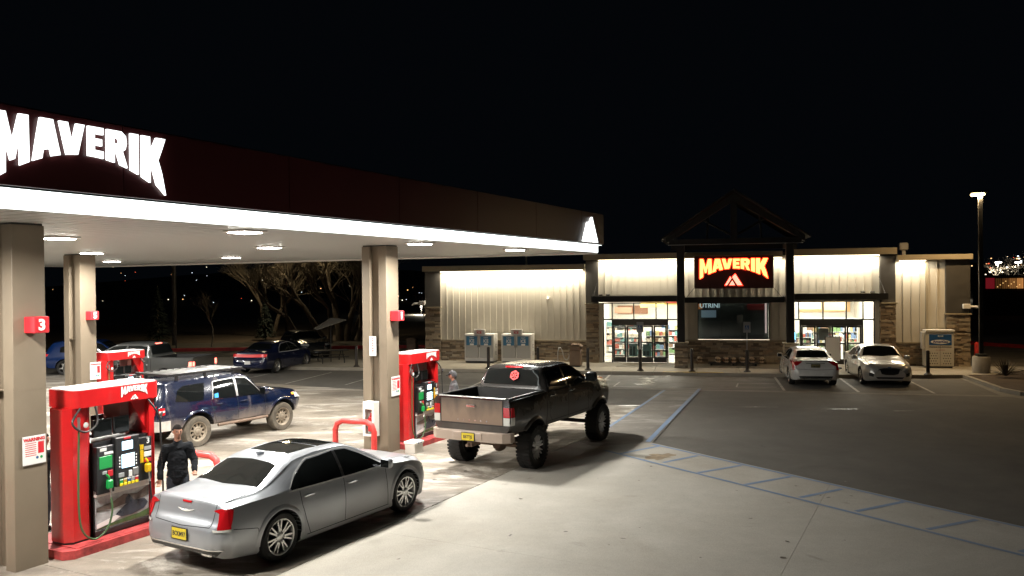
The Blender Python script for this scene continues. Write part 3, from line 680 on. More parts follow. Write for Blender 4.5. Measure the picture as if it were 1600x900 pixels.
def crv_pts(P, n=6):
    P = [Vector(p) for p in P]; out = []
    for i in range(len(P)-1):
        p0 = P[max(i-1, 0)]; p1 = P[i]; p2 = P[i+1]; p3 = P[min(i+2, len(P)-1)]
        for k in range(n):
            q = k/n; out.append(.5*((2*p1)+(p2-p0)*q+(2*p0-5*p1+4*p2-p3)*q*q+(3*p1-p0-3*p2+p3)*q**3))
    return out+[P[-1]]
pump0 = make_pump(); pump0.location = CW(-16.08, 2.02); pump0['label'] = 'red fuel pump numbered 3 beside the near left column with green and yellow nozzles'
p1 = copy_tree(pump0, CW(-7.0, 2.05), AC, 'red fuel pump numbered 1 behind the tailgate of the lifted black pickup', scale=.93)
p5 = copy_tree(pump0, CW(-8.15, 12.1), AC, 'red fuel pump in the back row beyond the blue off-road vehicle', scale=.86)
for o, nn in ((pump0, '3'), (p1, '1'), (p5, '5')):
    text('numeral', nn, .13, white_print, o, (.42, -.065, 1.55), FRONT, .002, .003)
def island(u, v, label, L=1.55, W=.95, s=1):
    t = thing('pump_island', label, 'kerb island', CW(u, v, 0), AC, 'raised red pump islands')
    mb = MB(); ch = .12
    mb.prism([(-L*.62+ch, -W*.3), (L*.6, -W*.3), (L*.6, W), (-L*.62+ch, W), (-L*.62, W-ch), (-L*.62, -W*.3+ch)], .0, .145, 'z'); mb.build('island_slab', kerbred, t)
    mb = MB(); mb.prism([(-L*.58+ch, -W*.24), (L*.57, -W*.24), (L*.57, W*.95), (-L*.58+ch, W*.95)], .146, .155, 'z'); mb.build('island_top', kerbred, t)
island(-16.3, 2.05, 'worn red raised island under fuel pump 3'); island(-7.1, 2.05, 'red raised island under fuel pump 1', 1.7); island(-8.3, 12.1, 'red raised island under the back row pump')

# ================================================================== STORE
def stone_wall(mb_owner, name, x0, x1, y, z0, z1, parent, proud=.05, seed=1, side=None, axis='y'):
    """ledger stone courses, too small to pick out singly: one joined part"""
    r = random.Random(seed); mb = MB()
    z = z0
    while z < z1-.02:
        h = min(r.choice((.06, .08, .10, .11)), z1-z); x = x0
        while x < x1-.01:
            w = min(r.uniform(.15, .55), x1-x)
            if x1-(x+w) < .08: w = x1-x
            p = r.uniform(.012, proud)
            if axis == 'y': mb.box(x+.003, x+w-.003, y-p, y, z+.003, z+h-.003, r.randrange(4))
            else: mb.box(y, y+p*(1 if axis == 'x' else -1), x+.003, x+w-.003, z+.003, z+h-.003, r.randrange(4))
            x += w
        z += h
    return mb.build(name, stone_mats, parent, kind='stuff', recalc=False)
def board_batten(x0, x1, y, z0, z1, parent, pitch=.328, seam=None):
    """metal siding: each sheet a part, with its standing rib"""
    n = max(1, round((x1-x0)/pitch)); p = (x1-x0)/n
    for i in range(n):
        a = x0+i*p; mb = MB()
        zs = [z0, seam, z1] if seam and z0 < seam < z1 else [z0, z1]
        for k in range(len(zs)-1):
            mb.box(a+.002, a+p-.002, y-.02, y, zs[k]+(.008 if k else 0), zs[k+1])
        mb.box(a-.02, a+.02, y-.055, y-.02, z0, z1)
        mb.build('siding_sheet', siding, parent)
def make_store():
    t = thing('convenience_store', 'long single storey tan convenience store with stone base, lit sign and timber gable', 'building', (OS.x, OS.y, 0), AS)
    def B(name, x0, x1, y0, y1, z0, z1, m, par=t, b=0):
        mb = MB()
        if b: mb.bbox(x0, x1, y0, y1, z0, z1, b)
        else: mb.box(x0, x1, y0, y1, z0, z1)
        return mb.build(name, m, par)
    # solid masses
    B('wall', -.78, 7.9, .0, .2, .0, 4.95, siding); B('side_wall', -.78, -.58, .2, 12, 0, 4.9, dark_board)
    B('side_wall', 24.68, 24.88, .2, 12, 0, 4.9, dark_board); B('wall', 21.5, 24.68, .0, .2, 0, 5.05, siding)
    B('back_wall', -.78, 24.88, 11.8, 12, 0, 4.9, dark_board)
    B('roof', -.78, 24.88, .2, 12, 4.55, 4.7, roof_dark)
    # left wing
    w = B('parapet_cap', -.88, 7.56, -.38, .3, 4.76, 5.03, siding_trim, b=.01)
    board_batten(.0, 7.55, 0, 1.24, 4.76, t, .328, 4.12)
    stone_wall(None, 'stone_base', 0, 7.6, 0, .15, 1.18, t, seed=3)
    B('stone_sill', 0, 7.6, -.09, 0, 1.18, 1.24, siding_trim)
    B('pilaster_board', -.82, .0, -.14, 0, 2.93, 4.76, dark_board); B('pilaster_sill', -.87, .05, -.2, 0, 2.87, 2.93, siding_trim)
    B('pilaster_core', -.80, -.02, -.1, 0, .15, 2.87, mortar); stone_wall(None, 'stone_pilaster', -.82, .0, -.10, .15, 2.87, t, .07, 5)
    # centre block
    B('parapet_cap', 7.50, 12.08, -.42, .3, 5.22, 5.50, siding_trim, b=.01); B('parapet_cap', 12.42, 16.88, -.42, .3, 5.22, 5.50, siding_trim, b=.01); B('parapet_cap', 17.22, 21.84, -.42, .3, 5.26, 5.56, siding_trim, b=.01)
    B('upper_wall', 7.62, 21.78, 0, .2, 3.12, 5.3, siding)
    board_batten(8.2, 12.2, 0, 3.46, 5.22, t, .33); board_batten(17.1, 21.15, 0, 3.46, 5.26, t, .33)
    board_batten(12.2, 12.86, -.0, 1.30, 5.22, t, .33); board_batten(16.45, 17.1, 0, 1.30, 5.22, t, .33)
    board_batten(12.86, 16.45, 0, 3.36, 5.22, t, .33)
    for x0, x1, zt in ((7.60, 8.20, 5.22), (21.15, 21.80, 5.26)):
        B('pilaster_board', x0, x1, -.22, 0, 3.06, zt, dark_board); B('pilaster_sill', x0-.06, x1+.06, -.36, 0, 3.0, 3.06, siding_trim)
        B('pilaster_core', x0+.02, x1-.02, -.24, 0, .15, 3.0, mortar); stone_wall(None, 'stone_pilaster', x0, x1, -.24, .15, 3.0, t, .07, int(x0))
        stone_wall(None, 'stone_return', -.30, 0, x1-.01 if x0 < 10 else x0+.01, .15, 3.0, t, .04, int(x0)+2, axis='x' if x0 < 10 else '-x')
    # right wing
    B('parapet_cap', 21.85, 24.98, -.38, .3, 4.98, 5.22, siding_trim, b=.01)
    board_batten(21.8, 23.93, 0, 1.24, 4.98, t, .36, 4.3)
    B('wall_trim', 23.1, 23.2, -.07, -.0, 1.24, 4.98, siding_trim)
    stone_wall(None, 'stone_base', 21.8, 23.93, 0, .15, 1.18, t, seed=9); B('stone_sill', 21.8, 23.93, -.09, 0, 1.18, 1.24, siding_trim)
    B('pilaster_board', 23.93, 24.92, -.14, 0, 2.56, 4.98, dark_board); B('pilaster_sill', 23.88, 24.97, -.2, 0, 2.5, 2.56, siding_trim)
    B('pilaster_core', 23.95, 24.9, -.1, 0, .15, 2.5, mortar); stone_wall(None, 'stone_pilaster', 23.93, 24.92, -.10, .15, 2.5, t, .07, 11)
    # centre window bay
    stone_wall(None, 'stone_base', 12.2, 17.1, 0, .15, 1.22, t, seed=13); B('stone_sill', 12.1, 17.1, -.10, 0, 1.22, 1.30, siding_trim); B('wall', 12.0, 17.3, 0.0, .2, 0, 1.25, mortar)
    B('wall', 12.0, 12.98, 0, .2, 1.25, 3.3, siding); B('wall', 16.3, 17.3, 0, .2, 1.25, 3.3, siding)
    # canopy beams over the doors
    B('entrance_beam', 7.95, 12.1, -.95, -.72, 3.16, 3.44, timber); B('entrance_beam', 12.4, 16.9, -.95, -.72, 3.10, 3.36, timber); B('entrance_beam', 17.15, 21.35, -.95, -.72, 3.22, 3.50, timber)
    for a, b, z in ((7.95, 12.1, 3.18), (12.4, 16.9, 3.12), (17.15, 21.35, 3.24)): B('entrance_soffit', a, b, -.72, 0, z+.05, z+.12, dark_board)
    for x in (8.05, 21.25):
        mb = MB(); mb.tube([(x, -.85, 3.46), (x+(.12 if x < 10 else -.12), -.06, 4.25)], .014, 6); mb.build('tie_rod', blackm, t)
    for x in (8.4, 8.75, 20.3, 20.7):
        mb = MB(); mb.bbox(x-.1, x+.1, -.9, -.74, 3.46 if x < 12 else 3.52, 3.53 if x < 12 else 3.58, .02); mb.build('beam_light', blackm, t)
    # glazing
    fr = charcoal
    def opening(x0, x1, z0, z1, zt, dx0, dx1, xs, bars):
        f = B('door_frame', x0, x0+.05, -.02, .12, z0, z1, blackm)
        for a, b, c, d in [(x1-.05, x1, z0, z1), (x0+.05, x1-.05, z1-.05, z1), (x0+.05, x1-.05, zt-.03, zt+.03)]: B('frame_bar', a, b, -.02, .12, c, d, blackm, f)
        for x in xs: B('frame_bar', x-.025, x+.025, -.02, .12, zt+.03, z1-.05, blackm, f)
        for x in (dx0, dx1): B('frame_bar', x-.03, x+.03, -.02, .12, z0, zt-.03, blackm, f)
        X = [x0+.05]+list(xs)+[x1-.05]
        for i in range(len(X)-1): B('transom_pane', X[i]+.025, X[i+1]-.025, .04, .05, zt+.03, z1-.05, glass_clear)
        B('side_pane', x0+.05, dx0-.03, .04, .05, z0, zt-.03, glass_clear); B('side_pane', dx1+.03, x1-.05, .04, .05, z0, zt-.03, glass_clear)
        B('door_header', dx0+.03, dx1-.03, -.06, .12, 1.98, zt-.03, fr)
        L = (dx1-dx0-.06)/4
        for i in range(4):
            a = dx0+.03+i*L; d = B('sliding_door', a+.01, a+.09, .0, .05, z0+.02, 1.97, fr)
            for q in [(a+L-.09, a+L-.01, z0+.02, 1.97), (a+.09, a+L-.09, z0+.02, .42), (a+.09, a+L-.09, 1.90, 1.97), (a+.09, a+L-.09, 1.12, 1.18)]: B('door_rail', q[0], q[1], .0, .05, q[2], q[3], fr, d)
            B('door_pane', a+.09, a+L-.09, .02, .03, .42, 1.12, glass_clear, d); B('door_pane', a+.09, a+L-.09, .02, .03, 1.18, 1.90, glass_clear, d)
            if bars and i in (1, 2):
                B('door_poster', a+.12, a+L-.12, .035, .04, .46, 1.06, mat('poster_teal', (.16, .36, .33), .4, var=.2), d)
                for k in (0, 1): B('poster_print', a+.15+k*.16, a+.27+k*.16, .030, .034, .5, .95 if i == 1 else .72, mat('poster_dark_green', (.02, .07, .06), .5), d)
            if not bars and i == 1: B('door_poster', a+.10, a+L-.10, .035, .04, 1.30, 1.86, white_print, d)
            B('push_bar', a+.10, a+L-.10, -.05, -.03, 1.13, 1.16, blackm, d)
    opening(8.40, 12.05, .15, 3.10, 2.27, 8.86, 11.55, [8.86, 9.92, 11.0, 11.55], True)
    opening(17.25, 20.95, .15, 3.14, 2.27, 17.68, 20.42, [17.62, 18.7, 19.72, 20.45], False)
    B('jamb', 8.2, 8.40, -.1, .1, .15, 3.10, siding); B('jamb', 20.95, 21.15, -.1, .1, .15, 3.14, siding)
    wf = B('window', 12.98, 13.02, -.04, .1, 1.32, 3.08, blackm)
    for q in [(16.26, 16.30, 1.32, 3.08), (13.02, 16.26, 1.32, 1.36), (13.02, 16.26, 3.04, 3.08)]: B('window_frame', q[0], q[1], -.04, .1, q[2], q[3], blackm, wf)
    for a, b in ((13.02, 14.09), (14.11, 15.18), (15.20, 16.26)): B('pane', a, b, .02, .03, 1.36, 3.04, glass_win, wf)
    for x in (14.1, 15.19): B('mullion', x-.01, x+.01, -.01, .06, 1.36, 3.04, blackm, wf)
    B('display_back', 13.0, 16.28, .45, .5, 1.3, 3.1, mat('display_back', (.03, .04, .045), .6, var=.5, vscale=2))
    B('display_poster', 13.15, 13.85, .38, .40, 2.35, 2.70, mat('poster_pale_blue', (.2, .3, .38), .5, emit=.12, ecol=(.6, .8, 1)))
    text('window_lettering', 'UTRINI', .30, mat('lit_text_blue', (.7, .9, 1), .4, emit=.5, ecol=(.7, .9, 1)), t, (13.55, .36, 2.92), FRONT, .004, .006)
    B('display_poster', 13.02, 13.2, .38, .40, 2.75, 3.02, mat('poster_orange', (.35, .12, .04), .5, emit=.1, ecol=(1, .4, .1)))
    B('display_poster', 15.3, 16.1, .38, .40, 2.7, 3.0, mat('poster_red_dim', (.16, .01, .015), .5)); B('display_poster', 16.12, 16.2, .37, .40, 1.6, 3.03, mat('poster_white_strip', (.5, .4, .4), .5, emit=.5, ecol=(1, .7, .7)))
    # timber posts, stone plinths and gable truss
    for x in (12.08, 16.88):
        B('timber_post', x, x+.34, -2.15, -1.81, 1.33, 6.0, timber, b=.01)
        B('plinth_core', x-.10, x+.44, -2.25, -1.71, .15, 1.27, mortar); stone_wall(None, 'stone_plinth', x-.12, x+.46, -2.25, .15, 1.27, t, .04, int(x))
        stone_wall(None, 'stone_plinth', -2.27, -1.70, x-.10, .15, 1.27, t, .03, int(x)+5, axis='-x'); B('plinth_cap', x-.16, x+.50, -2.32, -1.66, 1.27, 1.33, siding_trim)
        B('bracket_beam', x+.02, x+.32, -1.81, 0, 3.14, 3.40, timber); B('bracket_beam', x+.02, x+.32, -1.81, 0, 5.6, 5.8, timber)
    B('gable_tie_beam', 11.75, 17.55, -2.18, -1.78, 5.80, 6.05, timber); B('gable_king_post', 14.5, 14.78, -2.14, -1.82, 6.05, 7.75, timber)
    for s in (-1, 1):
        c = 14.64; mb = MB(); mb.prism([(c+s*3.05, 5.86), (c+s*3.05, 6.12), (c, 8.08), (c, 7.75)], -2.2, -1.76, 'y'); mb.build('gable_rafter', timber, t)
        mb = MB(); mb.prism([(c+s*3.25, 6.02), (c+s*3.25, 6.10), (c, 8.26), (c, 8.16)], -2.6, 3.5, 'y'); mb.build('gable_roof', roof_dark, t)
        mb = MB(); mb.tube([(c+s*1.2, -1.98, 6.05), (c+s*1.1, -1.98, 7.3)], .05, 6); mb.tube([(c+s*.1, -1.98, 6.2), (c+s*1.5, -1.98, 7.0)], .06, 6); mb.build('gable_strut', timber, t)
        mb = MB(); mb.tube([(c+s*1.82, -.7, 3.78), (c+s*2.15, -.7, 3.36)], .012, 5); mb.build('tie_rod', blackm, t)
    B('gable_flashing', 11.7, 17.6, -2.24, -2.2, 5.78, 5.80, alu)
    B('gable_back_beam', 11.75, 17.55, -.2, .1, 5.62, 5.85, timber)
    # wash light troughs
    for x0, x1, z in ((.1, 7.45, 4.74), (8.25, 12.1, 5.20), (12.4, 12.84, 5.20), (16.5, 16.85, 5.20), (17.25, 21.1, 5.24), (21.95, 23.05, 4.96)):
        B('wash_light', x0, x1, -.36, -.28, z-.03, z, lens_w)
        L = x1-x0
        area('wash_lamp', t, ((x0+x1)/2, -.33, z-.06), L, .06, POW_WASH*L/7.4, (1, .90, .71), (radians(5), 0, 0))
    # entrance soffit lamps
    for x in (10.2, 19.1): area('soffit_lamp', t, (x, -.4, 3.16), 2.5, .15, 14, (1, .86, .62))
    # shop interior: floor, ceiling and back wall, lit by ceiling panels
    cream = mat('interior_cream', (.62, .58, .50), .6, var=.05); B('shop_floor', 7.9, 21.6, .2, 11.7, .14, .155, mat('shop_tiles', (.5, .47, .42), .25, var=.1)); B('shop_ceiling', 7.9, 21.6, .2, 11.7, 3.62, 3.66, cream)
    B('shop_back_wall', 7.9, 21.6, 9.0, 9.1, .155, 3.62, cream); B('shop_side_wall', 7.8, 7.9, .2, 9, .155, 3.62, cream); B('shop_side_wall', 21.5, 21.6, .2, 9, .155, 3.62, cream)
    B('wall_graphic', 9.6, 12.6, 8.9, 8.98, 2.75, 3.15, mat('graphic_yellow', (.7, .48, .10), .5)); B('wall_graphic', 12.9, 15.5, 8.9, 8.98, 2.9, 3.4, mat('graphic_red', (.6, .06, .04), .5))
    B('wall_graphic', 8.2, 10.0, 8.9, 8.98, 2.2, 2.7, mat('graphic_brown', (.28, .13, .07), .5)); B('wall_graphic', 18.6, 21.3, 8.9, 8.98, 2.3, 3.0, mat('graphic_orange', (.62, .38, .18), .5))
    B('hanging_graphic', 9.9, 11.2, 4.4, 4.45, 2.72, 2.95, mat('hanging_yellow', (.7, .55, .2), .5)); B('hanging_graphic', 11.3, 12.1, 4.0, 4.05, 2.95, 3.25, mat('hanging_red', (.55, .06, .03), .5)); B('hanging_graphic', 8.6, 9.5, 3.6, 3.65, 2.45, 2.75, mat('hanging_brown', (.42, .22, .14), .5)); B('hanging_graphic', 17.9, 19.2, 4.6, 4.65, 2.6, 2.95, mat('hanging_grey', (.4, .4, .38), .5)); B('hanging_graphic', 19.3, 20.4, 4.2, 4.25, 2.55, 3.1, mat('hanging_tan', (.55, .42, .26), .5))
    B('wall_graphic', 16.0, 18.2, 8.9, 8.98, 2.6, 3.1, grey_print)
    for x in (9.3, 11.6, 13.9, 16.2, 18.5, 20.6):
        for y in (1.4, 4.0, 6.8):
            B('ceiling_panel', x-.5, x+.5, y-.22, y+.22, 3.60, 3.618, mat('ceiling_panel', (1, 1, 1), .5, emit=9, ecol=(1, .96, .88)))
        area('ceiling_lamp', t, (x, 3.9, 3.55), 1.6, 5.5, POW_ROOM/6, (1, .95, .86))
    # illuminated sign
    s = B('sign_board', 12.84, 16.46, -.62, -.34, 3.76, 5.30, mat('sign_maroon', (.05, .008, .006), .4), b=.012)
    B('sign_edge', 12.80, 16.50, -.60, -.36, 5.30, 5.34, siding_trim)
    word(t, (14.65, -.655, 4.22), 3.10, .94, .02, letter_r, grow=.035, one='letter_halo'); word(t, (14.65, -.685, 4.22), 3.10, .94, .02, letter_y)
    peaks(t, (14.65, -.65, 3.90), .84, .56, .01, letter_r, grow=.08); peaks(t, (14.65, -.68, 3.92), .78, .52, .01, mat('lit_emblem', (1, .8, .7), .5, emit=1.5, ecol=(1, .50, .34)))
    # rooftop vent
    B('roof_vent', 22.83, 23.0, 3.3, 3.5, 4.7, 5.55, white_metal); B('vent_hood', 22.70, 23.12, 3.2, 3.6, 5.55, 5.92, white_metal, b=.05)
    mb = MB(); mb.tube([(4.0, 2.5, 4.7), (4.0, 2.5, 5.60)], .05, 8); mb.tube([(4.0, 2.5, 5.60), (4.25, 2.5, 5.61)], .04, 8); mb.build('vent_pipe', mat('pipe_cream', (.6, .55, .4), .5), t)
    # wall packs and cameras
    for x, z, s in ((-.95, 3.12, -1), (24.75, 2.86, 1)):
        B('wall_lamp_box', x-.16, x+.16, -.28, -.14, z-.10, z+.12, white_metal, b=.02)
        mb = MB(); mb.tube([(x+s*.16, -.22, z), (x+s*.42, -.26, z-.02), (x+s*.55, -.30, z-.1)], [.05, .06, .03], 8); mb.build('camera', white_metal, t)
    mb = MB(); mb.bbox(5.62, 5.72, -.2, -.02, 3.30, 3.44, .02); mb.tube([(5.67, -.2, 3.36), (5.66, -.3, 3.28)], .04, 8); mb.build('camera', white_metal, t)
    return t
store = make_store()

# ================================================================== VEHICLES  (local x forward, y left, z up)
def sint(xs, keys, k=.035):
    kx = [a for a, b in keys]; kv = [b for a, b in keys]
    return sum(w*np.interp(xs+o*k, kx, kv) for o, w in ((-1, 1), (-.5, 2), (0, 3), (.5, 2), (1, 1)))/9
def body_loft(S):
    """S: dict of key tables; returns verts, faces of a closed shell"""
    x0, x1 = S['x0'], S['x1']
    xs = np.concatenate([np.linspace(x0, x0+.22, 12)[:-1], np.arange(x0+.22, x1-.22, .045), np.linspace(x1-.22, x1, 12)])
    g = {k: sint(xs, S[k], S.get('k', .035)) for k in ('zb', 'wr', 'wm', 'zm', 'wb', 'zs', 'wt', 'ze', 'zc')}
    V = []; n = 0
    for i, x in enumerate(xs):
        zb, wr, wm, zm, wb, zs, wt, ze, zc = (float(g[k][i]) for k in ('zb', 'wr', 'wm', 'zm', 'wb', 'zs', 'wt', 'ze', 'zc'))
        P = [(0, zb), (wr*.6, zb), (wr*.95, zb), (wr, zb+.04)]
        for t in (.25, .5, .75, 1.0): P.append((wr+(wm-wr)*sin(pi/2*t), zb+.04+(zm-zb-.04)*t))
        for t in (.2, .4, .6, .8, .93, 1.0): P.append((wm-(wm-wb)*(1-cos(pi/2*t)), zm+(zs-zm)*t))
        for t in (.12, .3, .5, .7, .88): P.append((wb+(wt-wb)*t+.018*sin(pi*t)*min(1, (ze-zs)*3), zs+(ze-zs)*t))
        for a in (0, 14, 30, 48, 68): P.append((wt*cos(radians(a))**.55, ze+(zc-ze)*sin(radians(a))**1.0))
        P.append((0, zc)); n = len(P)
        ring = [(x, -p[0], p[1]) for p in P]+[(x, p[0], p[1]) for p in P[-2:0:-1]]
        V += ring
    N = 2*n-2; F = []
    for i in range(len(xs)-1):
        F += [(i*N+k, i*N+(k+1) % N, (i+1)*N+(k+1) % N, (i+1)*N+k) for k in range(N)]
    F += [tuple(range(N))[::-1], tuple(range((len(xs)-1)*N, len(xs)*N))]
    return V, F
def to_bm(V, F):
    me = bpy.data.meshes.new('b'); me.from_pydata(V, [], F); bm = bmesh.new(); bm.from_mesh(me); bmesh.ops.recalc_face_normals(bm, faces=bm.faces[:]); bm.to_mesh(me); return me, bm
def boolean(me, cutter):
    a = bpy.data.objects.new('a', me); c = bpy.data.objects.new('c', cutter); COL.objects.link(a); COL.objects.link(c)
    md = a.modifiers.new('b', 'BOOLEAN'); md.object = c; md.operation = 'DIFFERENCE'; md.solver = 'EXACT'
    try: md.material_mode = 'TRANSFER'
    except Exception: pass
    dg = bpy.context.evaluated_depsgraph_get(); r = bpy.data.meshes.new_from_object(a.evaluated_get(dg))
    bpy.data.objects.remove(a); bpy.data.objects.remove(c); return r
def resamp(P, n):
    P = np.array(P, float); d = np.r_[0, np.cumsum(np.linalg.norm(np.diff(P, axis=0), axis=1))]; t = np.linspace(0, d[-1], n)
    return np.stack([np.interp(t, d, P[:, k]) for k in range(P.shape[1])], 1)
class Skin:
    """sheets laid on a shell by casting along a view axis"""
    def __init__(s, V, F): s.bvh = BVHTree.FromPolygons([Vector(v) for v in V], F)
    def hit(s, view, p, q, off=.004):
        if view == 'L': o, d = Vector((p, 4, q)), Vector((0, -1, 0))
        elif view == 'R': o, d = Vector((p, -4, q)), Vector((0, 1, 0))
        elif view == 'B': o, d = Vector((-6, p, q)), Vector((1, 0, 0))
        elif view == 'F': o, d = Vector((6, p, q)), Vector((-1, 0, 0))
        else: o, d = Vector((p, q, 5)), Vector((0, 0, -1))
        h, n, i, dist = s.bvh.ray_cast(o, d)
        if h is None: return None
        if n.dot(d) > 0: n = -n
        return h+n*off
    def patch(s, view, A, B, off=.004, nx=14, ny=6, thick=.012):
        A = resamp(A, nx); B = resamp(B, nx); G = []; last = None
        for j in range(ny):
            row = []
            for i in range(nx):
                p = A[i]+(B[i]-A[i])*j/(ny-1); h = s.hit(view, float(p[0]), float(p[1]), off)
                row.append(h)
            G.append(row)
        # fill misses from neighbours
        for j in range(ny):
            for i in range(nx):
                if G[j][i] is None:
                    best = None
                    for jj in range(ny):
                        for ii in range(nx):
                            if G[jj][ii] is not None:
                                dd = (jj-j)**2+(ii-i)**2
                                if best is None or dd < best[0]: best = (dd, G[jj][ii])
                    if best is None: return [], []
                    G[j][i] = best[1].copy()
        vs = [v for r in G for v in r]; fs = [(j*nx+i, j*nx+i+1, (j+1)*nx+i+1, (j+1)*nx+i) for j in range(ny-1) for i in range(nx-1)]
        dirv = {'L': Vector((0, -1, 0)), 'R': Vector((0, 1, 0)), 'B': Vector((1, 0, 0)), 'F': Vector((-1, 0, 0)), 'T': Vector((0, 0, -1))}[view]
        rim = [i for i in range(nx)]+[j*nx+nx-1 for j in range(1, ny)]+[(ny-1)*nx+i for i in range(nx-2, -1, -1)]+[j*nx for j in range(ny-2, 0, -1)]
        o = len(vs); vs += [vs[i]+dirv*thick for i in rim]; m = len(rim)
        fs += [(rim[k], rim[(k+1) % m], o+(k+1) % m, o+k) for k in range(m)]
        return vs, fs
    def strip(s, view, P, w, off=.0025, n=24):
        P = resamp(P, n); vs = []
        for i in range(n):
            d = P[min(i+1, n-1)]-P[max(i-1, 0)]; d = d/np.linalg.norm(d); nr = np.array([-d[1], d[0]])*w/2
            a = s.hit(view, *(P[i]-nr), off); b = s.hit(view, *(P[i]+nr), off)
            if a is None or b is None: continue
            vs += [a, b]
        k = len(vs)//2
        return vs, [(2*i, 2*i+2, 2*i+3, 2*i+1) for i in range(k-1)]
_wheels = {}
def wheel_meshes(kind, R, w, rr, spokes, tyre_m, rim_m, hub_m=None, lug=0):
    key = (kind, R, w)
    if key in _wheels: return _wheels[key]
    T = MB(); T.lathe([(rr, -w/2+.01), (rr+.02, -w/2), (R*.93, -w/2), (R*.985, -w/2+.03), (R, -w/2+.06), (R, w/2-.06), (R*.985, w/2-.03), (R*.93, w/2), (rr+.02, w/2), (rr, w/2-.01)], 40, 'y')
    if lug:
        for k in range(lug):
            a = 2*pi*k/lug
            for s_ in (-1, 1):
                M = Matrix.Rotation(a+(.5*pi/lug*2 if s_ > 0 else 0), 4, 'Y')
                T.box(-.026, .026, min(s_*w*.10, s_*w*.53), max(s_*w*.10, s_*w*.53), R*.955, R+.007, 0, M=M)
                T.box(-.02, .02, min(s_*w*.47, s_*w*.525), max(s_*w*.47, s_*w*.525), R*.80, R*.97, 0, M=M)
    tm = T.build('tyre', tyre_m, smooth=35); me_t = tm.data; bpy.data.objects.remove(tm)
    B = MB(); B.lathe([(rr+.008, -w/2+.005), (rr-.012, -w/2+.01), (rr-.03, -w*.30), (rr-.03, w*.3), (rr-.008, w/2-.01), (rr+.008, w/2-.005)], 40, 'y', closed=True)
    bm_ = B.build('rim', rim_m, smooth=35); me_b = bm_.data; bpy.data.objects.remove(bm_)
    Sx = MB(); y = w*.40
    Sx.lathe([(0, y+.012), (.05, y+.012), (.075, y), (.075, y-.05), (0, y-.05)], 20, 'y')
    if kind == 'holes':
        Sx.lathe([(.07, y-.01), (rr*.42, y-.005), (rr*.52, y-.02), (rr*.52, y-.05), (.07, y-.05)], 32, 'y', closed=True)
        Sx.lathe([(rr*.84, y-.03), (rr-.02, y-.01), (rr-.02, y-.05), (rr*.84, y-.06)], 32, 'y', closed=True)
        for k in range(spokes):
            M = Matrix.Rotation(2*pi*k/spokes, 4, 'Y'); Sx.box(-.026, .026, y-.055, y-.025, rr*.45, rr*.88, M=M)
    else:
        for k in range(spokes):
            a = 2*pi*k/spokes
            for q in ((-1, 1) if kind == 'split' else (0,)):
                M = Matrix.Rotation(a+q*.11, 4, 'Y'); w0, w1 = (.016, .012) if kind == 'split' else (.034, .024)
                pts = [(-w0, .05), (w0, .05), (w1+q*.012, rr-.015), (-w1+q*.012, rr-.015)]
                vs = [M @ Vector((p[0], yy-(.03 if p[1] > .1 else 0)*0, p[1])) for yy in (y-.04, y) for p in pts]
                Sx.add(vs, [(3, 2, 1, 0), (4, 5, 6, 7), (0, 1, 5, 4), (1, 2, 6, 5), (2, 3, 7, 6), (3, 0, 4, 7)])
    sm = Sx.build('spokes', hub_m or rim_m, smooth=30); me_s = sm.data; bpy.data.objects.remove(sm)
    D = MB(); D.lathe([(0, w*.05), (rr*.72, w*.05), (rr*.72, w*.0), (0, w*.0)], 24, 'y'); D.lathe([(0, -w*.1), (rr-.03, -w*.1), (rr-.03, -w*.12), (0, -w*.12)], 24, 'y')
    dm = D.build('brake', under); me_d = dm.data; bpy.data.objects.remove(dm)
    _wheels[key] = (me_t, me_b, me_s, me_d); return _wheels[key]
def add_wheel(root, x, y, R, ms):
    me_t, me_b, me_s, me_d = ms
    w = link('wheel', me_s, root, (x, y, R)); w.rotation_euler = (0, random.uniform(0, 1), 0 if y > 0 else pi)
    for nme, me in (('tyre', me_t), ('rim', me_b), ('brake_disc', me_d)):
        link(nme, me, w)
def place(root, axle_local, pt, heading):
    c, s = cos(heading), sin(heading); root.location = (pt[0]-(axle_local[0]*c-axle_local[1]*s), pt[1]-(axle_local[0]*s+axle_local[1]*c), 0); root.rotation_euler = (0, 0, heading)
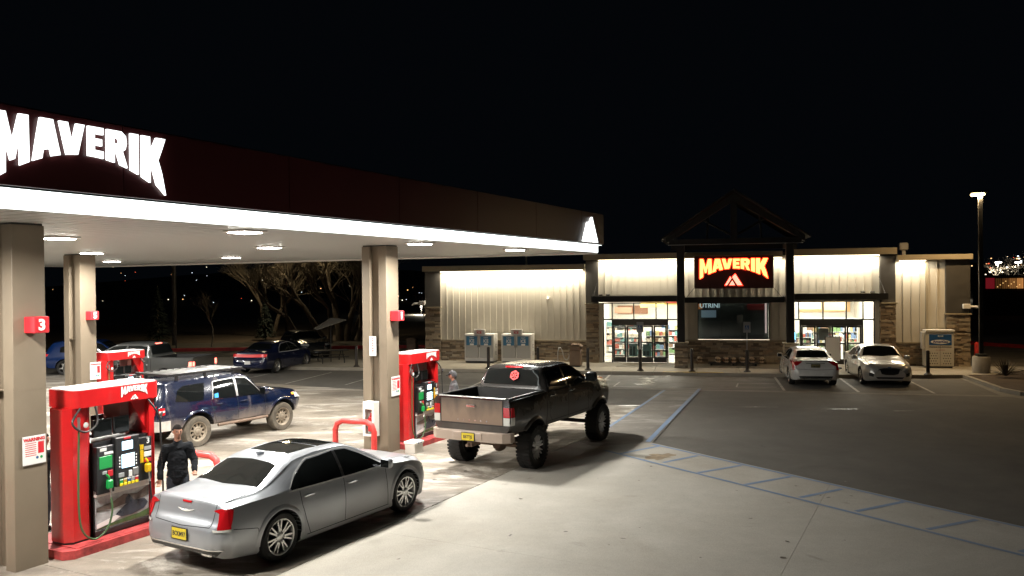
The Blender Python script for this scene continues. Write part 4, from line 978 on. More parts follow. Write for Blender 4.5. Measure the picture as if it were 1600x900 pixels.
def build_vehicle(S, label, cat, name, pt, heading, group=None):
    t = thing(name, label, cat, (0, 0, 0), 0, group)
    V, F = body_loft(S); me, bm = to_bm(V, F); bm.free(); sk = Skin(V, F); t_z = 0
    # cut wheel wells (and a bed)
    C = MB(); hw = S['hw']
    for (wx, R) in S['wells']:
        for s in (-1, 1):
            y0, y1 = sorted((s*(hw-.34), s*(hw+.25)))
            C.lathe([(0, y0), (R, y0), (R, y1), (0, y1)], 36, 'y', (wx, 0, S['wz']))
    if S.get('bed'): b = S['bed']; C.box(*b)
    cm = bpy.data.meshes.new('cut'); cm.from_pydata([tuple(v) for v in C.v], [], C.f); b2 = bmesh.new(); b2.from_mesh(cm); bmesh.ops.recalc_face_normals(b2, faces=b2.faces[:]); b2.to_mesh(cm); b2.free()
    me.materials.append(S['paint']); cm.materials.append(under)
    res = boolean(me, cm); res.name = 'body'
    if len(res.materials) < 2: res.materials.append(under)
    # faces inside wells / bed get the dark liner
    for p in res.polygons:
        c = p.center
        inw = any((c.x-wx)**2+(c.z-S['wz'])**2 < (R*1.01)**2 and abs(c.y) < hw+.3 and abs(c.y) > hw-.36 for wx, R in S['wells']) and (c.z < 2)
        if inw: p.material_index = 1
        elif S.get('bed') and b[0]-.01 < c.x < b[1]+.01 and abs(c.y) < b[3]+.01 and c.z > b[4]-.01 and c.z < S.get('bedtop', 9): p.material_index = 1
    fin(res, S.get('sharp', 32)); body = link('body', res, t)
    for f in S['feat']:
        kind = f[0]
        if kind == 'p':
            _, nme, views, A, B, m = f[:6]; kw = f[6] if len(f) > 6 else {}
            for v in views:
                A2, B2 = A, B
                vv = v
                if v in ('b', 'g'):   # mirrored rear / front patch
                    A2 = [(-p, q) for p, q in A]; B2 = [(-p, q) for p, q in B]; vv = {'b': 'B', 'g': 'F'}[v]
                if v == 't': A2 = [(p, -q) for p, q in A]; B2 = [(p, -q) for p, q in B]; vv = 'T'
                vs, fs = sk.patch(vv, A2, B2, **kw)
                if vs: mb = MB(); mb.add(vs, fs); mb.build(nme, m, t, smooth=50)
        elif kind == 's':
            _, nme, views, P, w, m = f[:6]; kw = f[6] if len(f) > 6 else {}
            for v in views:
                P2 = P; vv = v
                if v in ('b', 'g'): P2 = [(-p, q) for p, q in P]; vv = {'b': 'B', 'g': 'F'}[v]
                if v == 't': P2 = [(p, -q) for p, q in P]; vv = 'T'
                vs, fs = sk.strip(vv, P2, w, **kw)
                if vs: mb = MB(); mb.add(vs, fs); mb.build(nme, m, t, smooth=60)
    for s in (-1, 1):
        for x, z in S.get('handles', []):
            h = sk.hit('L' if s > 0 else 'R', x, z, 0)
            if h is None: continue
            mb = MB(); mb.tube([(x-.10, h.y-s*.01, z), (x-.085, h.y+s*.032, z+.003), (x, h.y+s*.04, z+.004), (x+.085, h.y+s*.032, z+.003), (x+.10, h.y-s*.01, z)], [.011, .013, .014, .013, .011], 8); mb.build('door_handle', S.get('handle_m', chrome), t, smooth=60)
        if 'mirror' in S:
            x, z, sc = S['mirror']; h = sk.hit('L' if s > 0 else 'R', x, z-.05, 0)
            if h:
                M = Matrix.Translation((x, h.y+s*.13*sc, z)) @ Matrix.Diagonal((1, s, 1, 1))
                mb = MB(); mb.bbox(-.06*sc, .07*sc, -.10*sc, .11*sc, -.07*sc, .10*sc, .035*sc, M=M); mb.tube([(x+.02, h.y-s*.02, z-.05), (x+.01, h.y+s*.06*sc, z-.03)], .025, 8); mr = mb.build('mirror', S.get('mirror_m', S['paint']), t, smooth=60)
                mb = MB(); mb.box(-.066*sc, -.0605*sc, -.08*sc, .09*sc, -.05*sc, .08*sc, M=M); mb.build('mirror_glass', glass_dark, mr)
    # arch trims
    if S.get('arch'):
        m, w, pr, fl = S['arch']
        for (wx, R) in S['wells']:
            for s in (-1, 1):
                rows = []
                a0, a1 = S.get('archang', (-8, 188))
                for k in range(29):
                    a = radians(a0+(a1-a0)*k/28)
                    ri = R*1.0; ro = R+w
                    p1 = sk.hit('L' if s > 0 else 'R', wx+ri*cos(a), S['wz']+ri*sin(a), 0); p2 = sk.hit('L' if s > 0 else 'R', wx+ro*cos(a), S['wz']+ro*sin(a), 0)
                    if p1 is None or p2 is None: continue
                    yy = max(abs(p1.y), abs(p2.y)); rows.append([(p1.x, s*(yy-.12), p1.z), (p1.x, s*(yy+pr), p1.z), ((p1.x+p2.x)/2, s*(yy+pr*.95), (p1.z+p2.z)/2), (p2.x, s*(abs(p2.y)+.002), p2.z)])
                if len(rows) > 3:
                    mb = MB(); vs = [v for r in rows for v in r]; mb.add(vs, [(i*4+k, i*4+k+1, (i+1)*4+k+1, (i+1)*4+k) for i in range(len(rows)-1) for k in range(3)]); mb.build(fl, m, t, smooth=50)
    for wx, _ in S['wells']:
        for s in (-1, 1): add_wheel(t, wx, s*S['track'], S['wr_'], S['wheel'])
        mb = MB(); mb.tube([(wx, -S['track'], S['wr_']), (wx, S['track'], S['wr_'])], .05, 8); mb.build('axle', under, t)
    place(t, (S['wells'][0][0], -S['track']-.08), pt, heading)
    return t, sk
def plate(root, x, y, z, txt, m, rotz=-pi/2, tilt=0, w=.31, h=.155):
    M = Matrix.Translation((x, y, z)) @ Euler((0, 0, rotz)).to_matrix().to_4x4() @ Matrix.Rotation(tilt, 4, 'X')
    mb = MB(); mb.bbox(-w/2-.015, w/2+.015, -.012, .004, -h/2-.015, h/2+.015, .004, M=M); fr = mb.build('plate_frame', black, root)
    mb = MB(); mb.bbox(-w/2, w/2, -.016, -.012, -h/2, h/2, .002, M=M); p = mb.build('licence_plate', m, root)
    me = text_mesh(txt, .095, .001, .002); me.materials.clear(); me.materials.append(dark_print); me.name = 'plate_text'
    o = link('plate_text', me, root); o.matrix_local = M @ Matrix.Translation((0, -.018, -.005)) @ Matrix.Rotation(pi/2, 4, 'X') @ Matrix.Diagonal((.78, 1, 1, 1))
    return p

def sedan_spec(L, Wd, Hh, wb, fo, paint, wheel, R, track=None, rear='soft'):
    """four-door saloon; fo = front overhang"""
    ax = L/2-fo; rx = ax-wb; hw = Wd/2; s = Hh/1.485; x0 = -L/2; x1 = L/2; z = lambda v: v*s
    S = dict(x0=x0, x1=x1, hw=hw, paint=paint, wz=R, wells=[(rx, R+.045), (ax, R+.045)], wr_=R, track=track or hw-.14, wheel=wheel,
        zb=[(x0, .36), (x0+.12, .28), (rx-.45, .22), (rx+.4, .17), (ax-.4, .17), (x1-.3, .19), (x1, .26)],
        wr=[(x0, hw*.60), (x0+.06, hw*.76), (x0+.22, hw*.90), (rx, hw*.955), (ax, hw*.955), (x1-.35, hw*.90), (x1-.12, hw*.72), (x1, hw*.52)],
        wm=[(x0, hw*.66), (x0+.05, hw*.83), (x0+.2, hw*.955), (rx-.1, hw*1.0), (rx+.7, hw*.985), (ax-.6, hw*.985), (ax, hw*1.0), (x1-.4, hw*.95), (x1-.12, hw*.78), (x1, hw*.58)],
        zm=[(x0, .50), (x0+.4, .60), (0, .60), (x1, .48)],
        wb=[(x0, hw*.60), (x0+.06, hw*.78), (x0+.22, hw*.885), (rx, hw*.93), (0, hw*.93), (ax-.3, hw*.93), (x1-.4, hw*.87), (x1-.12, hw*.70), (x1, hw*.5)],
        zs=[(x0, z(.60)), (x0+.035, z(.72)), (x0+.10, z(.78)), (x0+.14, z(.99)), (rx, z(1.01)), (0, z(.985)), (ax-.4, z(.95)), (ax+.3, z(.88)), (x1-.15, z(.74)), (x1, z(.58))],
        wt=[(x0, hw*.5), (x0+.12, hw*.72), (rx-.3, hw*.80), (rx+.15, hw*.75), (rx+.65, hw*.655), (.3*s, hw*.655), (ax-.55, hw*.83), (ax, hw*.80), (x1-.3, hw*.72), (x1, hw*.42)],
        ze=[(x0, z(.62)), (x0+.035, z(.74)), (x0+.10, z(.80)), (x0+.145, z(1.03)), (rx-.35, z(1.06)), (rx-.05, z(1.12)), (rx+.50, z(1.36)), (rx+1.05, z(1.425)), (.25, z(1.415)), (.5, z(1.34)), (ax-.52, z(1.0)), (ax, z(.96)), (x1-.3, z(.86)), (x1-.1, z(.74)), (x1, z(.60))],
        zc=[(x0, z(.63)), (x0+.035, z(.75)), (x0+.10, z(.81)), (x0+.15, z(1.08)), (x0+.22, z(1.09)), (rx-.30, z(1.12)), (rx+.32, z(1.405)), (rx+.62, z(1.462)), (rx+1.05, z(1.485)), (.05, z(1.48)), (.33, z(1.44)), (ax-.42, z(1.07)), (ax-.38, z(1.05)), (ax+.3, z(.98)), (x1-.2, z(.86)), (x1-.07, z(.76)), (x1, z(.62))])
    dw = [(rx+.24, z(1.03)), (rx+.45, z(1.20)), (rx+.78, z(1.345)), (-.06, z(1.385))]; dwb = [(rx+.27, z(.995)), (rx+.6, z(.99)), (-.5, z(.985)), (-.06, z(.98))]
    fw = [(.0, z(1.385)), (.25, z(1.365)), (.52, z(1.25)), (ax-.62, z(1.01))]; fwb = [(.0, z(.98)), (.3, z(.975)), (.6, z(.972)), (ax-.60, z(.97))]
    hwr = hw
    S['feat'] = [('p', 'rear_side_window', 'LR', dw, dwb, glass_dark, dict(nx=18, ny=8, off=.005)), ('p', 'front_side_window', 'LR', fw, fwb, glass_dark, dict(nx=18, ny=8, off=.005)),
        ('s', 'door_pillar', 'LR', [(-.03, z(.985)), (-.03, z(1.38))], .06, black, dict(off=.006)),
        ('s', 'window_chrome', 'LR', [(rx+.20, z(.99)), (0, z(.968)), (ax-.55, z(.958))], .022, MATS['bright_trim'], dict(off=.009)),
        ('s', 'window_chrome', 'LR', [(rx+.20, z(1.0)), (rx+.44, z(1.22)), (rx+.78, z(1.37)), (0, z(1.405)), (.28, z(1.385)), (.55, z(1.25)), (ax-.58, z(.985))], .014, MATS['bright_trim'], dict(off=.008, n=40)),
        ('p', 'rear_window', 'T', [(rx-.22, -hw*.70), (rx-.28, 0), (rx-.22, hw*.70)], [(rx+.27, -hw*.57), (rx+.30, 0), (rx+.27, hw*.57)], glass_dark, dict(nx=22, ny=10, off=.006)),
        ('p', 'windshield', 'T', [(.36, -hw*.58), (.30, 0), (.36, hw*.58)], [(ax-.56, -hw*.76), (ax-.44, 0), (ax-.56, hw*.76)], glass_dark, dict(nx=22, ny=10, off=.006)),
        ('s', 'door_seam', 'LR', [(rx+.42, z(.96)), (rx+.44, z(.75)), (rx+.52, .50), (rx+.62, .27)], .012, under), ('s', 'door_seam', 'LR', [(-.03, z(.96)), (-.03, .27)], .012, under),
        ('s', 'door_seam', 'LR', [(ax-.56, z(.93)), (ax-.55, .6), (ax-.52, .27)], .012, under), ('s', 'sill_seam', 'LR', [(rx+.55, .26), (ax-.5, .26)], .012, under),
        ('s', 'bumper_seam', 'LR', [(rx-.42, .42), (rx-.45, z(.62)), (x0+.2, z(.70))], .010, under), ('s', 'hood_seam', 'Tt', [(ax-.40, hw*.78), (ax+.3, hw*.76), (x1-.25, hw*.64)], .012, under), ('s', 'trunk_seam', 'Tt', [(rx-.32, hw*.73), (x0+.22, hw*.73)], .010, under)]
    S['handles'] = [(rx+.60, z(.86)), (.16, z(.85))]; S['mirror'] = (ax-.66, z(1.01), 1.0)
    return S, ax, rx, hw, z
silver = mat('silver_paint', (.34, .36, .39), .33, metal=.55, coat=.35, dirt=((.30, .275, .25), .45, .1, .8, 1.2))
bright_trim = mat('bright_trim', (.8, .8, .8), .25, metal=.35)
w300 = wheel_meshes('split', .365, .235, .262, 7, rubber, rim_silver)
def silver_sedan():
    S, ax, rx, hw, z = sedan_spec(5.04, 1.90, 1.485, 3.05, .92, silver, w300, .365)
    S['arch'] = (silver, .075, .016, 'wheel_lip'); S['archang'] = (-5, 185); S['handle_m'] = bright_trim
    x0, x1 = S['x0'], S['x1']
    S['feat'] += [('p', 'sunroof', 'T', [(-.80, -.42), (-.83, 0), (-.80, .42)], [(-.24, -.46), (-.22, 0), (-.24, .46)], glass_dark, dict(nx=14, ny=8, off=.007)),
        ('p', 'sunroof', 'T', [(-.19, -.46), (-.18, 0), (-.19, .46)], [(.20, -.45), (.24, 0), (.20, .45)], glass_dark, dict(nx=14, ny=6, off=.007)),
        ('p', 'tail_light', 'Bb', [(-.70, .95), (-.75, .955), (-.83, .95)], [(-.73, .70), (-.79, .70), (-.87, .71)], taillight, dict(nx=10, ny=8, off=.014)),
        ('p', 'tail_light', 'LR', [(x0+.24, .965), (x0+.19, .975), (x0+.13, .98)], [(x0+.17, .72), (x0+.14, .71), (x0+.11, .71)], taillight, dict(nx=8, ny=8, off=.012)),
        ('p', 'reflector_lens', 'Bb', [(-.66, .695), (-.87, .705)], [(-.67, .665), (-.87, .675)], clear_lens, dict(nx=8, ny=3, off=.014)),
        ('p', 'brake_lamp', 'B', [(-.10, 1.02), (.10, 1.02)], [(-.09, .995), (.09, .995)], taillight, dict(nx=6, ny=3, off=.012)),
        ('p', 'wing_badge', 'B', [(-.17, .905), (-.05, .89), (0, .90), (.05, .89), (.17, .905)], [(-.15, .893), (-.05, .872), (0, .867), (.05, .872), (.15, .893)], white_metal, dict(nx=14, ny=3, off=.012)),
        ('p', 'bumper_insert', 'B', [(-.22, .665), (.22, .665)], [(-.20, .47), (.20, .47)], silver, dict(nx=8, ny=4, off=-.0)),
        ('p', 'lower_valance', 'B', [(-.78, .40), (0, .40), (.78, .40)], [(-.70, .33), (0, .32), (.70, .33)], charcoal, dict(nx=18, ny=3, off=.008)),
        ('p', 'chrome_strip', 'B', [(-.80, .425), (0, .42), (.80, .425)], [(-.79, .405), (0, .40), (.79, .405)], chrome, dict(nx=18, ny=3, off=.012)),
        ('p', 'headlight', 'Fg', [(-.52, .72), (-.70, .74), (-.82, .78)], [(-.52, .62), (-.70, .62), (-.82, .66)], clear_lens, dict(nx=10, ny=5, off=.01)),
        ('p', 'grille', 'F', [(-.38, .68), (.38, .68)], [(-.36, .44), (.36, .44)], black, dict(nx=10, ny=5, off=.01)),
        ('s', 'trunk_seam', 'B', [(-.62, 1.03), (-.60, .72), (0, .69), (.60, .72), (.62, 1.03)], .010, under, dict(n=40))]
    t, sk = build_vehicle(S, 'dusty silver four door saloon with sunroof and yellow plate at pump 3', 'car', 'silver_sedan', (-3.53, 12.45), radians(59.7))
    h = sk.hit('B', 0, .57, 0); plate(t, h.x-.004, 0, .575, 'BCKM97', plate_y)
    for s in (-1, 1):
        mb = MB(); mb.bbox(x0+.02, x0+.14, s*.52-.11, s*.52+.11, .30, .36, .02); mb.build('exhaust_tip', chrome, t)
    mb = MB(); mb.prism([(-.90, 1.44), (-1.04, 1.43), (-1.06, 1.49), (-.95, 1.475)], -.025, .025, 'y'); mb.build('roof_antenna', silver, t)
    return t
silver_sedan()

# lifted pickup and the passing pickup share a builder
def truck_spec(L, Wd, lift, rail, roof, wb, fo, paint, wheel, R, track):
    ax = L/2-fo; rx = ax-wb; hw = Wd/2; x0 = -L/2; x1 = L/2; zb = .48+lift; cb = rx+.62   # cb: back of the cab
    S = dict(x0=x0, x1=x1, hw=hw, paint=paint, wz=R+.03, wells=[(rx, R+.12), (ax, R+.12)], wr_=R, track=track, wheel=wheel, k=.03,
        zb=[(x0, zb+.10), (rx-.4, zb+.02), (0, zb), (ax, zb), (x1-.25, zb), (x1, zb+.12)],
        wr=[(x0, hw*.90), (x0+.1, hw*.93), (0, hw*.95), (ax, hw*.95), (x1-.3, hw*.9), (x1-.1, hw*.78), (x1, hw*.62)],
        wm=[(x0, hw*.95), (x0+.06, hw*.975), (rx, hw*1.0), (cb+.2, hw*.97), (ax-.6, hw*.97), (ax, hw*1.0), (x1-.3, hw*.95), (x1-.08, hw*.82), (x1, hw*.68)],
        zm=[(x0, zb+.38), (x1, zb+.38)],
        wb=[(x0, hw*.93), (x0+.05, hw*.95), (rx, hw*.955), (cb, hw*.95), (ax, hw*.93), (x1-.3, hw*.88), (x1-.08, hw*.74), (x1, hw*.6)],
        zs=[(x0, rail-.03), (cb-.05, rail-.02), (cb+.05, rail-.03), (ax-.6, rail-.05), (ax, rail-.10), (x1-.15, rail-.2), (x1, rail-.36)],
        wt=[(x0, hw*.88), (cb-.04, hw*.88), (cb+.06, hw*.74), (cb+.3, hw*.70), (ax-1.4, hw*.70), (ax-.62, hw*.84), (ax, hw*.8), (x1-.2, hw*.74), (x1, hw*.55)],
        ze=[(x0, rail), (cb-.04, rail), (cb+.05, rail+.1), (cb+.16, roof-.14), (cb+.3, roof-.07), (ax-1.45, roof-.08), (ax-1.2, roof-.19), (ax-.55, rail+.02), (ax, rail-.02), (x1-.15, rail-.12), (x1, rail-.34)],
        zc=[(x0, rail+.002), (cb-.04, rail+.004), (cb+.02, rail+.1), (cb+.12, roof-.10), (cb+.30, roof-.01), (cb+.8, roof), (ax-1.5, roof-.005), (ax-1.3, roof-.06), (ax-.45, rail+.12), (ax, rail+.08), (x1-.15, rail-.04), (x1-.03, rail-.16), (x1, rail-.32)],
        bed=(x0+.07, cb-.08, -hw*.86, hw*.86, zb+.24, roof+1), bedtop=rail-.02)
    m0 = (cb+ax-.9)/2+.05
    S['m0'] = m0; zt = roof-.14
    S['feat'] = [('p', 'rear_side_window', 'LR', [(cb+.22, zt-.02), (cb+.5, zt+.03), (m0-.05, zt+.035)], [(cb+.17, rail+.06), (cb+.6, rail+.03), (m0-.05, rail+.01)], glass_dark, dict(nx=14, ny=8, off=.006)),
        ('p', 'front_side_window', 'LR', [(m0+.04, zt+.035), (ax-1.35, zt+.01), (ax-.72, rail+.10)], [(m0+.04, rail+.01), (ax-1.2, rail-.02), (ax-.66, rail-.01)], glass_dark, dict(nx=14, ny=8, off=.006)),
        ('p', 'rear_window', 'B', [(-hw*.66, roof-.11), (0, roof-.09), (hw*.66, roof-.11)], [(-hw*.74, rail+.10), (0, rail+.10), (hw*.74, rail+.10)], glass_dark, dict(nx=18, ny=8, off=.01)),
        ('p', 'windshield', 'T', [(ax-1.24, -hw*.64), (ax-1.28, 0), (ax-1.24, hw*.64)], [(ax-.60, -hw*.78), (ax-.52, 0), (ax-.60, hw*.78)], glass_dark, dict(nx=18, ny=8, off=.006)),
        ('p', 'brake_lamp', 'B', [(-.22, roof-.045), (.22, roof-.045)], [(-.21, roof-.075), (.21, roof-.075)], S.get('third', taillight), dict(nx=6, ny=3, off=.012)),
        ('s', 'door_seam', 'LR', [(cb+.12, rail-.02), (cb+.12, zb+.25), (cb+.30, zb+.06)], .014, under), ('s', 'door_seam', 'LR', [(m0, rail), (m0, zb+.05)], .014, under), ('s', 'door_seam', 'LR', [(ax-.74, rail-.02), (ax-.74, zb+.05)], .014, under),
        ('s', 'cab_gap', 'LR', [(cb-.03, rail-.01), (cb-.03, zb+.02)], .03, under), ('s', 'sill_seam', 'LR', [(cb, zb+.10), (ax-.7, zb+.10)], .012, under),
        ('p', 'tail_light', 'Bb', [(-hw*.80, rail-.17), (-hw*.94, rail-.17)], [(-hw*.80, rail-.38), (-hw*.95, rail-.38)], taillight, dict(nx=6, ny=6, off=.012)),
        ('p', 'tail_light', 'LR', [(x0+.14, rail-.17), (x0+.03, rail-.17)], [(x0+.16, rail-.38), (x0+.03, rail-.38)], taillight, dict(nx=6, ny=6, off=.012)),
        ('p', 'reversing_lens', 'Bb', [(-hw*.80, rail-.385), (-hw*.95, rail-.385)], [(-hw*.80, rail-.55), (-hw*.94, rail-.55)], clear_lens, dict(nx=6, ny=4, off=.012)),
        ('p', 'reversing_lens', 'LR', [(x0+.16, rail-.385), (x0+.03, rail-.385)], [(x0+.16, rail-.55), (x0+.03, rail-.55)], clear_lens, dict(nx=6, ny=4, off=.012)),
        ('s', 'tailgate_seam', 'B', [(-hw*.78, rail-.01), (-hw*.78, zb+.24), (hw*.78, zb+.24), (hw*.78, rail-.01)], .014, under, dict(n=50)),
        ('p', 'headlight', 'Fg', [(-hw*.55, rail-.28), (-hw*.8, rail-.28)], [(-hw*.55, rail-.5), (-hw*.82, rail-.5)], clear_lens, dict(nx=8, ny=5, off=.012)),
        ('p', 'grille', 'F', [(-hw*.5, rail-.26), (hw*.5, rail-.26)], [(-hw*.5, rail-.55), (hw*.5, rail-.55)], chrome, dict(nx=8, ny=5, off=.012))]
    S['handles'] = [(cb+.30, rail-.14), (m0+.2, rail-.14)]; S['mirror'] = (ax-.80, rail+.08, 1.35); S['mirror_m'] = black
    return S, ax, rx, cb, hw, zb
black_paint = mat('black_truck_paint', (.012, .011, .010), .22, coat=.7, dirt=((.11, .095, .08), .45, .75, 1.6, 2.5))
w_mud = wheel_meshes('split', .475, .31, .29, 8, rubber, rim_dark, mat('rim_machined', (.6, .59, .57), .3, metal=.6), lug=36)
def lifted_truck():
    S, ax, rx, cb, hw, zb = truck_spec(5.75, 2.02, .37, 1.66, 2.20, 3.68, .95, black_paint, w_mud, .475, .90)
    S['arch'] = (black_paint, .07, .04, 'fender_flare'); S['archang'] = (5, 175)
    t, sk = build_vehicle(S, 'lifted black crew cab pickup with mud tyres and dusty tailgate at pump 1', 'pickup truck', 'lifted_pickup', (.49, 18.48), radians(60.9))
    x0 = S['x0']; rail = 1.66
    dusty = mat('dusty_bumper', (.52, .46, .41), .45, metal=.5, dirt=((.30, .23, .18), .8, .9, 1.6, 5))
    mb = MB(); zt = zb+.10; zl = zb-.10
    out = [(x0-.16, -.62), (x0-.13, -.84), (x0-.02, -.98), (x0+.12, -1.0), (x0+.12, -.9), (x0, -.86), (x0, .86), (x0+.12, .9), (x0+.12, 1.0), (x0-.02, .98), (x0-.13, .84), (x0-.16, .62)]
    mb.prism(out, zl, zt, 'z'); mb.build('rear_bumper', dusty, t, smooth=30)
    mb = MB(); mb.bbox(x0-.175, x0-.15, -.36, .36, zl+.04, zt-.015, .008); mb.build('bumper_step', dusty, t)
    plate(t, x0-.178, -.02, zb-.005, 'BBTTJS', plate_y)
    th = mat('tailgate_dust', (.16, .125, .10), .8, var=.35, vscale=5)
    h = sk.hit('B', 0, rail-.18, 0); mb = MB(); mb.bbox(h.x-.035, h.x+.01, -.12, .12, rail-.215, rail-.145, .015); mb.build('tailgate_handle', chrome, t)
    # dusty skin on the tailgate face
    vs, fs = sk.patch('B', [(-hw*.77, rail-.03), (hw*.77, rail-.03)], [(-hw*.77, zb+.26), (hw*.77, zb+.26)], off=.004, nx=14, ny=8)
    mb = MB(); mb.add(vs, fs); mb.build('tailgate', mat('tailgate_paint', (.05, .04, .034), .45, dirt=((.24, .17, .125), .92, 1.15, 1.75, 3)), t)
    mb = MB()
    for i in range(6): mb.bbox(h.x-.012, h.x-.003, -.40+i*.145, -.375+i*.145, zb+.31, zb+.335, .002)
    mb.build('tailgate_rivet', chrome, t)
    # bed rail caps, bed liner floor ribs
    for s in (-1, 1):
        mb = MB(); mb.bbox(x0+.06, cb-.08, s*hw*.885-.035, s*hw*.885+.035, rail-.008, rail+.022, .008); mb.build('bed_rail_cap', black, t)
    mb = MB(); mb.bbox(x0+.01, x0+.08, -hw*.84, hw*.84, rail-.006, rail+.02, .008); mb.build('tailgate_cap', alu, t)
    mb = MB()
    for i in range(9): mb.box(x0+.1, cb-.1, -.76+i*.19-.04, -.76+i*.19+.04, zb+.243, zb+.262)
    mb.build('bed_liner', black, t)
    mb = MB(); mb.bbox(cb-.55, cb-.3, .1, .45, zb+.27, zb+.62, .04); mb.build('bed_box', black, t)
    # red hexagon decal on the rear window: a plain spoked badge
    hh = sk.hit('B', -.10, 1.97, .02); mb = MB(); M = Matrix.Translation((hh.x-.03, -.10, 1.97)) @ Matrix.Rotation(radians(24), 4, 'Y')
    hexa = lambda r: [(r*sin(pi/3*k), r*cos(pi/3*k)) for k in range(6)]
    for k in range(6):
        a, b = hexa(.125)[k], hexa(.125)[(k+1) % 6]; c, d = hexa(.088)[k], hexa(.088)[(k+1) % 6]; mb.prism([a, b, d, c], -.004, 0, 'x', M=M)
        s_, c_ = sin(pi/3*k), cos(pi/3*k); mb.prism([(c_*.014, -s_*.014), (c_*.014+s_*.09, -s_*.014+c_*.09), (-c_*.014+s_*.09, s_*.014+c_*.09), (-c_*.014, s_*.014)], -.004, 0, 'x', M=M)
    mb.build('window_decal', mat('decal_red', (.8, .03, .03), .5), t)
    hz = sk.hit('B', 0, 2.15, 0)
    if hz: mb = MB(); mb.bbox(hz.x-.03, hz.x+.02, -.24, .24, 2.12, 2.165, .01); mb.build('brake_lamp', taillight, t)
    # chassis under the rear
    mb = MB(); mb.tube([(rx, -.75, .475), (rx, .75, .475)], .055, 10); mb.lathe([(0, -.16), (.10, -.14), (.17, -.04), (.17, .04), (.10, .14), (0, .16)], 16, 'x', (rx, -.05, .475)); mb.build('rear_axle', frame_dirty, t, smooth=40)
    for s in (-1, 1):
        mb = MB(); mb.box(x0+.1, ax+.6, s*.5-.05, s*.5+.05, zb-.12, zb+.06); mb.build('frame_rail', frame_dirty, t)
        mb = MB(); mb.tube([(rx-.62, s*.5, zb-.1), (rx-.3, s*.5, .62), (rx, s*.5, .57), (rx+.35, s*.5, .64), (rx+.7, s*.5, zb-.1)], .035, 6); mb.build('leaf_spring', frame_dirty, t)
        mb = MB(); mb.tube([(rx-.1, s*.42, .52), (rx+.05, s*.36, zb+.1)], .035, 8); mb.build('shock_absorber', white_metal, t)
    mb = MB(); mb.bbox(x0-.10, x0+.25, -.06, .06, zb-.24, zb-.12, .01); mb.tube([(x0-.2, 0, zb-.19), (x0, 0, zb-.19)], .035, 8); mb.build('tow_hitch', frame_dirty, t)
    mb = MB(); mb.tube([(x0+.15, -.45, zb-.16), (rx, -.55, zb-.2), (rx+.8, -.5, zb-.15)], .04, 8); mb.build('exhaust_pipe', frame_dirty, t)
    return t
lifted_truck()
grey_truck = mat('grey_truck_paint', (.03, .031, .03), .35, coat=.4)
w_std = wheel_meshes('star', .40, .26, .24, 6, rubber, rim_dark, rim_silver)
def passing_truck():
    S, ax, rx, cb, hw, zb = truck_spec(5.7, 2.0, .05, 1.35, 1.90, 3.6, .95, grey_truck, w_std, .40, .86)
    for i, f in enumerate(S['feat']):
        if f[1] == 'tail_light' : S['feat'][i] = f[:5]+(tail_lit,)+f[6:]
        if f[1] == 'brake_lamp': S['feat'][i] = f[:5]+(tail_lit,)+f[6:]
    t, sk = build_vehicle(S, 'dark grey pickup with lit brake lights driving away behind the blue off-road vehicle', 'pickup truck', 'passing_pickup', (0, 0), 0)
    mb = MB(); x0 = S['x0']; mb.bbox(x0-.15, x0+.02, -.95, .95, zb-.02, zb+.16, .03); mb.build('rear_bumper', chrome, t)
    return t, S
pt_, PS = passing_truck()
pt_.location = (-15.15, 33.6, 0); pt_.rotation_euler = (0, 0, radians(172))

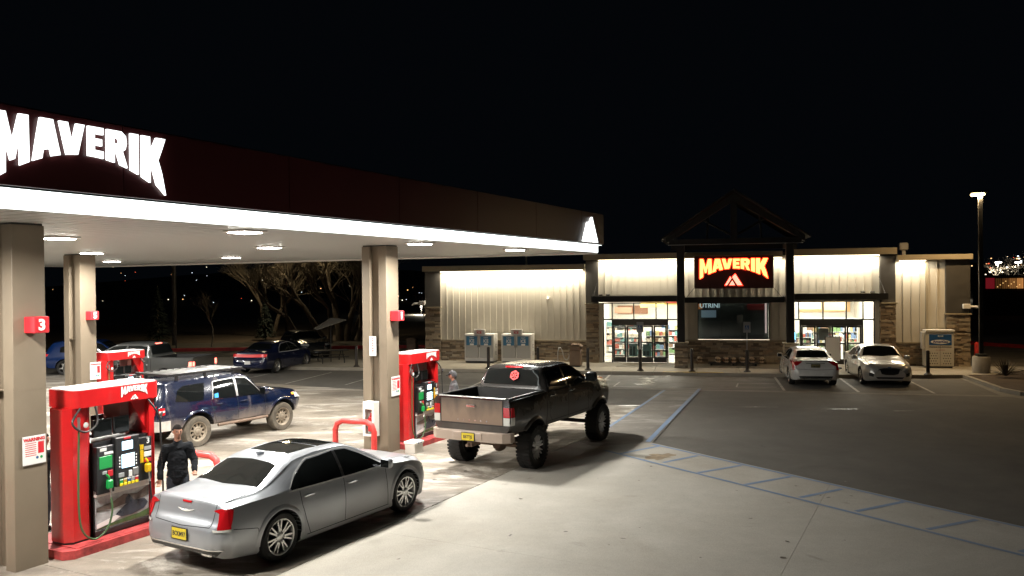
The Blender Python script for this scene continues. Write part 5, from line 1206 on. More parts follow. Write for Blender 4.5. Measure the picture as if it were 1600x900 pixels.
# blue off-road wagon with roof rack
blue_paint_car = mat('blue_offroad_paint', (.002, .006, .024), .2, coat=.8, dirt=((.26, .21, .17), .8, .35, .85, 2.2))
w_tan = wheel_meshes('holes', .405, .27, .245, 10, rubber_dusty, rim_dusty)
def offroad():
    L, hw = 4.80, .95; fo = .88; wb = 2.79; ax = L/2-fo; rx = ax-wb; x0 = -L/2; x1 = L/2; R = .405
    S = dict(x0=x0, x1=x1, hw=hw, paint=blue_paint_car, wz=R+.01, wells=[(rx, R+.09), (ax, R+.09)], wr_=R, track=.80, wheel=w_tan, k=.03,
        zb=[(x0, .66), (x0+.3, .56), (rx, .52), (ax, .50), (x1-.3, .50), (x1, .62)],
        wr=[(x0, hw*.84), (x0+.12, hw*.93), (rx, hw*.95), (ax, hw*.95), (x1-.35, hw*.9), (x1-.1, hw*.74), (x1, hw*.58)],
        wm=[(x0, hw*.88), (x0+.08, hw*.96), (rx, hw*1.0), (0, hw*.97), (ax, hw*1.0), (x1-.35, hw*.95), (x1-.1, hw*.8), (x1, hw*.62)],
        zm=[(x0, .85), (x1, .85)],
        wb=[(x0, hw*.82), (x0+.08, hw*.90), (rx, hw*.95), (0, hw*.93), (ax, hw*.93), (x1-.35, hw*.86), (x1-.1, hw*.72), (x1, hw*.54)],
        zs=[(x0, .98), (x0+.04, 1.15), (rx, 1.17), (0, 1.14), (ax-.3, 1.14), (ax+.3, 1.08), (x1-.1, .95), (x1, .78)],
        wt=[(x0, hw*.76), (x0+.10, hw*.78), (x0+.35, hw*.76), (.3, hw*.74), (ax-.75, hw*.82), (ax, hw*.82), (x1-.2, hw*.72), (x1, hw*.5)],
        ze=[(x0, 1.02), (x0+.05, 1.22), (x0+.30, 1.66), (x0+.5, 1.70), (.25, 1.70), (.5, 1.60), (ax-.66, 1.17), (ax, 1.15), (x1-.15, 1.04), (x1, .8)],
        zc=[(x0, 1.04), (x0+.05, 1.28), (x0+.26, 1.72), (x0+.5, 1.775), (-.3, 1.79), (.25, 1.77), (.42, 1.70), (ax-.52, 1.22), (ax, 1.20), (x1-.15, 1.10), (x1-.04, 1.0), (x1, .84)])
    S['feat'] = [('p', 'quarter_window', 'LR', [(rx-.52, 1.50), (rx-.35, 1.60), (rx+.30, 1.62)], [(rx-.62, 1.24), (rx-.3, 1.20), (rx+.18, 1.19)], glass_dark, dict(nx=12, ny=7, off=.007)),
        ('p', 'rear_side_window', 'LR', [(rx+.52, 1.55), (rx+.62, 1.62), (-.06, 1.635)], [(rx+.46, 1.19), (rx+.8, 1.18), (-.06, 1.17)], glass_dark, dict(nx=14, ny=7, off=.007)),
        ('p', 'front_side_window', 'LR', [(.04, 1.635), (.36, 1.60), (ax-.74, 1.22)], [(.04, 1.17), (.5, 1.16), (ax-.68, 1.16)], glass_dark, dict(nx=14, ny=7, off=.007)),
        ('p', 'windshield', 'T', [(.48, -hw*.64), (.44, 0), (.48, hw*.64)], [(ax-.62, -hw*.76), (ax-.54, 0), (ax-.62, hw*.76)], glass_dark, dict(nx=16, ny=8, off=.006)),
        ('p', 'rear_window', 'B', [(-hw*.62, 1.64), (0, 1.66), (hw*.62, 1.64)], [(-hw*.72, 1.28), (0, 1.27), (hw*.72, 1.28)], glass_dark, dict(nx=14, ny=7, off=.012)),
        ('s', 'window_trim', 'LR', [(rx+.40, 1.17), (-.1, 1.155), (ax-.64, 1.145)], .014, chrome, dict(off=.010)),
        ('s', 'door_pillar', 'LR', [(-.01, 1.17), (-.01, 1.64)], .07, alu, dict(off=.008)), ('s', 'door_pillar', 'LR', [(rx+.46, 1.17), (rx+.56, 1.62), (-.02, 1.66), (.38, 1.625), (ax-.70, 1.19)], .028, alu, dict(off=.008, n=40)),
        ('s', 'door_seam', 'LR', [(rx+.42, 1.16), (rx+.44, .95), (rx+.56, .58)], .012, under), ('s', 'door_seam', 'LR', [(-.01, 1.15), (-.01, .58)], .012, under), ('s', 'door_seam', 'LR', [(ax-.62, 1.12), (ax-.62, .58)], .012, under),
        ('p', 'tail_light', 'Bb', [(-hw*.70, 1.18), (-hw*.82, 1.17)], [(-hw*.68, .92), (-hw*.83, .95)], taillight, dict(nx=6, ny=6, off=.02)),
        ('p', 'tail_light', 'LR', [(x0+.20, 1.12), (x0+.06, 1.12)], [(x0+.18, .96), (x0+.05, .94)], taillight, dict(nx=8, ny=6, off=.016)),
        ('p', 'reversing_lens', 'LR', [(x0+.19, 1.06), (x0+.06, 1.06)], [(x0+.18, 1.02), (x0+.06, 1.01)], clear_lens, dict(nx=8, ny=4, off=.022)),
        ('p', 'headlight', 'LR', [(x1-.42, 1.04), (x1-.18, 1.01)], [(x1-.40, .90), (x1-.16, .88)], clear_lens, dict(nx=8, ny=5, off=.014)),
        ('p', 'indicator', 'LR', [(x1-.50, 1.04), (x1-.40, 1.03)], [(x1-.50, .98), (x1-.40, .97)], amber, dict(nx=6, ny=4, off=.016)),
        ('p', 'headlight', 'Fg', [(-.5, .98), (-.76, .98)], [(-.5, .84), (-.78, .86)], clear_lens, dict(nx=8, ny=5, off=.014)),
        ('p', 'grille', 'F', [(-.42, .96), (.42, .96)], [(-.42, .72), (.42, .72)], black, dict(nx=8, ny=5, off=.014)),
        ('p', 'window_sticker', 'R', [(rx+.54, 1.30), (rx+.66, 1.32)], [(rx+.53, 1.20), (rx+.65, 1.20)], mat('sticker_blue', (.03, .25, .6), .5, emit=.15, ecol=(.05, .4, 1)), dict(nx=5, ny=4, off=.012))]
    S['handles'] = [(rx+.66, 1.04), (.18, 1.03)]; S['handle_m'] = blue_paint_car; S['mirror'] = (ax-.72, 1.22, 1.2)
    S['arch'] = (blue_paint_car, .06, .03, 'fender_flare'); S['archang'] = (0, 180)
    t, sk = build_vehicle(S, 'muddy dark blue off-road wagon with black roof rack and tan wheels', 'car', 'offroad_wagon', (-8.12, 21.3), radians(57.2))
    mb = MB(); mb.prism([(x0-.14, -.70), (x0-.02, -.94), (x0+.3, -.97), (x0+.3, .97), (x0-.02, .94), (x0-.14, .70)], .56, .80, 'z'); mb.build('rear_bumper', mat('dusty_rear_bumper', (.45, .42, .38), .6, var=.3), t, smooth=30)
    # sliders
    for s in (-1, 1):
        mb = MB(); mb.tube([(rx+.56, s*.98, .50), (ax-.6, s*.98, .50)], .04, 8); mb.tube([(rx+.8, s*.7, .52), (rx+.8, s*.98, .50)], .025, 6); mb.tube([(ax-.9, s*.7, .52), (ax-.9, s*.98, .50)], .025, 6); mb.build('rock_slider', frame_dirty, t)
    # rack: perimeter, cross slats, feet
    fr = MB(); a, b, w = -1.98, .34, .66
    for (p, q, r_, s_) in [(a, b, -w-.03, -w), (a, b, w, w+.03), (a, a+.03, -w, w), (b-.03, b, -w, w)]: fr.box(p, q, r_, s_, 1.865, 1.915)
    rk = fr.build('roof_rack', black, t)
    for i in range(11): mb = MB(); x = a+.10+i*(b-a-.2)/10; mb.bbox(x-.035, x+.035, -w, w, 1.885, 1.905, .004); mb.build('rack_slat', alu, rk)
    for x in (-1.7, -.85, .05):
        for s in (-1, 1): mb = MB(); mb.bbox(x-.04, x+.04, s*.64-.02, s*.64+.02, 1.74, 1.87, .005); mb.build('rack_foot', black, rk)
    mb = MB(); mb.prism([(b, 1.90), (b+.12, 1.83), (b+.11, 1.81), (b, 1.87)], -w, w, 'y'); mb.build('wind_deflector', black, rk)
    return t
offroad()

# parked saloons in front of the shop
pearl = mat('pearl_white_paint', (.66, .65, .62), .25, coat=.8, var=.03)
warm_silver = mat('warm_silver_paint', (.56, .54, .50), .28, metal=.45, coat=.7)
w_s1 = wheel_meshes('split', .335, .225, .235, 5, rubber, rim_silver)
def parked_white():
    S, ax, rx, hw, z = sedan_spec(4.65, 1.82, 1.42, 2.78, .84, pearl, w_s1, .335)
    x0, x1 = S['x0'], S['x1']
    S['feat'] += [('p', 'tail_light', 'Bb', [(-.76, .99), (-.835, .99)], [(-.74, .66), (-.84, .66)], taillight, dict(nx=5, ny=8, off=.016)),
        ('p', 'tail_light', 'LR', [(x0+.22, .985), (x0+.13, .985)], [(x0+.15, .68), (x0+.10, .68)], taillight, dict(nx=5, ny=8, off=.012)),
        ('p', 'bumper_grille', 'B', [(-.62, .44), (.62, .44)], [(-.56, .34), (.56, .34)], black, dict(nx=12, ny=4, off=.012)), ('p', 'trunk_bar', 'B', [(-.36, .92), (.36, .92)], [(-.34, .90), (.34, .90)], chrome, dict(nx=10, ny=3, off=.012)),
        ('s', 'trunk_seam', 'B', [(-.72, 1.0), (-.70, .70), (0, .67), (.70, .70), (.72, 1.0)], .010, under, dict(n=40)), ('p', 'spoiler_lip', 'B', [(-.70, 1.015), (.70, 1.015)], [(-.69, .985), (.69, .985)], black, dict(nx=10, ny=3, off=.012))]
    t, sk = build_vehicle(S, 'pearl white saloon parked nose in by the right shop door, tail lamps at the corners', 'car', 'parked_saloon', (0, 0), 0)
    h = sk.hit('B', 0, .80, 0); plate(t, h.x-.006, 0, .80, 'NM 505', mat('plate_dim', (.20, .17, .06), .5))
    for s in (-1, 1): mb = MB(); mb.bbox(x0+.03, x0+.14, s*.5-.10, s*.5+.10, .28, .34, .015); mb.build('exhaust_tip', chrome, t)
    mb = MB(); mb.prism([(-1.0, 1.385), (-1.06, 1.40), (-1.08, 1.44), (-.94, 1.405)], -.025, .025, 'y'); mb.build('roof_antenna', pearl, t)
    return t
c1 = parked_white(); c1.location = (12.08, 34.05, 0); c1.rotation_euler = (0, 0, radians(78.5))
def parked_silver():
    S, ax, rx, hw, z = sedan_spec(4.80, 1.85, 1.46, 2.85, .95, warm_silver, w_s1, .335)
    x0, x1 = S['x0'], S['x1']
    S['feat'] += [('p', 'grille', 'F', [(-.36, .66), (-.2, .69), (.2, .69), (.36, .66)], [(-.30, .50), (-.15, .46), (.15, .46), (.30, .50)], black, dict(nx=14, ny=6, off=.012)),
        ('s', 'grille_chrome', 'F', [(-.40, .62), (-.36, .67), (-.2, .70), (.2, .70), (.36, .67), (.40, .62)], .018, chrome, dict(off=.02, n=30)),
        ('p', 'headlight', 'Fg', [(-.44, .67), (-.66, .74), (-.80, .80)], [(-.46, .62), (-.66, .64), (-.80, .69)], clear_lens, dict(nx=12, ny=5, off=.012)),
        ('p', 'lower_intake', 'F', [(-.50, .38), (.50, .38)], [(-.44, .31), (.44, .31)], black, dict(nx=12, ny=4, off=.012)), ('p', 'fog_lamp_pocket', 'Fg', [(-.56, .50), (-.72, .54)], [(-.58, .38), (-.72, .42)], black, dict(nx=6, ny=5, off=.012)),
        ('p', 'badge', 'F', [(-.06, .755), (.06, .755)], [(-.06, .72), (.06, .72)], blue_print, dict(nx=5, ny=3, off=.016)),
        ('p', 'tail_light', 'Bb', [(-.55, .93), (-.84, .94)], [(-.55, .80), (-.85, .80)], taillight, dict(nx=8, ny=4, off=.014)), ('s', 'hood_crease', 'Tt', [(ax-.35, .55), (x1-.3, .34)], .02, warm_silver, dict(off=.006))]
    t, sk = build_vehicle(S, 'silver beige saloon backed into the bay with black oval grille facing out', 'car', 'parked_saloon', (0, 0), 0)
    return t
c2 = parked_silver(); c2.location = (14.92, 34.05, 0); c2.rotation_euler = (0, 0, radians(78-180))
# far parked cars
navy = mat('navy_paint', (.006, .010, .036), .2, coat=.8); darkcar = mat('dark_suv_paint', (.015, .016, .018), .22, coat=.7)
def far_blue():
    S, ax, rx, hw, z = sedan_spec(4.85, 1.86, 1.45, 2.8, .95, navy, w_s1, .335)
    x0 = S['x0']
    S['feat'] += [('p', 'tail_light', 'B', [(-.80, .96), (0, .93), (.80, .96)], [(-.82, .82), (0, .80), (.82, .82)], tail_glow, dict(nx=16, ny=5, off=.014)), ('p', 'tail_light', 'LR', [(x0+.3, .95), (x0+.13, .96)], [(x0+.24, .85), (x0+.12, .83)], tail_glow, dict(nx=6, ny=4, off=.012))]
    t, sk = build_vehicle(S, 'dark blue saloon with full width red tail lamp parked at the far left of the lot', 'car', 'parked_saloon', (0, 0), 0)
    h = sk.hit('B', 0, .57, 0); plate(t, h.x-.006, 0, .57, '', white_print)
    return t
c3 = far_blue(); c3['label'] = 'dark blue saloon with full width red tail lamp parked far left'; c3.location = (-11.65, 40.6, 0); c3.rotation_euler = (0, 0, radians(76))
def suv(label, paint, L=4.6, Hs=1.62, tail=taillight):
    hw = .92; fo = .9; wb = 2.7; ax = L/2-fo; rx = ax-wb; x0 = -L/2; x1 = L/2; R = .36
    S = dict(x0=x0, x1=x1, hw=hw, paint=paint, wz=R, wells=[(rx, R+.05), (ax, R+.05)], wr_=R, track=.78, wheel=w_suv, k=.03,
        zb=[(x0, .45), (x0+.3, .32), (x1-.3, .26), (x1, .4)], wr=[(x0, hw*.7), (x0+.2, hw*.92), (ax, hw*.95), (x1-.3, hw*.88), (x1, hw*.5)], wm=[(x0, hw*.76), (x0+.18, hw*.97), (rx, hw), (ax, hw), (x1-.35, hw*.93), (x1, hw*.58)], zm=[(x0, .7), (x1, .65)],
        wb=[(x0, hw*.7), (x0+.2, hw*.9), (rx, hw*.94), (ax, hw*.92), (x1-.35, hw*.84), (x1, hw*.5)], zs=[(x0, .8), (x0+.1, 1.02), (rx, 1.05), (ax, .98), (x1-.15, .85), (x1, .66)],
        wt=[(x0, hw*.6), (x0+.2, hw*.74), (x0+.5, hw*.72), (.3, hw*.70), (ax-.6, hw*.82), (x1-.2, hw*.7), (x1, hw*.45)],
        ze=[(x0, .84), (x0+.1, 1.08), (x0+.45, Hs-.14), (x0+.8, Hs-.08), (.2, Hs-.08), (ax-.55, 1.04), (ax, 1.0), (x1-.15, .88), (x1, .68)], zc=[(x0, .86), (x0+.1, 1.12), (x0+.4, Hs-.07), (x0+.9, Hs), (.1, Hs-.01), (ax-.45, 1.1), (ax, 1.06), (x1-.15, .95), (x1, .7)])
    S['feat'] = [('p', 'side_window', 'LR', [(rx-.2, 1.3), (rx+.2, Hs-.16), (-.05, Hs-.13)], [(rx-.2, 1.08), (rx+.3, 1.06), (-.05, 1.05)], glass_dark, dict(off=.006)), ('p', 'side_window', 'LR', [(.03, Hs-.13), (.3, Hs-.18), (ax-.66, 1.08)], [(.03, 1.05), (.4, 1.04), (ax-.6, 1.03)], glass_dark, dict(off=.006)),
        ('p', 'windshield', 'T', [(.28, -hw*.6), (.24, 0), (.28, hw*.6)], [(ax-.58, -hw*.75), (ax-.5, 0), (ax-.58, hw*.75)], glass_dark, dict(off=.006)), ('p', 'rear_window', 'B', [(-hw*.58, Hs-.16), (hw*.58, Hs-.16)], [(-hw*.66, 1.12), (hw*.66, 1.12)], glass_dark, dict(off=.012)),
        ('p', 'headlight', 'Fg', [(-.46, .86), (-.74, .88)], [(-.46, .76), (-.76, .78)], clear_lens, dict(nx=8, ny=4, off=.014)), ('p', 'headlight', 'LR', [(x1-.4, .90), (x1-.2, .86)], [(x1-.4, .82), (x1-.2, .76)], clear_lens, dict(nx=6, ny=4, off=.012)), ('p', 'grille', 'F', [(-.4, .80), (.4, .80)], [(-.38, .56), (.38, .56)], black, dict(nx=8, ny=4, off=.014)),
        ('p', 'tail_light', 'Bb', [(-.66, 1.04), (-.8, 1.03)], [(-.66, .86), (-.82, .88)], tail, dict(nx=6, ny=4, off=.016)), ('p', 'tail_light', 'LR', [(x0+.3, 1.0), (x0+.16, 1.02)], [(x0+.24, .9), (x0+.14, .9)], tail, dict(nx=6, ny=4, off=.012)), ('p', 'number_plate', 'F', [(-.16, .5), (.16, .5)], [(-.16, .4), (.16, .4)], grey_print, dict(nx=5, ny=3, off=.02))]
    S['handles'] = [(rx+.55, .92), (.15, .91)]; S['mirror'] = (ax-.62, 1.08, 1.0)
    t, sk = build_vehicle(S, label, 'car', 'parked_suv', (0, 0), 0); return t
w_suv = wheel_meshes('star', .36, .235, .24, 5, rubber, rim_dark, rim_silver)
c4 = suv('black compact SUV facing right behind the far blue saloon', darkcar, 4.3, 1.5); c4.location = (-11.9, 47.6, 0); c4.rotation_euler = (0, 0, radians(-58))
bright_blue = mat('bright_blue_paint', (.004, .022, .10), .25, coat=.8)
c5 = suv('bright blue SUV partly hidden behind the back row column numbered 5', bright_blue, 4.6, 1.62, tail_glow); c5.location = (-19.9, 40.0, 0); c5.rotation_euler = (0, 0, radians(8))

# shop fittings seen through the glass: each unit a thing with its shelves and rows of goods
def shop_unit(e, n, w, h, d, rot, label, shelves, cols, seed, group='shelf units inside the shop'):
    r = random.Random(seed); p = SW(e, n, .155); t = thing('shelf_unit', label, 'shelf unit', p, AS+rot, group)
    mb = MB(); mb.box(-w/2, w/2, d-.03, d, 0, h); mb.box(-w/2, -w/2+.03, 0, d-.03, 0, h); mb.box(w/2-.03, w/2, 0, d-.03, 0, h); mb.build('carcass', cols[0], t)
    for k in range(shelves):
        z = .08+k*(h-.1)/shelves; mb = MB(); mb.box(-w/2+.03, w/2-.03, .0, d-.03, z, z+.025); mb.build('shelf', cols[0], t)
        mb = MB(); x = -w/2+.05
        while x < w/2-.12:
            ww = r.uniform(.07, .2); hh = r.uniform(.45, .85)*(h-.1)/shelves; mb.box(x, x+ww-.012, .02, .02+d*.5, z+.025, z+.025+hh, r.randrange(1, len(cols))-1); x += ww
        mb.build('goods', cols[1:], t, kind='stuff')
gd = [mat('shelf_white', (.6, .6, .58), .5)]+[mat('goods_%s' % n, c, .5) for n, c in (('red', (.38, .10, .07)), ('yellow', (.5, .40, .18)), ('teal', (.12, .26, .25)), ('white', (.6, .6, .58)), ('green', (.14, .24, .10)), ('brown', (.18, .11, .07)), ('blue', (.12, .18, .3)), ('cream', (.5, .44, .35)))]
gw = [gd[0], gd[4], gd[3], gd[8], gd[1]]
shop_unit(9.3, 3.2, 1.6, 1.35, .5, 0, 'white shelf unit of pale goods behind the left door leaf', 4, gw, 1)
shop_unit(10.9, 2.6, 1.2, 1.5, .5, .2, 'shelf unit with teal and cream goods right of the left doors', 4, gd, 2)
shop_unit(8.9, 5.4, 2.0, 1.8, .6, 0, 'tall shelf unit deep behind the left side pane', 5, gw, 3)
shop_unit(11.7, 4.4, 1.8, 1.7, .5, 0, 'shelf unit seen by the right side pane of the left doors', 5, gd, 4)
shop_unit(17.9, 3.0, 1.3, 1.4, .5, 0, 'shelf unit of dark goods behind the right doors left leaf', 4, gd, 5)
shop_unit(19.3, 2.4, 1.3, 1.2, .6, -.1, 'low shelf unit with red goods behind the right doors', 3, gd, 6)
shop_unit(20.2, 1.3, .9, .95, .6, 0, 'low display of green and yellow produce behind the rightmost door leaf', 2, [gd[0], gd[5], gd[2], gd[5]], 7)
shop_unit(19.9, 6.0, 2.6, 1.9, .6, 0, 'long wall shelf unit far behind the right doors', 5, gd, 8)
def kiosk():
    t = thing('shop_screen', 'glowing blue screen on a stand inside the right entrance side pane', 'screen', SW(17.42, .7, .155), AS)
    mb = MB(); mb.box(-.04, .04, 0, .05, 0, 1.1); mb.build('stand', black, t); mb = MB(); mb.bbox(-.14, .14, -.03, .05, 1.1, 1.5, .01); mb.build('casing', black, t)
    mb = MB(); mb.box(-.12, .12, -.036, -.031, 1.12, 1.48); mb.build('display', mat('display_cyan', (.2, .6, 1), .4, emit=3, ecol=(.25, .7, 1)), t)
kiosk()

# ================================================================== ALONG THE SHOP FRONT
WK = .150
def bollard(e, n, label):
    t = thing('bollard', label, 'bollard', SW(e, n, WK), AS, 'dark steel bollards along the kerb')
    mb = MB(); mb.lathe([(0, 1.02), (.05, 1.01), (.072, .98), (.072, .07), (.0, .07)], 16, 'z'); mb.build('post', charcoal_b, t, smooth=40)
    mb = MB(); mb.lathe([(.072, .12), (.10, .07), (.15, .03), (.155, 0), (0, 0)], 16, 'z'); mb.build('base_flange', charcoal_b, t, smooth=40)
    return t
charcoal_b = mat('bollard_dark', (.03, .022, .016), .5, var=.2)
for e, lb in ((-3.1, 'bollard farthest left near the picnic table'), (3.5, 'bollard in front of the left ice box'), (5.85, 'bollard just right of the right ice box'), (8.15, 'bollard in front of the left stone pillar beside the trash can'),
              (12.75, 'bollard right of the left timber post at the yellow kerb'), (22.3, 'bollard in front of the propane cabinet')):
    bollard(e, -3.72, lb)
def access_sign(e, n, label):
    t = thing('accessible_parking_sign', label, 'parking sign', SW(e, n, WK), AS, 'accessible parking signs')
    mb = MB(); mb.lathe([(.072, .95), (.072, .07), (0, .07)], 16, 'z'); mb.lathe([(0, .97), (.072, .95)], 16, 'z'); mb.build('bollard_post', charcoal_b, t, smooth=40)
    mb = MB(); mb.lathe([(.072, .12), (.10, .07), (.15, .03), (.155, 0), (0, 0)], 16, 'z'); mb.build('base_flange', charcoal_b, t, smooth=40)
    mb = MB(); mb.box(-.025, .025, -.02, .02, .9, 1.95); mb.build('sign_post', alu, t)
    mb = MB(); mb.bbox(-.15, .15, -.035, -.028, 1.72, 2.18, .003); p = mb.build('sign_plate', grey_print, t)
    mb = MB(); mb.box(-.08, .08, -.040, -.036, 1.86, 2.03); mb.build('symbol_field', blue_print, p)
    mb = MB(); mb.lathe([(0, -.0), (.018, 0), (.018, .002), (0, .002)], 10, 'y', (-.005, -.044, 2.0)); mb.tube([(-.01, -.043, 1.98), (-.005, -.043, 1.93), (.03, -.043, 1.925), (.045, -.043, 1.885)], .007, 5)
    mb.tube([(-.02+.032*cos(a), -.043, 1.91+.032*sin(a)) for a in [radians(100+i*24) for i in range(11)]], .006, 5); mb.build('wheelchair_symbol', white_print, p)
access_sign(10.5, -3.68, 'accessible parking sign on the bollard in front of the left glass doors')
access_sign(15.1, -3.62, 'accessible parking sign on the bollard in front of the dark centre window')
ice_panel = mat('ice_poster_blue', (.03, .16, .30), .4, var=.15)
def ice_box(e, label):
    t = thing('ice_merchandiser', label, 'ice box', SW(e, -1.05, WK), AS, 'white ice merchandisers')
    def B(nm, *a, m=white_metal, b=.01, par=None):
        mb = MB(); mb.bbox(*a, b); return mb.build(nm, m, par or t)
    B('cabinet', -.76, .76, .0, .80, .08, 1.44, b=.02); B('plinth', -.72, .72, .05, .75, 0, .08, m=black)
    for s in (-1, 1):
        x0, x1 = (-.70, -.03) if s < 0 else (.03, .70); d = B('door', x0, x1, -.05, .0, .26, 1.38, m=mat('ice_door_grey', (.42, .42, .40), .35), b=.012)
        B('poster', x0+.05, x1-.06, -.058, -.051, .88, 1.33, m=ice_panel, b=.002, par=d)
        text('poster_text', 'ICE', .22, white_print, d, ((x0+x1)/2, -.062, 1.09), FRONT, .001, .006, .8); text('poster_text', 'PURITY', .07, white_print, d, ((x0+x1)/2, -.062, 1.25), FRONT, .001, .002)
        B('poster_bear', (x0+x1)/2-.1, (x0+x1)/2+.1, -.064, -.059, .88, .97, m=white_print, b=.002, par=d); B('door_handle', (x1-.03 if s < 0 else x0), (x1 if s < 0 else x0+.03), -.09, -.05, .78, .92, m=blackm, b=.004, par=d)
    B('lamp_box', -.28, .30, .02, .12, 1.44, 1.68, m=white_metal); text('box_text', 'ICE', .15, red_print, t, (0, .014, 1.51), FRONT, .001, .006, 1.1); text('box_text', 'Reddy Premium', .05, red_print, t, (0, .014, 1.61), FRONT, .001, .001)
    for i, ch in enumerate('ICE'): text('side_letter', ch, .26, mat('letter_brown', (.08, .05, .03), .5), t, (.765, .38, 1.18-i*.36), (pi/2, 0, pi/2), .001, .006)
ice_box(2.32, 'white two door ice merchandiser on the left, with a dark bollard before it'); ice_box(4.22, 'white two door ice merchandiser on the right, nearer the bike rack')
def bike_rack():
    t = thing('bike_rack', 'wavy grey tube bike rack against the stone base', 'bike rack', SW(6.75, -.75, WK), AS)
    P = [(-.5, 0, 0), (-.5, 0, .55), (-.38, 0, .76), (-.26, 0, .55), (-.2, 0, .3), (-.08, 0, .16), (.04, 0, .3), (.1, 0, .55), (.22, 0, .76), (.34, 0, .55), (.34, 0, 0)]
    mb = MB(); mb.tube(crv_pts(P, 5), .028, 8); mb.build('wave_tube', alu, t, smooth=60)
    for x in (-.5, .34): mb = MB(); mb.lathe([(0, 0), (.07, 0), (.07, .01), (0, .01)], 10, 'z', (x, 0, 0)); mb.build('foot', alu, t)
bike_rack()
bin_brown = mat('bin_brown', (.20, .13, .08), .6, var=.2, bump=.2, bscale=60)
def bin_(p, label, rot=AS):
    t = thing('trash_can', label, 'trash can', p, rot, 'brown square trash cans')
    mb = MB(); mb.bbox(-.27, .27, -.27, .27, .05, .78, .03); mb.build('body', bin_brown, t)
    mb = MB(); mb.bbox(-.25, .25, -.25, .25, .0, .05, .005); mb.build('base', black, t)
    for s in (-1, 1): mb = MB(); mb.box(-.25, .25, s*.24-.015, s*.24+.015, .78, .95); mb.build('lid_side', bin_brown, t)
    mb = MB(); mb.bbox(-.31, .31, -.31, .31, .92, .98, .02); mb.prism([(-.29, .98), (.29, .98), (.18, 1.05), (-.18, 1.05)], -.28, .28, 'y'); mb.build('lid', bin_brown, t)
    mb = MB(); mb.box(-.24, .24, -.20, .20, .785, .80); mb.build('opening', black, t)
bin_(SW(7.35, -2.1, WK), 'brown trash can between the bike rack and the left pillar'); bin_(SW(21.35, -.75, WK), 'brown trash can behind the silver beige saloon by the right pillar'); bin_((-5.72, 47.4, .0), 'brown trash can on the patio left of the store corner')
def firewood():
    t = thing('pallet', 'dark low pallet under the centre window', 'pallet', SW(14.6, -.62, WK), AS)
    for x in (-1.0, 0, 1.0): mb = MB(); mb.box(x-.05, x+.05, -.4, .4, 0, .09); mb.build('stringer', blackm, t)
    for i in range(6): mb = MB(); mb.box(-1.15, 1.15, -.4+i*.14, -.30+i*.14, .09, .115); mb.build('deck_board', charcoal, t)
    wood = mat('cut_wood', (.62, .47, .32), .8, var=.35, vscale=6, bump=.3); barkm = mat('log_bark', (.14, .09, .05), .9)
    spots = [(-1.28, 'split wood bundle leftmost, off the end of the pallet'), (-.45, 'firewood bundle second from the left'), (-.08, 'firewood bundle third from the left on the pallet'), (.26, 'small firewood bundle in the middle of the pallet'), (.66, 'firewood bundle right of the middle'), (1.1, 'firewood bundle hidden partly behind the sign bollard'), (1.55, 'firewood bundle rightmost and raised')]
    for i, (x, lb) in enumerate(spots):
        p = SW(14.35+x, -.62, WK+.115); b = thing('firewood_bundle', lb, 'firewood', p, AS+random.uniform(-.2, .2), 'wrapped firewood bundles')
        r = random.Random(i)
        for k in range(7):
            a = 2*pi*k/6; rr = .085 if k < 6 else 0; mb = MB(); mb.lathe([(0, -.2), (.048, -.2), (.05, .2), (0, .2)], 7, 'y', (rr*cos(a), 0, .135+rr*sin(a)), mi=0); mb.build('log', wood if k % 3 else barkm, b)
        mb = MB(); mb.lathe([(.14, -.03), (.14, .03)], 14, 'y', (0, 0, .135)); mb.build('strap', white_metal, b)
firewood()
def aframe():
    t = thing('poster_stand', 'white poster stand with black frame before the right doors', 'poster stand', SW(18.9, -1.5, WK), AS)
    mb = MB(); mb.box(-.33, .33, -.02, .02, .30, 1.42); mb.build('frame', black, t); mb = MB(); mb.box(-.30, .30, -.026, -.021, .33, 1.39); mb.build('poster', white_print, t)
    mb = MB(); mb.bbox(-.36, .36, -.22, .22, 0, .06, .02); mb.box(-.02, .02, -.02, .02, .06, .3); mb.build('base', black, t)
aframe()
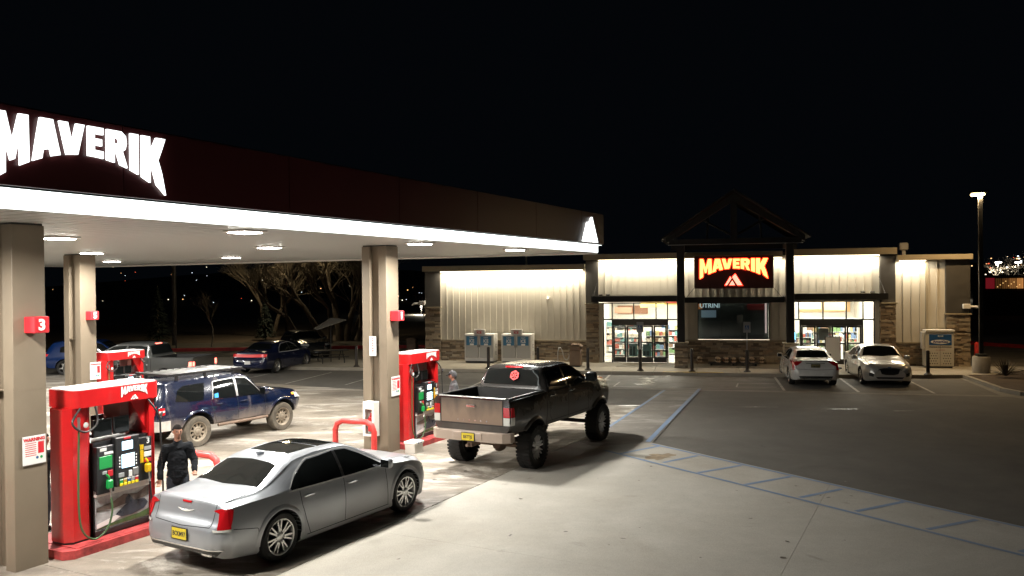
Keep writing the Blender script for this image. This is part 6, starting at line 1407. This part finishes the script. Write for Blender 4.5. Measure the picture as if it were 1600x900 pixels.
def propane():
    t = thing('propane_cabinet', 'white propane exchange cabinet with blue sign and vent holes by the right corner', 'propane cabinet', SW(23.5, -.85, WK), AS)
    def B(nm, *a, m=white_metal, b=.006, par=None):
        mb = MB(); mb.bbox(*a, b); return mb.build(nm, m, par or t)
    B('cabinet', -.62, .55, 0, .55, .08, 1.62, m=mat('cabinet_cream', (.62, .58, .50), .45, var=.05), b=.01); B('lid', -.60, .58, -.04, .58, 1.62, 1.70, m=white_metal, b=.01); B('plinth', -.5, .5, .05, .5, 0, .08, m=black)
    s = B('sign_panel', -.46, .46, -.012, 0, 1.02, 1.50, m=blue_print); mb = MB(); mb.lathe([(0, -.002), (.40, -.002), (.40, .002), (0, .002)], 28, 'y', (0, -.016, 0)); o = mb.build('sign_oval', white_print, s, loc=(0, 0, 1.17)); o.scale = (1, 1, .24)
    text('sign_text', 'AmeriGas', .15, mat('text_navy', (.05, .05, .25), .5), s, (0, -.022, 1.17), FRONT, .001, .004); text('sign_text', 'BLUE', .10, white_print, s, (0, -.018, 1.42), FRONT, .001, .003)
    text('cabinet_text', 'PROPANE GAS EXCHANGE', .075, dark_print, t, (0, -.004, .93), FRONT, .001, .001); text('cabinet_text', 'NO SMOKING', .06, mat('text_red', (.4, .1, .08), .5), t, (0, -.004, .80), FRONT, .001, .001)
    mb = MB()
    for cx in (-.28, .27):
        for r_ in range(5):
            k = 4 if r_ % 2 == 0 else 3
            for i in range(k): mb.lathe([(0, -.004), (.024, -.004), (.024, -.001), (0, -.001)], 8, 'y', (cx+(i-(k-1)/2)*.095, 0, .66-r_*.115))
    mb.build('vent_holes', black, t, kind='stuff')
    B('door_seam', -.015, -.005, -.006, 0, .1, 1.0, m=charcoal, b=.001); B('side_box', -.74, -.62, .05, .35, .85, 1.60, m=white_metal)
propane()
mb = MB(); mb.lathe([(0, 1.1), (.08, 1.06), (.10, 1.0), (.10, 0), (0, 0)], 14, 'z'); rb = mb.build('red_bollard', red_post, None, SW(25.25, .15, WK), AS, smooth=40); tag(rb, 'red steel bollard at the right rear corner of the store', 'bollard')
def washer():
    t = thing('squeegee_bin', 'white windscreen washer bin standing at the end of pump 1 island', 'washer bin', CW(-8.35, 1.55), AC)
    mb = MB(); mb.prism([(-.16, 0), (.16, 0), (.19, .24), (-.19, .24)], -.14, .14, 'y'); mb.build('bin', white_metal, t); mb = MB(); mb.bbox(-.21, .21, -.17, .17, .24, .31, .02); mb.build('lid', white_metal, t)
    for x in (-.05, .06): mb = MB(); mb.box(x-.02, x+.02, -.175, -.171, .255, .29); mb.build('sticker', blue_print, t)
    mb = MB(); mb.tube([(.12, 0, .3), (.17, .02, .42)], .012, 6); mb.build('squeegee_handle', black, t)
washer()

# ------------------------------------------------------------------ street lamp, planting
def lamp_post(x, y, h, label, power, col, base=True, head=True, m=blackm, rotz=AS, group='lot lamps'):
    t = thing('street_lamp', label, 'street lamp', (x, y, .10 if base else 0), rotz, group)
    if base:
        mb = MB(); mb.lathe([(0, 0), (.34, 0), (.34, .70), (.31, .74), (0, .74)], 24, 'z'); mb.build('concrete_base', walkcon_l, t, smooth=40); mb = MB(); mb.bbox(-.19, .19, -.19, .19, .74, .86, .02); mb.build('base_cover', m, t)
    z0 = .86 if base else 0
    mb = MB(); w = .075; mb.box(-w, w, -w, w, z0, h-.15); mb.build('pole', m, t)
    if head:
        mb = MB(); mb.bbox(-.38, .30, -.20, .20, h-.12, h-.02, .02); mb.box(-.05, .05, -.05, .05, h-.16, h-.1); mb.build('lamp_head', m, t)
        mb = MB(); mb.bbox(-.35, .16, -.18, .18, h-.24, h-.12, .05); mb.build('lamp_lens', street_l, t)
        area('lamp_light', t, (-.1, 0, h-.27), .4, .3, power, col, (0, 0, 0))
    return t
walkcon_l = mat('base_concrete', (.36, .33, .28), .8, var=.15, bump=.2); street_l = mat('street_lens2', (1, .8, .5), .5, emit=9, ecol=(1, .74, .34))
lamp_post(19.70, 34.87, 7.72, 'tall lit lot lamp on a round concrete base right of the store', POW_LAMP, (1, .68, .34))
lamp_post(-16.5, 60.5, 9.0, 'slim lamp pole left of the bare cottonwoods, its head hidden by the canopy', 700, (1, .80, .48), base=False, group='street lamps beyond the lot')
def yucca():
    t = thing('yucca', 'dark spiky yucca in the planting bed beside the lot lamp', 'yucca', (19.78, 33.3, .12)); r = random.Random(5)
    for i in range(64):
        a = r.uniform(0, 2*pi); el = r.uniform(.12, 1.35); L = r.uniform(.55, .85); d = Vector((cos(a)*cos(el), sin(a)*cos(el), sin(el))); s = Vector((-sin(a), cos(a), 0))*.022; mb = MB()
        p0 = Vector((0, 0, .08)); p1 = p0+d*L*.5; p2 = p0+d*L+Vector((0, 0, -.08*cos(el))); mb.add([p0-s, p0+s, p1-s*1.2, p1+s*1.2, p2, p1+Vector((0, 0, .012))], [(0, 1, 5), (0, 5, 2), (1, 3, 5), (2, 5, 4), (5, 3, 4), (0, 2, 3, 1), (2, 4, 3)]); mb.build('leaf', leafm, t)
yucca()
def shrub(x, y, h, label, n=40, seed=1, m=leafm):
    t = thing('small_shrub', label, 'shrub', (x, y, .1)); r = random.Random(seed); mb = MB()
    for i in range(n):
        a = r.uniform(0, 2*pi); el = r.uniform(.3, 1.5); L = h*r.uniform(.6, 1); d = Vector((cos(a)*cos(el), sin(a)*cos(el), sin(el))); mid = d*L*.5+Vector((r.uniform(-.04, .04), r.uniform(-.04, .04), 0)); mb.tube([(0, 0, 0), mid, d*L], [.008, .006, .002], 3)
        for k in range(3): q = d*L*r.uniform(.4, .9); e = Vector((r.uniform(-1, 1), r.uniform(-1, 1), r.uniform(0, 1)))*h*.3; mb.tube([q, q+e], [.004, .001], 3)
    mb.build('stems', m, t)
shrub(20.3, 32.6, .42, 'small dry shrub right of the yucca', 40, 2); shrub(26.5, 36.5, 1.5, 'bare thin shrub at the right edge of the photo', 60, 3, twig)

# ------------------------------------------------------------------ trees: limbs then ever finer twigs
def tree(name, label, base, trunks, seed, depth=5, group='bare trees beyond the lot', tm=bark, cm=twig, spread=.55, droop=.0):
    t = thing(name, label, 'tree', base, 0, group); r = random.Random(seed); T = MB(); Cn = MB()
    def grow(p, d, L, rad, lv):
        n = 3; pts = [p]; q = p.copy(); dd = d.copy()
        for i in range(n):
            dd = (dd+Vector((r.gauss(0, .13), r.gauss(0, .13), r.gauss(0, .08)+.05-droop*lv*.05))).normalized(); q = q+dd*L/n; pts.append(q.copy())
        rr = [rad*(1-.35*i/n) for i in range(n+1)]
        (T if lv < 2 else Cn).tube(pts, rr, 7 if lv < 2 else (4 if lv < 3 else 3), cap=False)
        if lv >= depth: return
        k = r.choice((2, 3)) if lv < 1 else r.choice((3, 4))
        for j in range(k):
            ax = Vector((r.gauss(0, 1), r.gauss(0, 1), r.gauss(0, .5))).normalized(); nd_ = (dd+ax*spread*r.uniform(.7, 1.4)).normalized()
            src = pts[-1] if j < 2 else pts[r.choice((1, 2))]
            grow(src.copy(), nd_, L*r.uniform(.58, .82), rad*r.uniform(.42, .6), lv+1)
    for (ox, oy, dx, dy, L, rad) in trunks: grow(Vector((ox, oy, -.1)), Vector((dx, dy, 1)).normalized(), L, rad, 0)
    T.build('trunk', tm, t, smooth=60, recalc=False); Cn.build('crown', cm, t, recalc=False); return t
tree('cottonwood', 'leaning bare cottonwood nearest the lamp pole, trunk tilting left', (-14.3, 56.5, 0), [(0, 0, -.42, .1, 2.3, .24)], 11, 6)
tree('cottonwood', 'bare cottonwood with long trunk leaning left behind the table umbrella', (-12.9, 58, 0), [(0, 0, -.45, 0, 3.2, .24), (.1, .2, -.15, .2, 2.6, .18)], 12, 6)
tree('cottonwood', 'large multi stemmed bare cottonwood directly behind the picnic umbrella', (-12.6, 60.5, 0), [(0, 0, -.05, 0, 3.0, .34), (.5, 0, .16, .1, 3.2, .26), (.7, .3, .36, 0, 2.6, .2)], 13, 6)
tree('cottonwood', 'slender bare cottonwood leaning right, left of the middle column', (-11.2, 60, 0), [(0, 0, .10, 0, 2.6, .2)], 14, 6)
tree('cottonwood', 'dim bare cottonwood farther back with a wide left crown', (-19.5, 66, 0), [(0, 0, -.2, 0, 2.6, .25), (.3, 0, .25, 0, 2.6, .2)], 15, 6)
tree('sapling', 'small bare tree with pale trunk and reddish twigs left of the store', (-5.2, 49.2, 0), [(0, 0, 0, 0, 1.3, .05)], 21, 5, 'young bare trees', bark_pale, mat('red_twigs', (.17, .08, .06), .9), .42)
tree('sapling', 'thin bare sapling with pale trunk beyond the red kerb far left', (-20.3, 56, 0), [(0, 0, 0, 0, 1.3, .05)], 22, 5, 'young bare trees', bark_pale, twig, .42)
def conifer(x, y, h, label, seed):
    t = thing('conifer', label, 'tree', (x, y, 0), 0, 'dark conifers beyond the lot'); r = random.Random(seed); mb = MB(); mb.tube([(0, 0, 0), (0, 0, h)], [.12, .02], 6); mb.build('trunk', bark, t); mb = MB()
    for i in range(900):
        z = h*(1-r.random()**.6)*.95+.2; rad = (1-z/h)*h*.28*r.uniform(.4, 1); a = r.uniform(0, 2*pi); c = Vector((rad*cos(a), rad*sin(a), z)); u = Vector((cos(a), sin(a), -.4))*r.uniform(.1, .25); s = Vector((-sin(a), cos(a), .1))*.06; mb.add([c-u, c+s, c+u, c-s], [(0, 1, 2, 3)])
    mb.build('crown', conifer_m, t, recalc=False)
conifer(-26.5, 62, 4.2, 'small dark conifer left of the passing pickup', 1); conifer(-18.5, 62, 3.2, 'low dark evergreen beside the slim pole', 2); conifer(-4.5, 62, 2.6, 'dark evergreen between the middle column and store', 3)
for i, (x, y, h, w, lb) in enumerate([(-23.65, 58, 12, .16, 'thick dark utility pole left of the bare trees'), (-21.9, 54, 8, .05, 'thin grey pole rising behind the blue off-road roof rack'), (-22.0, 90, 8, .06, 'thin distant lamp pole far behind the bare trees')]):
    mb = MB(); mb.tube([(0, 0, 0), (0, 0, h)], [w, w*.7], 8); o = mb.build('utility_pole', mat('pole_grey', (.12, .11, .10), .8), None, (x, y, 0)); tag(o, lb, 'pole')

# ------------------------------------------------------------------ picnic place
def picnic():
    t = thing('picnic_table', 'dark metal picnic table on the patio left of the middle column', 'picnic table', (-9.4, 42.9, 0), radians(20)); fm = mat('mesh_table_dark', (.025, .022, .02), .5)
    mb = MB(); mb.bbox(-.85, .85, -.38, .38, .72, .76, .01); mb.build('table_top', fm, t)
    for s in (-1, 1):
        mb = MB(); mb.bbox(-.8, .8, s*.78-.14, s*.78+.14, .43, .46, .01); mb.build('bench', fm, t)
        mb = MB(); mb.tube([(s*.55, -.95, 0), (s*.55, -.9, .35), (s*.55, -.6, .44), (s*.55, -.25, .72), (s*.55, .25, .72), (s*.55, .6, .44), (s*.55, .9, .35), (s*.55, .95, 0)], .03, 6); mb.build('leg_frame', fm, t, smooth=60)
    u = thing('patio_umbrella', 'square dark patio umbrella tilted left over the picnic table', 'umbrella', (-9.4, 42.9, 0), radians(20))
    mb = MB(); mb.tube([(0, 0, 0), (0, 0, 2.35)], .025, 8); mb.build('pole', fm, u)
    mb = MB(); c = Vector((0, 0, 2.42)); q = [Vector((-.78, -.7, 1.86)), Vector((.7, -.7, 2.32)), Vector((.7, .7, 2.32)), Vector((-.78, .7, 1.86))]
    for k in range(4): mb.add([c, q[k], q[(k+1) % 4], c-Vector((0, 0, .02)), q[k]-Vector((0, 0, .02)), q[(k+1) % 4]-Vector((0, 0, .02))], [(0, 1, 2), (5, 4, 3), (1, 4, 5, 2)])
    mb.build('canvas', mat('umbrella_canvas', (.30, .28, .24), .85), u)
    for k in range(4): mb = MB(); mb.tube([(0, 0, 2.2), tuple(q[k]*1.0-Vector((0, 0, .04)))], .012, 5); mb.build('rib', fm, u)
picnic()
for x, y, lb in ((-13.6, 52.3, 'red thin marker post by the far kerb behind the blue saloon'),): 
    mb = MB(); mb.tube([(0, 0, 0), (0, 0, 1.1)], .06, 8); o = mb.build('marker_post', red_post, None, (x, y, 0)); tag(o, lb, 'post')

# ------------------------------------------------------------------ far town at night
def far_lights():
    r = random.Random(9); mb = MB(); cols = [mat('far_light_%d' % i, c, .5, emit=e, ecol=c) for i, (c, e) in enumerate([((1, .85, .6), 4), ((1, .5, .2), 3), ((.8, .9, 1), 4), ((1, .12, .05), 2.5)])]
    def dot(x, y, z, s, mi): mb.box(x-s, x+s, y-s, y+s, z-s*.8, z+s*.8, mi)
    for i in range(34):
        Y = r.uniform(180, 240); px = r.uniform(80, 570); X = (px-800)/1296*Y; dot(X, Y, 4.15+Y/1296*r.uniform(-30, 34)*1.0, r.choice((.04, .05, .08)), r.choice((0, 0, 1, 1, 2, 3)))
    for i in range(16): Y = r.uniform(180, 230); px = r.uniform(600, 662); dot((px-800)/1296*Y, Y, 4.15+Y/1296*r.uniform(-50, 15), r.choice((.05, .09)), r.choice((0, 1, 2)))
    for i in range(60): Y = r.uniform(180, 240); px = r.uniform(1517, 1640); dot((px-800)/1296*Y, Y, 4.15+Y/1296*r.uniform(-16, 36), r.choice((.06, .1, .15)), r.choice((0, 0, 1, 2, 3)))
    mb.build('distant_town_lights', cols, kind='stuff', recalc=False)
far_lights()
def lit_shop():
    t = thing('lit_roadside_shop', 'distant shopfront with red wall and orange lit windows beyond the lot lamp', 'building', (51.3, 90, 0), radians(-12))
    def B(nm, *a, m): mb = MB(); mb.box(*a); return mb.build(nm, m, t)
    B('wall', 0, 4.6, .1, 4, 0, 4.4, m=dark_board); B('red_panel', .1, .95, .0, .1, 2.95, 4.1, m=mat('lit_red_panel', (.5, .03, .03), .5, emit=.12, ecol=(1, .05, .08)))
    for i, x in enumerate((1.05, 1.75, 2.45, 3.15)): B('window', x, x+.62, .02, .1, 2.95, 4.05, m=mat('lit_window_%d' % i, (.25, .12, .05), .5, emit=(.05, .10, .22, .5)[i], ecol=(1, .42, .12)))
    for i in range(14): B('window_bar', 1.05+i*.19, 1.08+i*.19, .0, .018, 2.95, 4.05, m=black)
    for i in range(9): B('display_lamp', 1.2+i*.27, 1.28+i*.27, -.02, .0, 3.1+(i*37%7)*.1, 3.18+(i*37%7)*.1, m=mat('display_glow', (1, .7, .3), .5, emit=1.4, ecol=(1, .6, .2)))
    B('window', 3.95, 4.3, .02, .1, 2.9, 4.1, m=mat('lit_window_4', (.9, .4, .2), .5, emit=1.0, ecol=(1, .35, .16)))
lit_shop()
def far_lamp(px, py, Y, label, s=.5):
    X = (px-800)/1296*Y; z = 4.15+(441.35-.0103*(px-800)-py)*Y/1296; t = thing('distant_lamp', label, 'street lamp', (X, Y, 0), 0, 'distant lit lamps beyond the lot')
    mb = MB(); mb.tube([(0, 0, 0), (0, 0, z)], .07, 6); mb.build('pole', blackm, t); mb = MB(); mb.bbox(-s, s, -s*.5, s*.5, z-.12, z+.12, .04); mb.build('lamp_head', mat('far_lamp_lens', (1, .9, .7), .5, emit=8, ecol=(1, .93, .8)), t)
    area('lamp_light', t, (0, 0, z-.3), .6, .6, 900, (1, .9, .7))
for px, py, lb in ((1560, 410, 'distant lit lamp just right of the lot lamp pole'), (1591, 410, 'distant lit lamp at the right edge of the photo')): far_lamp(px, py, 150, lb)
far_lamp(474, 505, 120, 'small distant lamp between the bare trees and the passing pickup', .25); far_lamp(658, 479, 110, 'small distant orange lamp left of the store corner', .15)
for i, (x, y, sd) in enumerate([(88, 152, 31), (93, 156, 32), (97, 150, 33)]):
    tree('street_tree', ['pale bare street tree lit by the distant lamps, left one', 'pale bare street tree lit by the distant lamps, middle one', 'pale bare street tree lit by the distant lamps, rightmost'][i], (x, y, 1), [(0, 0, 0, 0, 3.0, .2)], sd, 5, 'lit bare trees in the distance', bark_pale, bark_pale, .8)

# ================================================================== PEOPLE
def skin_body(name, verts, edges, radii, m, parent, sub=2, root=0, mats=None):
    me = bpy.data.meshes.new(name); me.from_pydata(verts, edges, []); ob = bpy.data.objects.new(name, me); COL.objects.link(ob)
    md = ob.modifiers.new('s', 'SKIN'); md.use_smooth_shade = True
    for i, v in enumerate(me.skin_vertices[0].data): v.radius = (radii[i][0], radii[i][1]) if isinstance(radii[i], tuple) else (radii[i],)*2; v.use_root = (i == root)
    sb = ob.modifiers.new('u', 'SUBSURF'); sb.levels = sub; sb.render_levels = sub
    dg = bpy.context.evaluated_depsgraph_get(); r = bpy.data.meshes.new_from_object(ob.evaluated_get(dg)); bpy.data.objects.remove(ob); r.name = name; r.materials.clear(); r.materials.append(m)
    for p in r.polygons: p.use_smooth = True
    return link(name, r, parent)
def head_mesh(c, sc, yaw, tilt=0):
    """skull with brow, eye sockets, nose, lips, chin; faces +x before yaw"""
    bm = bmesh.new(); bmesh.ops.create_uvsphere(bm, u_segments=40, v_segments=32, radius=1)
    for v in bm.verts:
        x, y, z = v.co; f = max(0, x)
        X = x*.098; Y = y*.076; Z = z*.115
        if z < 0: Y *= 1-.30*(-z)**1.3; X = X*(1-.10*(-z)) + (.012*(-z) if x > 0 else 0)
        if x > 0:
            X -= .010*f*(abs(y) ** 2)
            X += .026*math.exp(-((y/.13)**2+((z+.14)/.17)**2))*f         # nose
            X += .010*math.exp(-((y/.10)**2+((z-.05)/.16)**2))*f          # bridge
            X -= .012*(math.exp(-(((y-.36)/.17)**2+((z-.06)/.10)**2))+math.exp(-(((y+.36)/.17)**2+((z-.06)/.10)**2)))
            X += .007*math.exp(-((y/.5)**2+((z-.22)/.08)**2))             # brow
            X += .007*math.exp(-((y/.22)**2+((z+.42)/.055)**2))-.005*math.exp(-((y/.26)**2+((z+.48)/.03)**2))+.006*math.exp(-((y/.2)**2+((z+.54)/.05)**2))
            X += .010*math.exp(-((y/.3)**2+((z+.82)/.16)**2))             # chin
        v.co = (X, Y, Z)
    for s in (-1, 1):   # ears
        g = bmesh.ops.create_uvsphere(bm, u_segments=10, v_segments=8, radius=1)
        for v in g['verts']: v.co = Vector((v.co.x*.018-.008, s*(.074)+v.co.y*.009, v.co.z*.032-.005))
    me = bpy.data.meshes.new('head'); bm.to_mesh(me); bm.free()
    M = Matrix.Translation(c) @ Matrix.Rotation(yaw, 4, 'Z') @ Matrix.Rotation(tilt, 4, 'Y') @ Matrix.Scale(sc, 4); me.transform(M)
    for p in me.polygons: p.use_smooth = True
    return me, M
def hand_chain(verts, edges, radii, wrist_i, d, side, curl=.5):
    """palm, four unequal fingers and a thumb growing from a wrist vertex"""
    w = Vector(verts[wrist_i]); d = Vector(d).normalized(); s = Vector(side).normalized(); n = d.cross(s).normalized()
    palm = len(verts); verts.append(tuple(w+d*.05)); radii.append((.018, .036)); edges.append((wrist_i, palm))
    for k, (o, L) in enumerate(((-.030, .068), (-.010, .078), (.010, .074), (.029, .058))):
        b = len(verts); p0 = w+d*.088+s*o; p1 = p0+(d*cos(curl)+n*sin(curl))*L*.5; p2 = p1+(d*cos(curl*2.2)+n*sin(curl*2.2))*L*.5
        verts += [tuple(p0), tuple(p1), tuple(p2)]; radii += [.010, .009, .0075]; edges += [(palm, b), (b, b+1), (b+1, b+2)]
    b = len(verts); p0 = w+d*.035-s*.038; p1 = p0+(d*.7-s*.5+n*.4).normalized()*.035; p2 = p1+(d*.9+n*.5).normalized()*.03
    verts += [tuple(p0), tuple(p1), tuple(p2)]; radii += [.012, .0105, .009]; edges += [(palm, b), (b, b+1), (b+1, b+2)]
from mathutils import noise as mnoise
def limb(mb, a, ra, b, rb, n=16, sy=1., k=4):
    """tapered capsule; sy widens it sideways"""
    a = Vector(a); b = Vector(b); d = (b-a); L = d.length; d.normalize(); pts = []; rr = []
    for t in range(k, 0, -1): q = pi/2*t/k; pts.append(a-d*ra*sin(q)*.999); rr.append(max(.0008, ra*cos(q)))
    for t in range(5): pts.append(a+(b-a)*t/4); rr.append(ra+(rb-ra)*t/4)
    for t in range(1, k+1): q = pi/2*t/k; pts.append(b+d*rb*sin(q)*.999); rr.append(max(.0008, rb*cos(q)))
    o = len(mb.v); mb.tube(pts, rr, n)
    if sy != 1.:
        for i in range(o, len(mb.v)):
            v = mb.v[i]; c = a.y+(b.y-a.y)*.5; mb.v[i] = (v[0], c+(v[1]-c)*sy, v[2])
def fuse(name, mb, m, parent, voxel, smooth=6, extra=None, folds=0., seed=0, fscale=7):
    me = bpy.data.meshes.new(name); me.from_pydata([tuple(v) for v in mb.v], [], mb.f); bm = bmesh.new(); bm.from_mesh(me)
    if extra: bm.from_mesh(extra)
    bmesh.ops.recalc_face_normals(bm, faces=bm.faces[:]); bm.to_mesh(me); bm.free()
    ob = bpy.data.objects.new(name, me); COL.objects.link(ob); r = ob.modifiers.new('r', 'REMESH'); r.mode = 'VOXEL'; r.voxel_size = voxel; sm = ob.modifiers.new('s', 'SMOOTH'); sm.factor = .5; sm.iterations = smooth
    dg = bpy.context.evaluated_depsgraph_get(); q = bpy.data.meshes.new_from_object(ob.evaluated_get(dg)); bpy.data.objects.remove(ob); q.name = name; q.materials.clear(); q.materials.append(m)
    if folds:
        ns = [v.normal.copy() for v in q.vertices]
        for v, nn in zip(q.vertices, ns):
            p = Vector((v.co.x*fscale, v.co.y*fscale, v.co.z*fscale*1.9+seed)); f = mnoise.noise(p)*.6+abs(mnoise.noise(p*2.1))*.7; v.co += nn*f*folds
    for p in q.polygons: p.use_smooth = True
    return link(name, q, parent)
def person(label, loc, yaw, arms, hood=False, cap=False, bald=False, jacket=cloth_black, trousers=cloth_denim, head_yaw=0, head_tilt=0, scale=1., hunch=0., legs=None):
    t = thing('person', label, 'person', loc, yaw)
    hx = hunch*.16; neck = Vector((hx*.7, 0, 1.47)); sh = 1.40; L = legs or [(.02, .11), (-.03, -.11)]
    me, M = head_mesh(neck+Vector((.035, 0, .20)), 1.0, head_yaw, head_tilt)
    B = MB()
    limb(B, (hx*.6, 0, 1.22), .095, (0, 0, 1.0), .10, 20, 1.15); limb(B, (hx*.62, 0, 1.30), .06, neck+Vector((.01, 0, .12)), .052)
    J = MB(); limb(J, (hx*.55, 0, 1.27), .125, (.0, 0, .93), .135, 24, 1.28); limb(J, (hx*.6, -.13, sh-.02), .085, (hx*.6, .13, sh-.02), .085, 18); limb(J, (hx*.65, 0, 1.38), .10, neck+Vector((-.01, 0, .015)), .074, 18); limb(J, (0, 0, .95), .14, (0, 0, .85), .135, 24, 1.25)
    H = MB()
    for s, (el, ha) in zip((1, -1), arms):
        sp = Vector((hx*.6, s*.185, sh-.01)); el = Vector(el); ha = Vector(ha); limb(B, (hx*.6, s*.05, 1.30), .05, sp, .05); limb(B, sp, .05, el, .040); limb(B, el, .042, ha, .027)
        limb(J, sp, .078, el, .062, 16); limb(J, el, .062, el+(ha-el)*.92, .046, 16)
        d = (ha-el).normalized(); sd = Vector((0, 0, 1)).cross(d); sd = sd.normalized() if sd.length > .2 else Vector((1, 0, 0)); n = d.cross(sd).normalized()
        limb(H, ha, .026, ha+d*.05, .026); 
        for o in (-.024, -.008, .008, .024): limb(H, ha+d*.03+sd*o, .014, ha+d*.088+sd*o, .0125, 10)
        for o, FL in ((-.030, .068), (-.010, .078), (.010, .074), (.029, .058)):
            p0 = ha+d*.088+sd*o; c = .6; p1 = p0+(d*cos(c)+n*sin(c))*FL*.5; p2 = p1+(d*cos(c*2.2)+n*sin(c*2.2))*FL*.45; limb(H, p0, .0105, p1, .0095, 8, k=2); limb(H, p1, .0095, p2, .008, 8, k=2)
        p0 = ha+d*.03-sd*.034; p1 = p0+(d*.7-sd*.5+n*.4).normalized()*.035; p2 = p1+(d*.9+n*.5).normalized()*.028; limb(H, p0, .0125, p1, .011, 8, k=2); limb(H, p1, .011, p2, .009, 8, k=2)
    for s, (fx, fy) in zip((1, -1), L):
        limb(B, (0, s*.10, .88), .085, (fx*.5+.02, fy, .49), .055); limb(B, (fx*.5+.02, fy, .49), .055, (fx-.02, fy, .09), .04)
    B.add(H.v, H.f); fuse('body', B, skin, t, .0065, 2, extra=me)
    fuse('jacket', J, jacket, t, .012, 5, folds=.022, seed=loc[0])
    T = MB(); limb(T, (0, -.05, .90), .115, (0, .05, .90), .115, 18)
    for s, (fx, fy) in zip((1, -1), L): limb(T, (0, s*.085, .86), .105, (fx*.5+.02, fy, .50), .078, 16); limb(T, (fx*.5+.02, fy, .50), .078, (fx-.02, fy, .13), .068, 16)
    fuse('trousers', T, trousers, t, .012, 5, folds=.014, seed=loc[1])
    # eyes, brows, lips
    mb = MB()

    mb = MB()
    for s in (-1, 1): mb.tube([M @ Vector((.080, s*.030-.012, .008)), M @ Vector((.0865, s*.030, .010)), M @ Vector((.080, s*.030+.012, .008))], .0042, 6)
    mb.build('eyes', black, t); mb = MB()
    for s in (-1, 1): mb.tube([M @ Vector((.093, s*.014, .026)), M @ Vector((.092, s*.032, .030)), M @ Vector((.082, s*.048, .024))], .003, 5)
    mb.build('brows', hair_m, t); mb = MB(); mb.tube([M @ Vector((.092, -.022, -.056)), M @ Vector((.100, 0, -.055)), M @ Vector((.092, .022, -.056))], .004, 6); mb.build('lips', mat('lip', (.30, .12, .09), .5), t)
    for s, (fx, fy) in zip((1, -1), L):
        mb = MB(); mb.bbox(fx-.11, fx+.19, fy-.05, fy+.05, .0, .035, .012); mb.bbox(fx-.10, fx+.16, fy-.045, fy+.045, .03, .11, .03); mb.build('shoe', black, t, smooth=50)
    # hair / hood / cap
    def shell(name, m, sc, zc, cut, back=0.):
        bm = bmesh.new(); bmesh.ops.create_uvsphere(bm, u_segments=28, v_segments=20, radius=1)
        dl = [v for v in bm.verts if v.co.z < cut(v.co.x)]
        bmesh.ops.delete(bm, geom=dl, context='VERTS')
        for v in bm.verts: w_ = 1+.05*mnoise.noise(v.co*4); v.co = Vector((v.co.x*.098*sc*w_-back, v.co.y*.078*sc*w_, v.co.z*.115*sc*w_+zc))
        me = bpy.data.meshes.new(name); bm.to_mesh(me); bm.free(); me.transform(M); me.materials.append(m)
        for p in me.polygons: p.use_smooth = True
        return link(name, me, t)
    if hood:
        shell('hood', jacket, 1.20, .005, lambda x: .35 if x > .45 else (-.2 if x > 0 else -.85), .012)
    if cap:
        shell('cap', cap, 1.10, .008, lambda x: .30, .0)
        mb = MB(); mb.prism([(.08, -.055), (.165, -.04), (.175, 0), (.165, .04), (.08, .055)], .040, .050, 'z', M=M); mb.build('cap_brim', cap, t)
    elif not hood: shell('hair', hair_m, 1.06, .004, lambda x: (.36 if x > .35 else (.02 if x > -.1 else -.45)), .004)
    t.scale = (scale,)*3
    return t
person('man in a black jacket with short dark hair holding a wallet beside pump 3', (-5.80, 14.30, 0), radians(-62), [((.03, .27, 1.13), (.23, .25, .99)), ((-.03, -.265, 1.12), (.05, -.30, .87))], head_yaw=.15, head_tilt=.12, scale=.985)
person('person in a grey hood and dark cap standing beyond the black pickup bed', (-1.55, 22.6, 0), radians(195), [((.10, .27, 1.15), (.28, .12, 1.05)), ((.10, -.27, 1.15), (.28, -.12, 1.05))], hood=True, cap=cloth_black, jacket=cloth_grey, head_tilt=.25, hunch=.6, scale=.98)
person('person in black mostly hidden behind the near left tan column', (-8.02, 14.0, 0), radians(-20), [((.16, .27, 1.16), (.38, .16, 1.12)), ((.02, -.33, 1.17), (.12, -.20, 1.0))], jacket=cloth_black, hunch=.8, scale=.95)
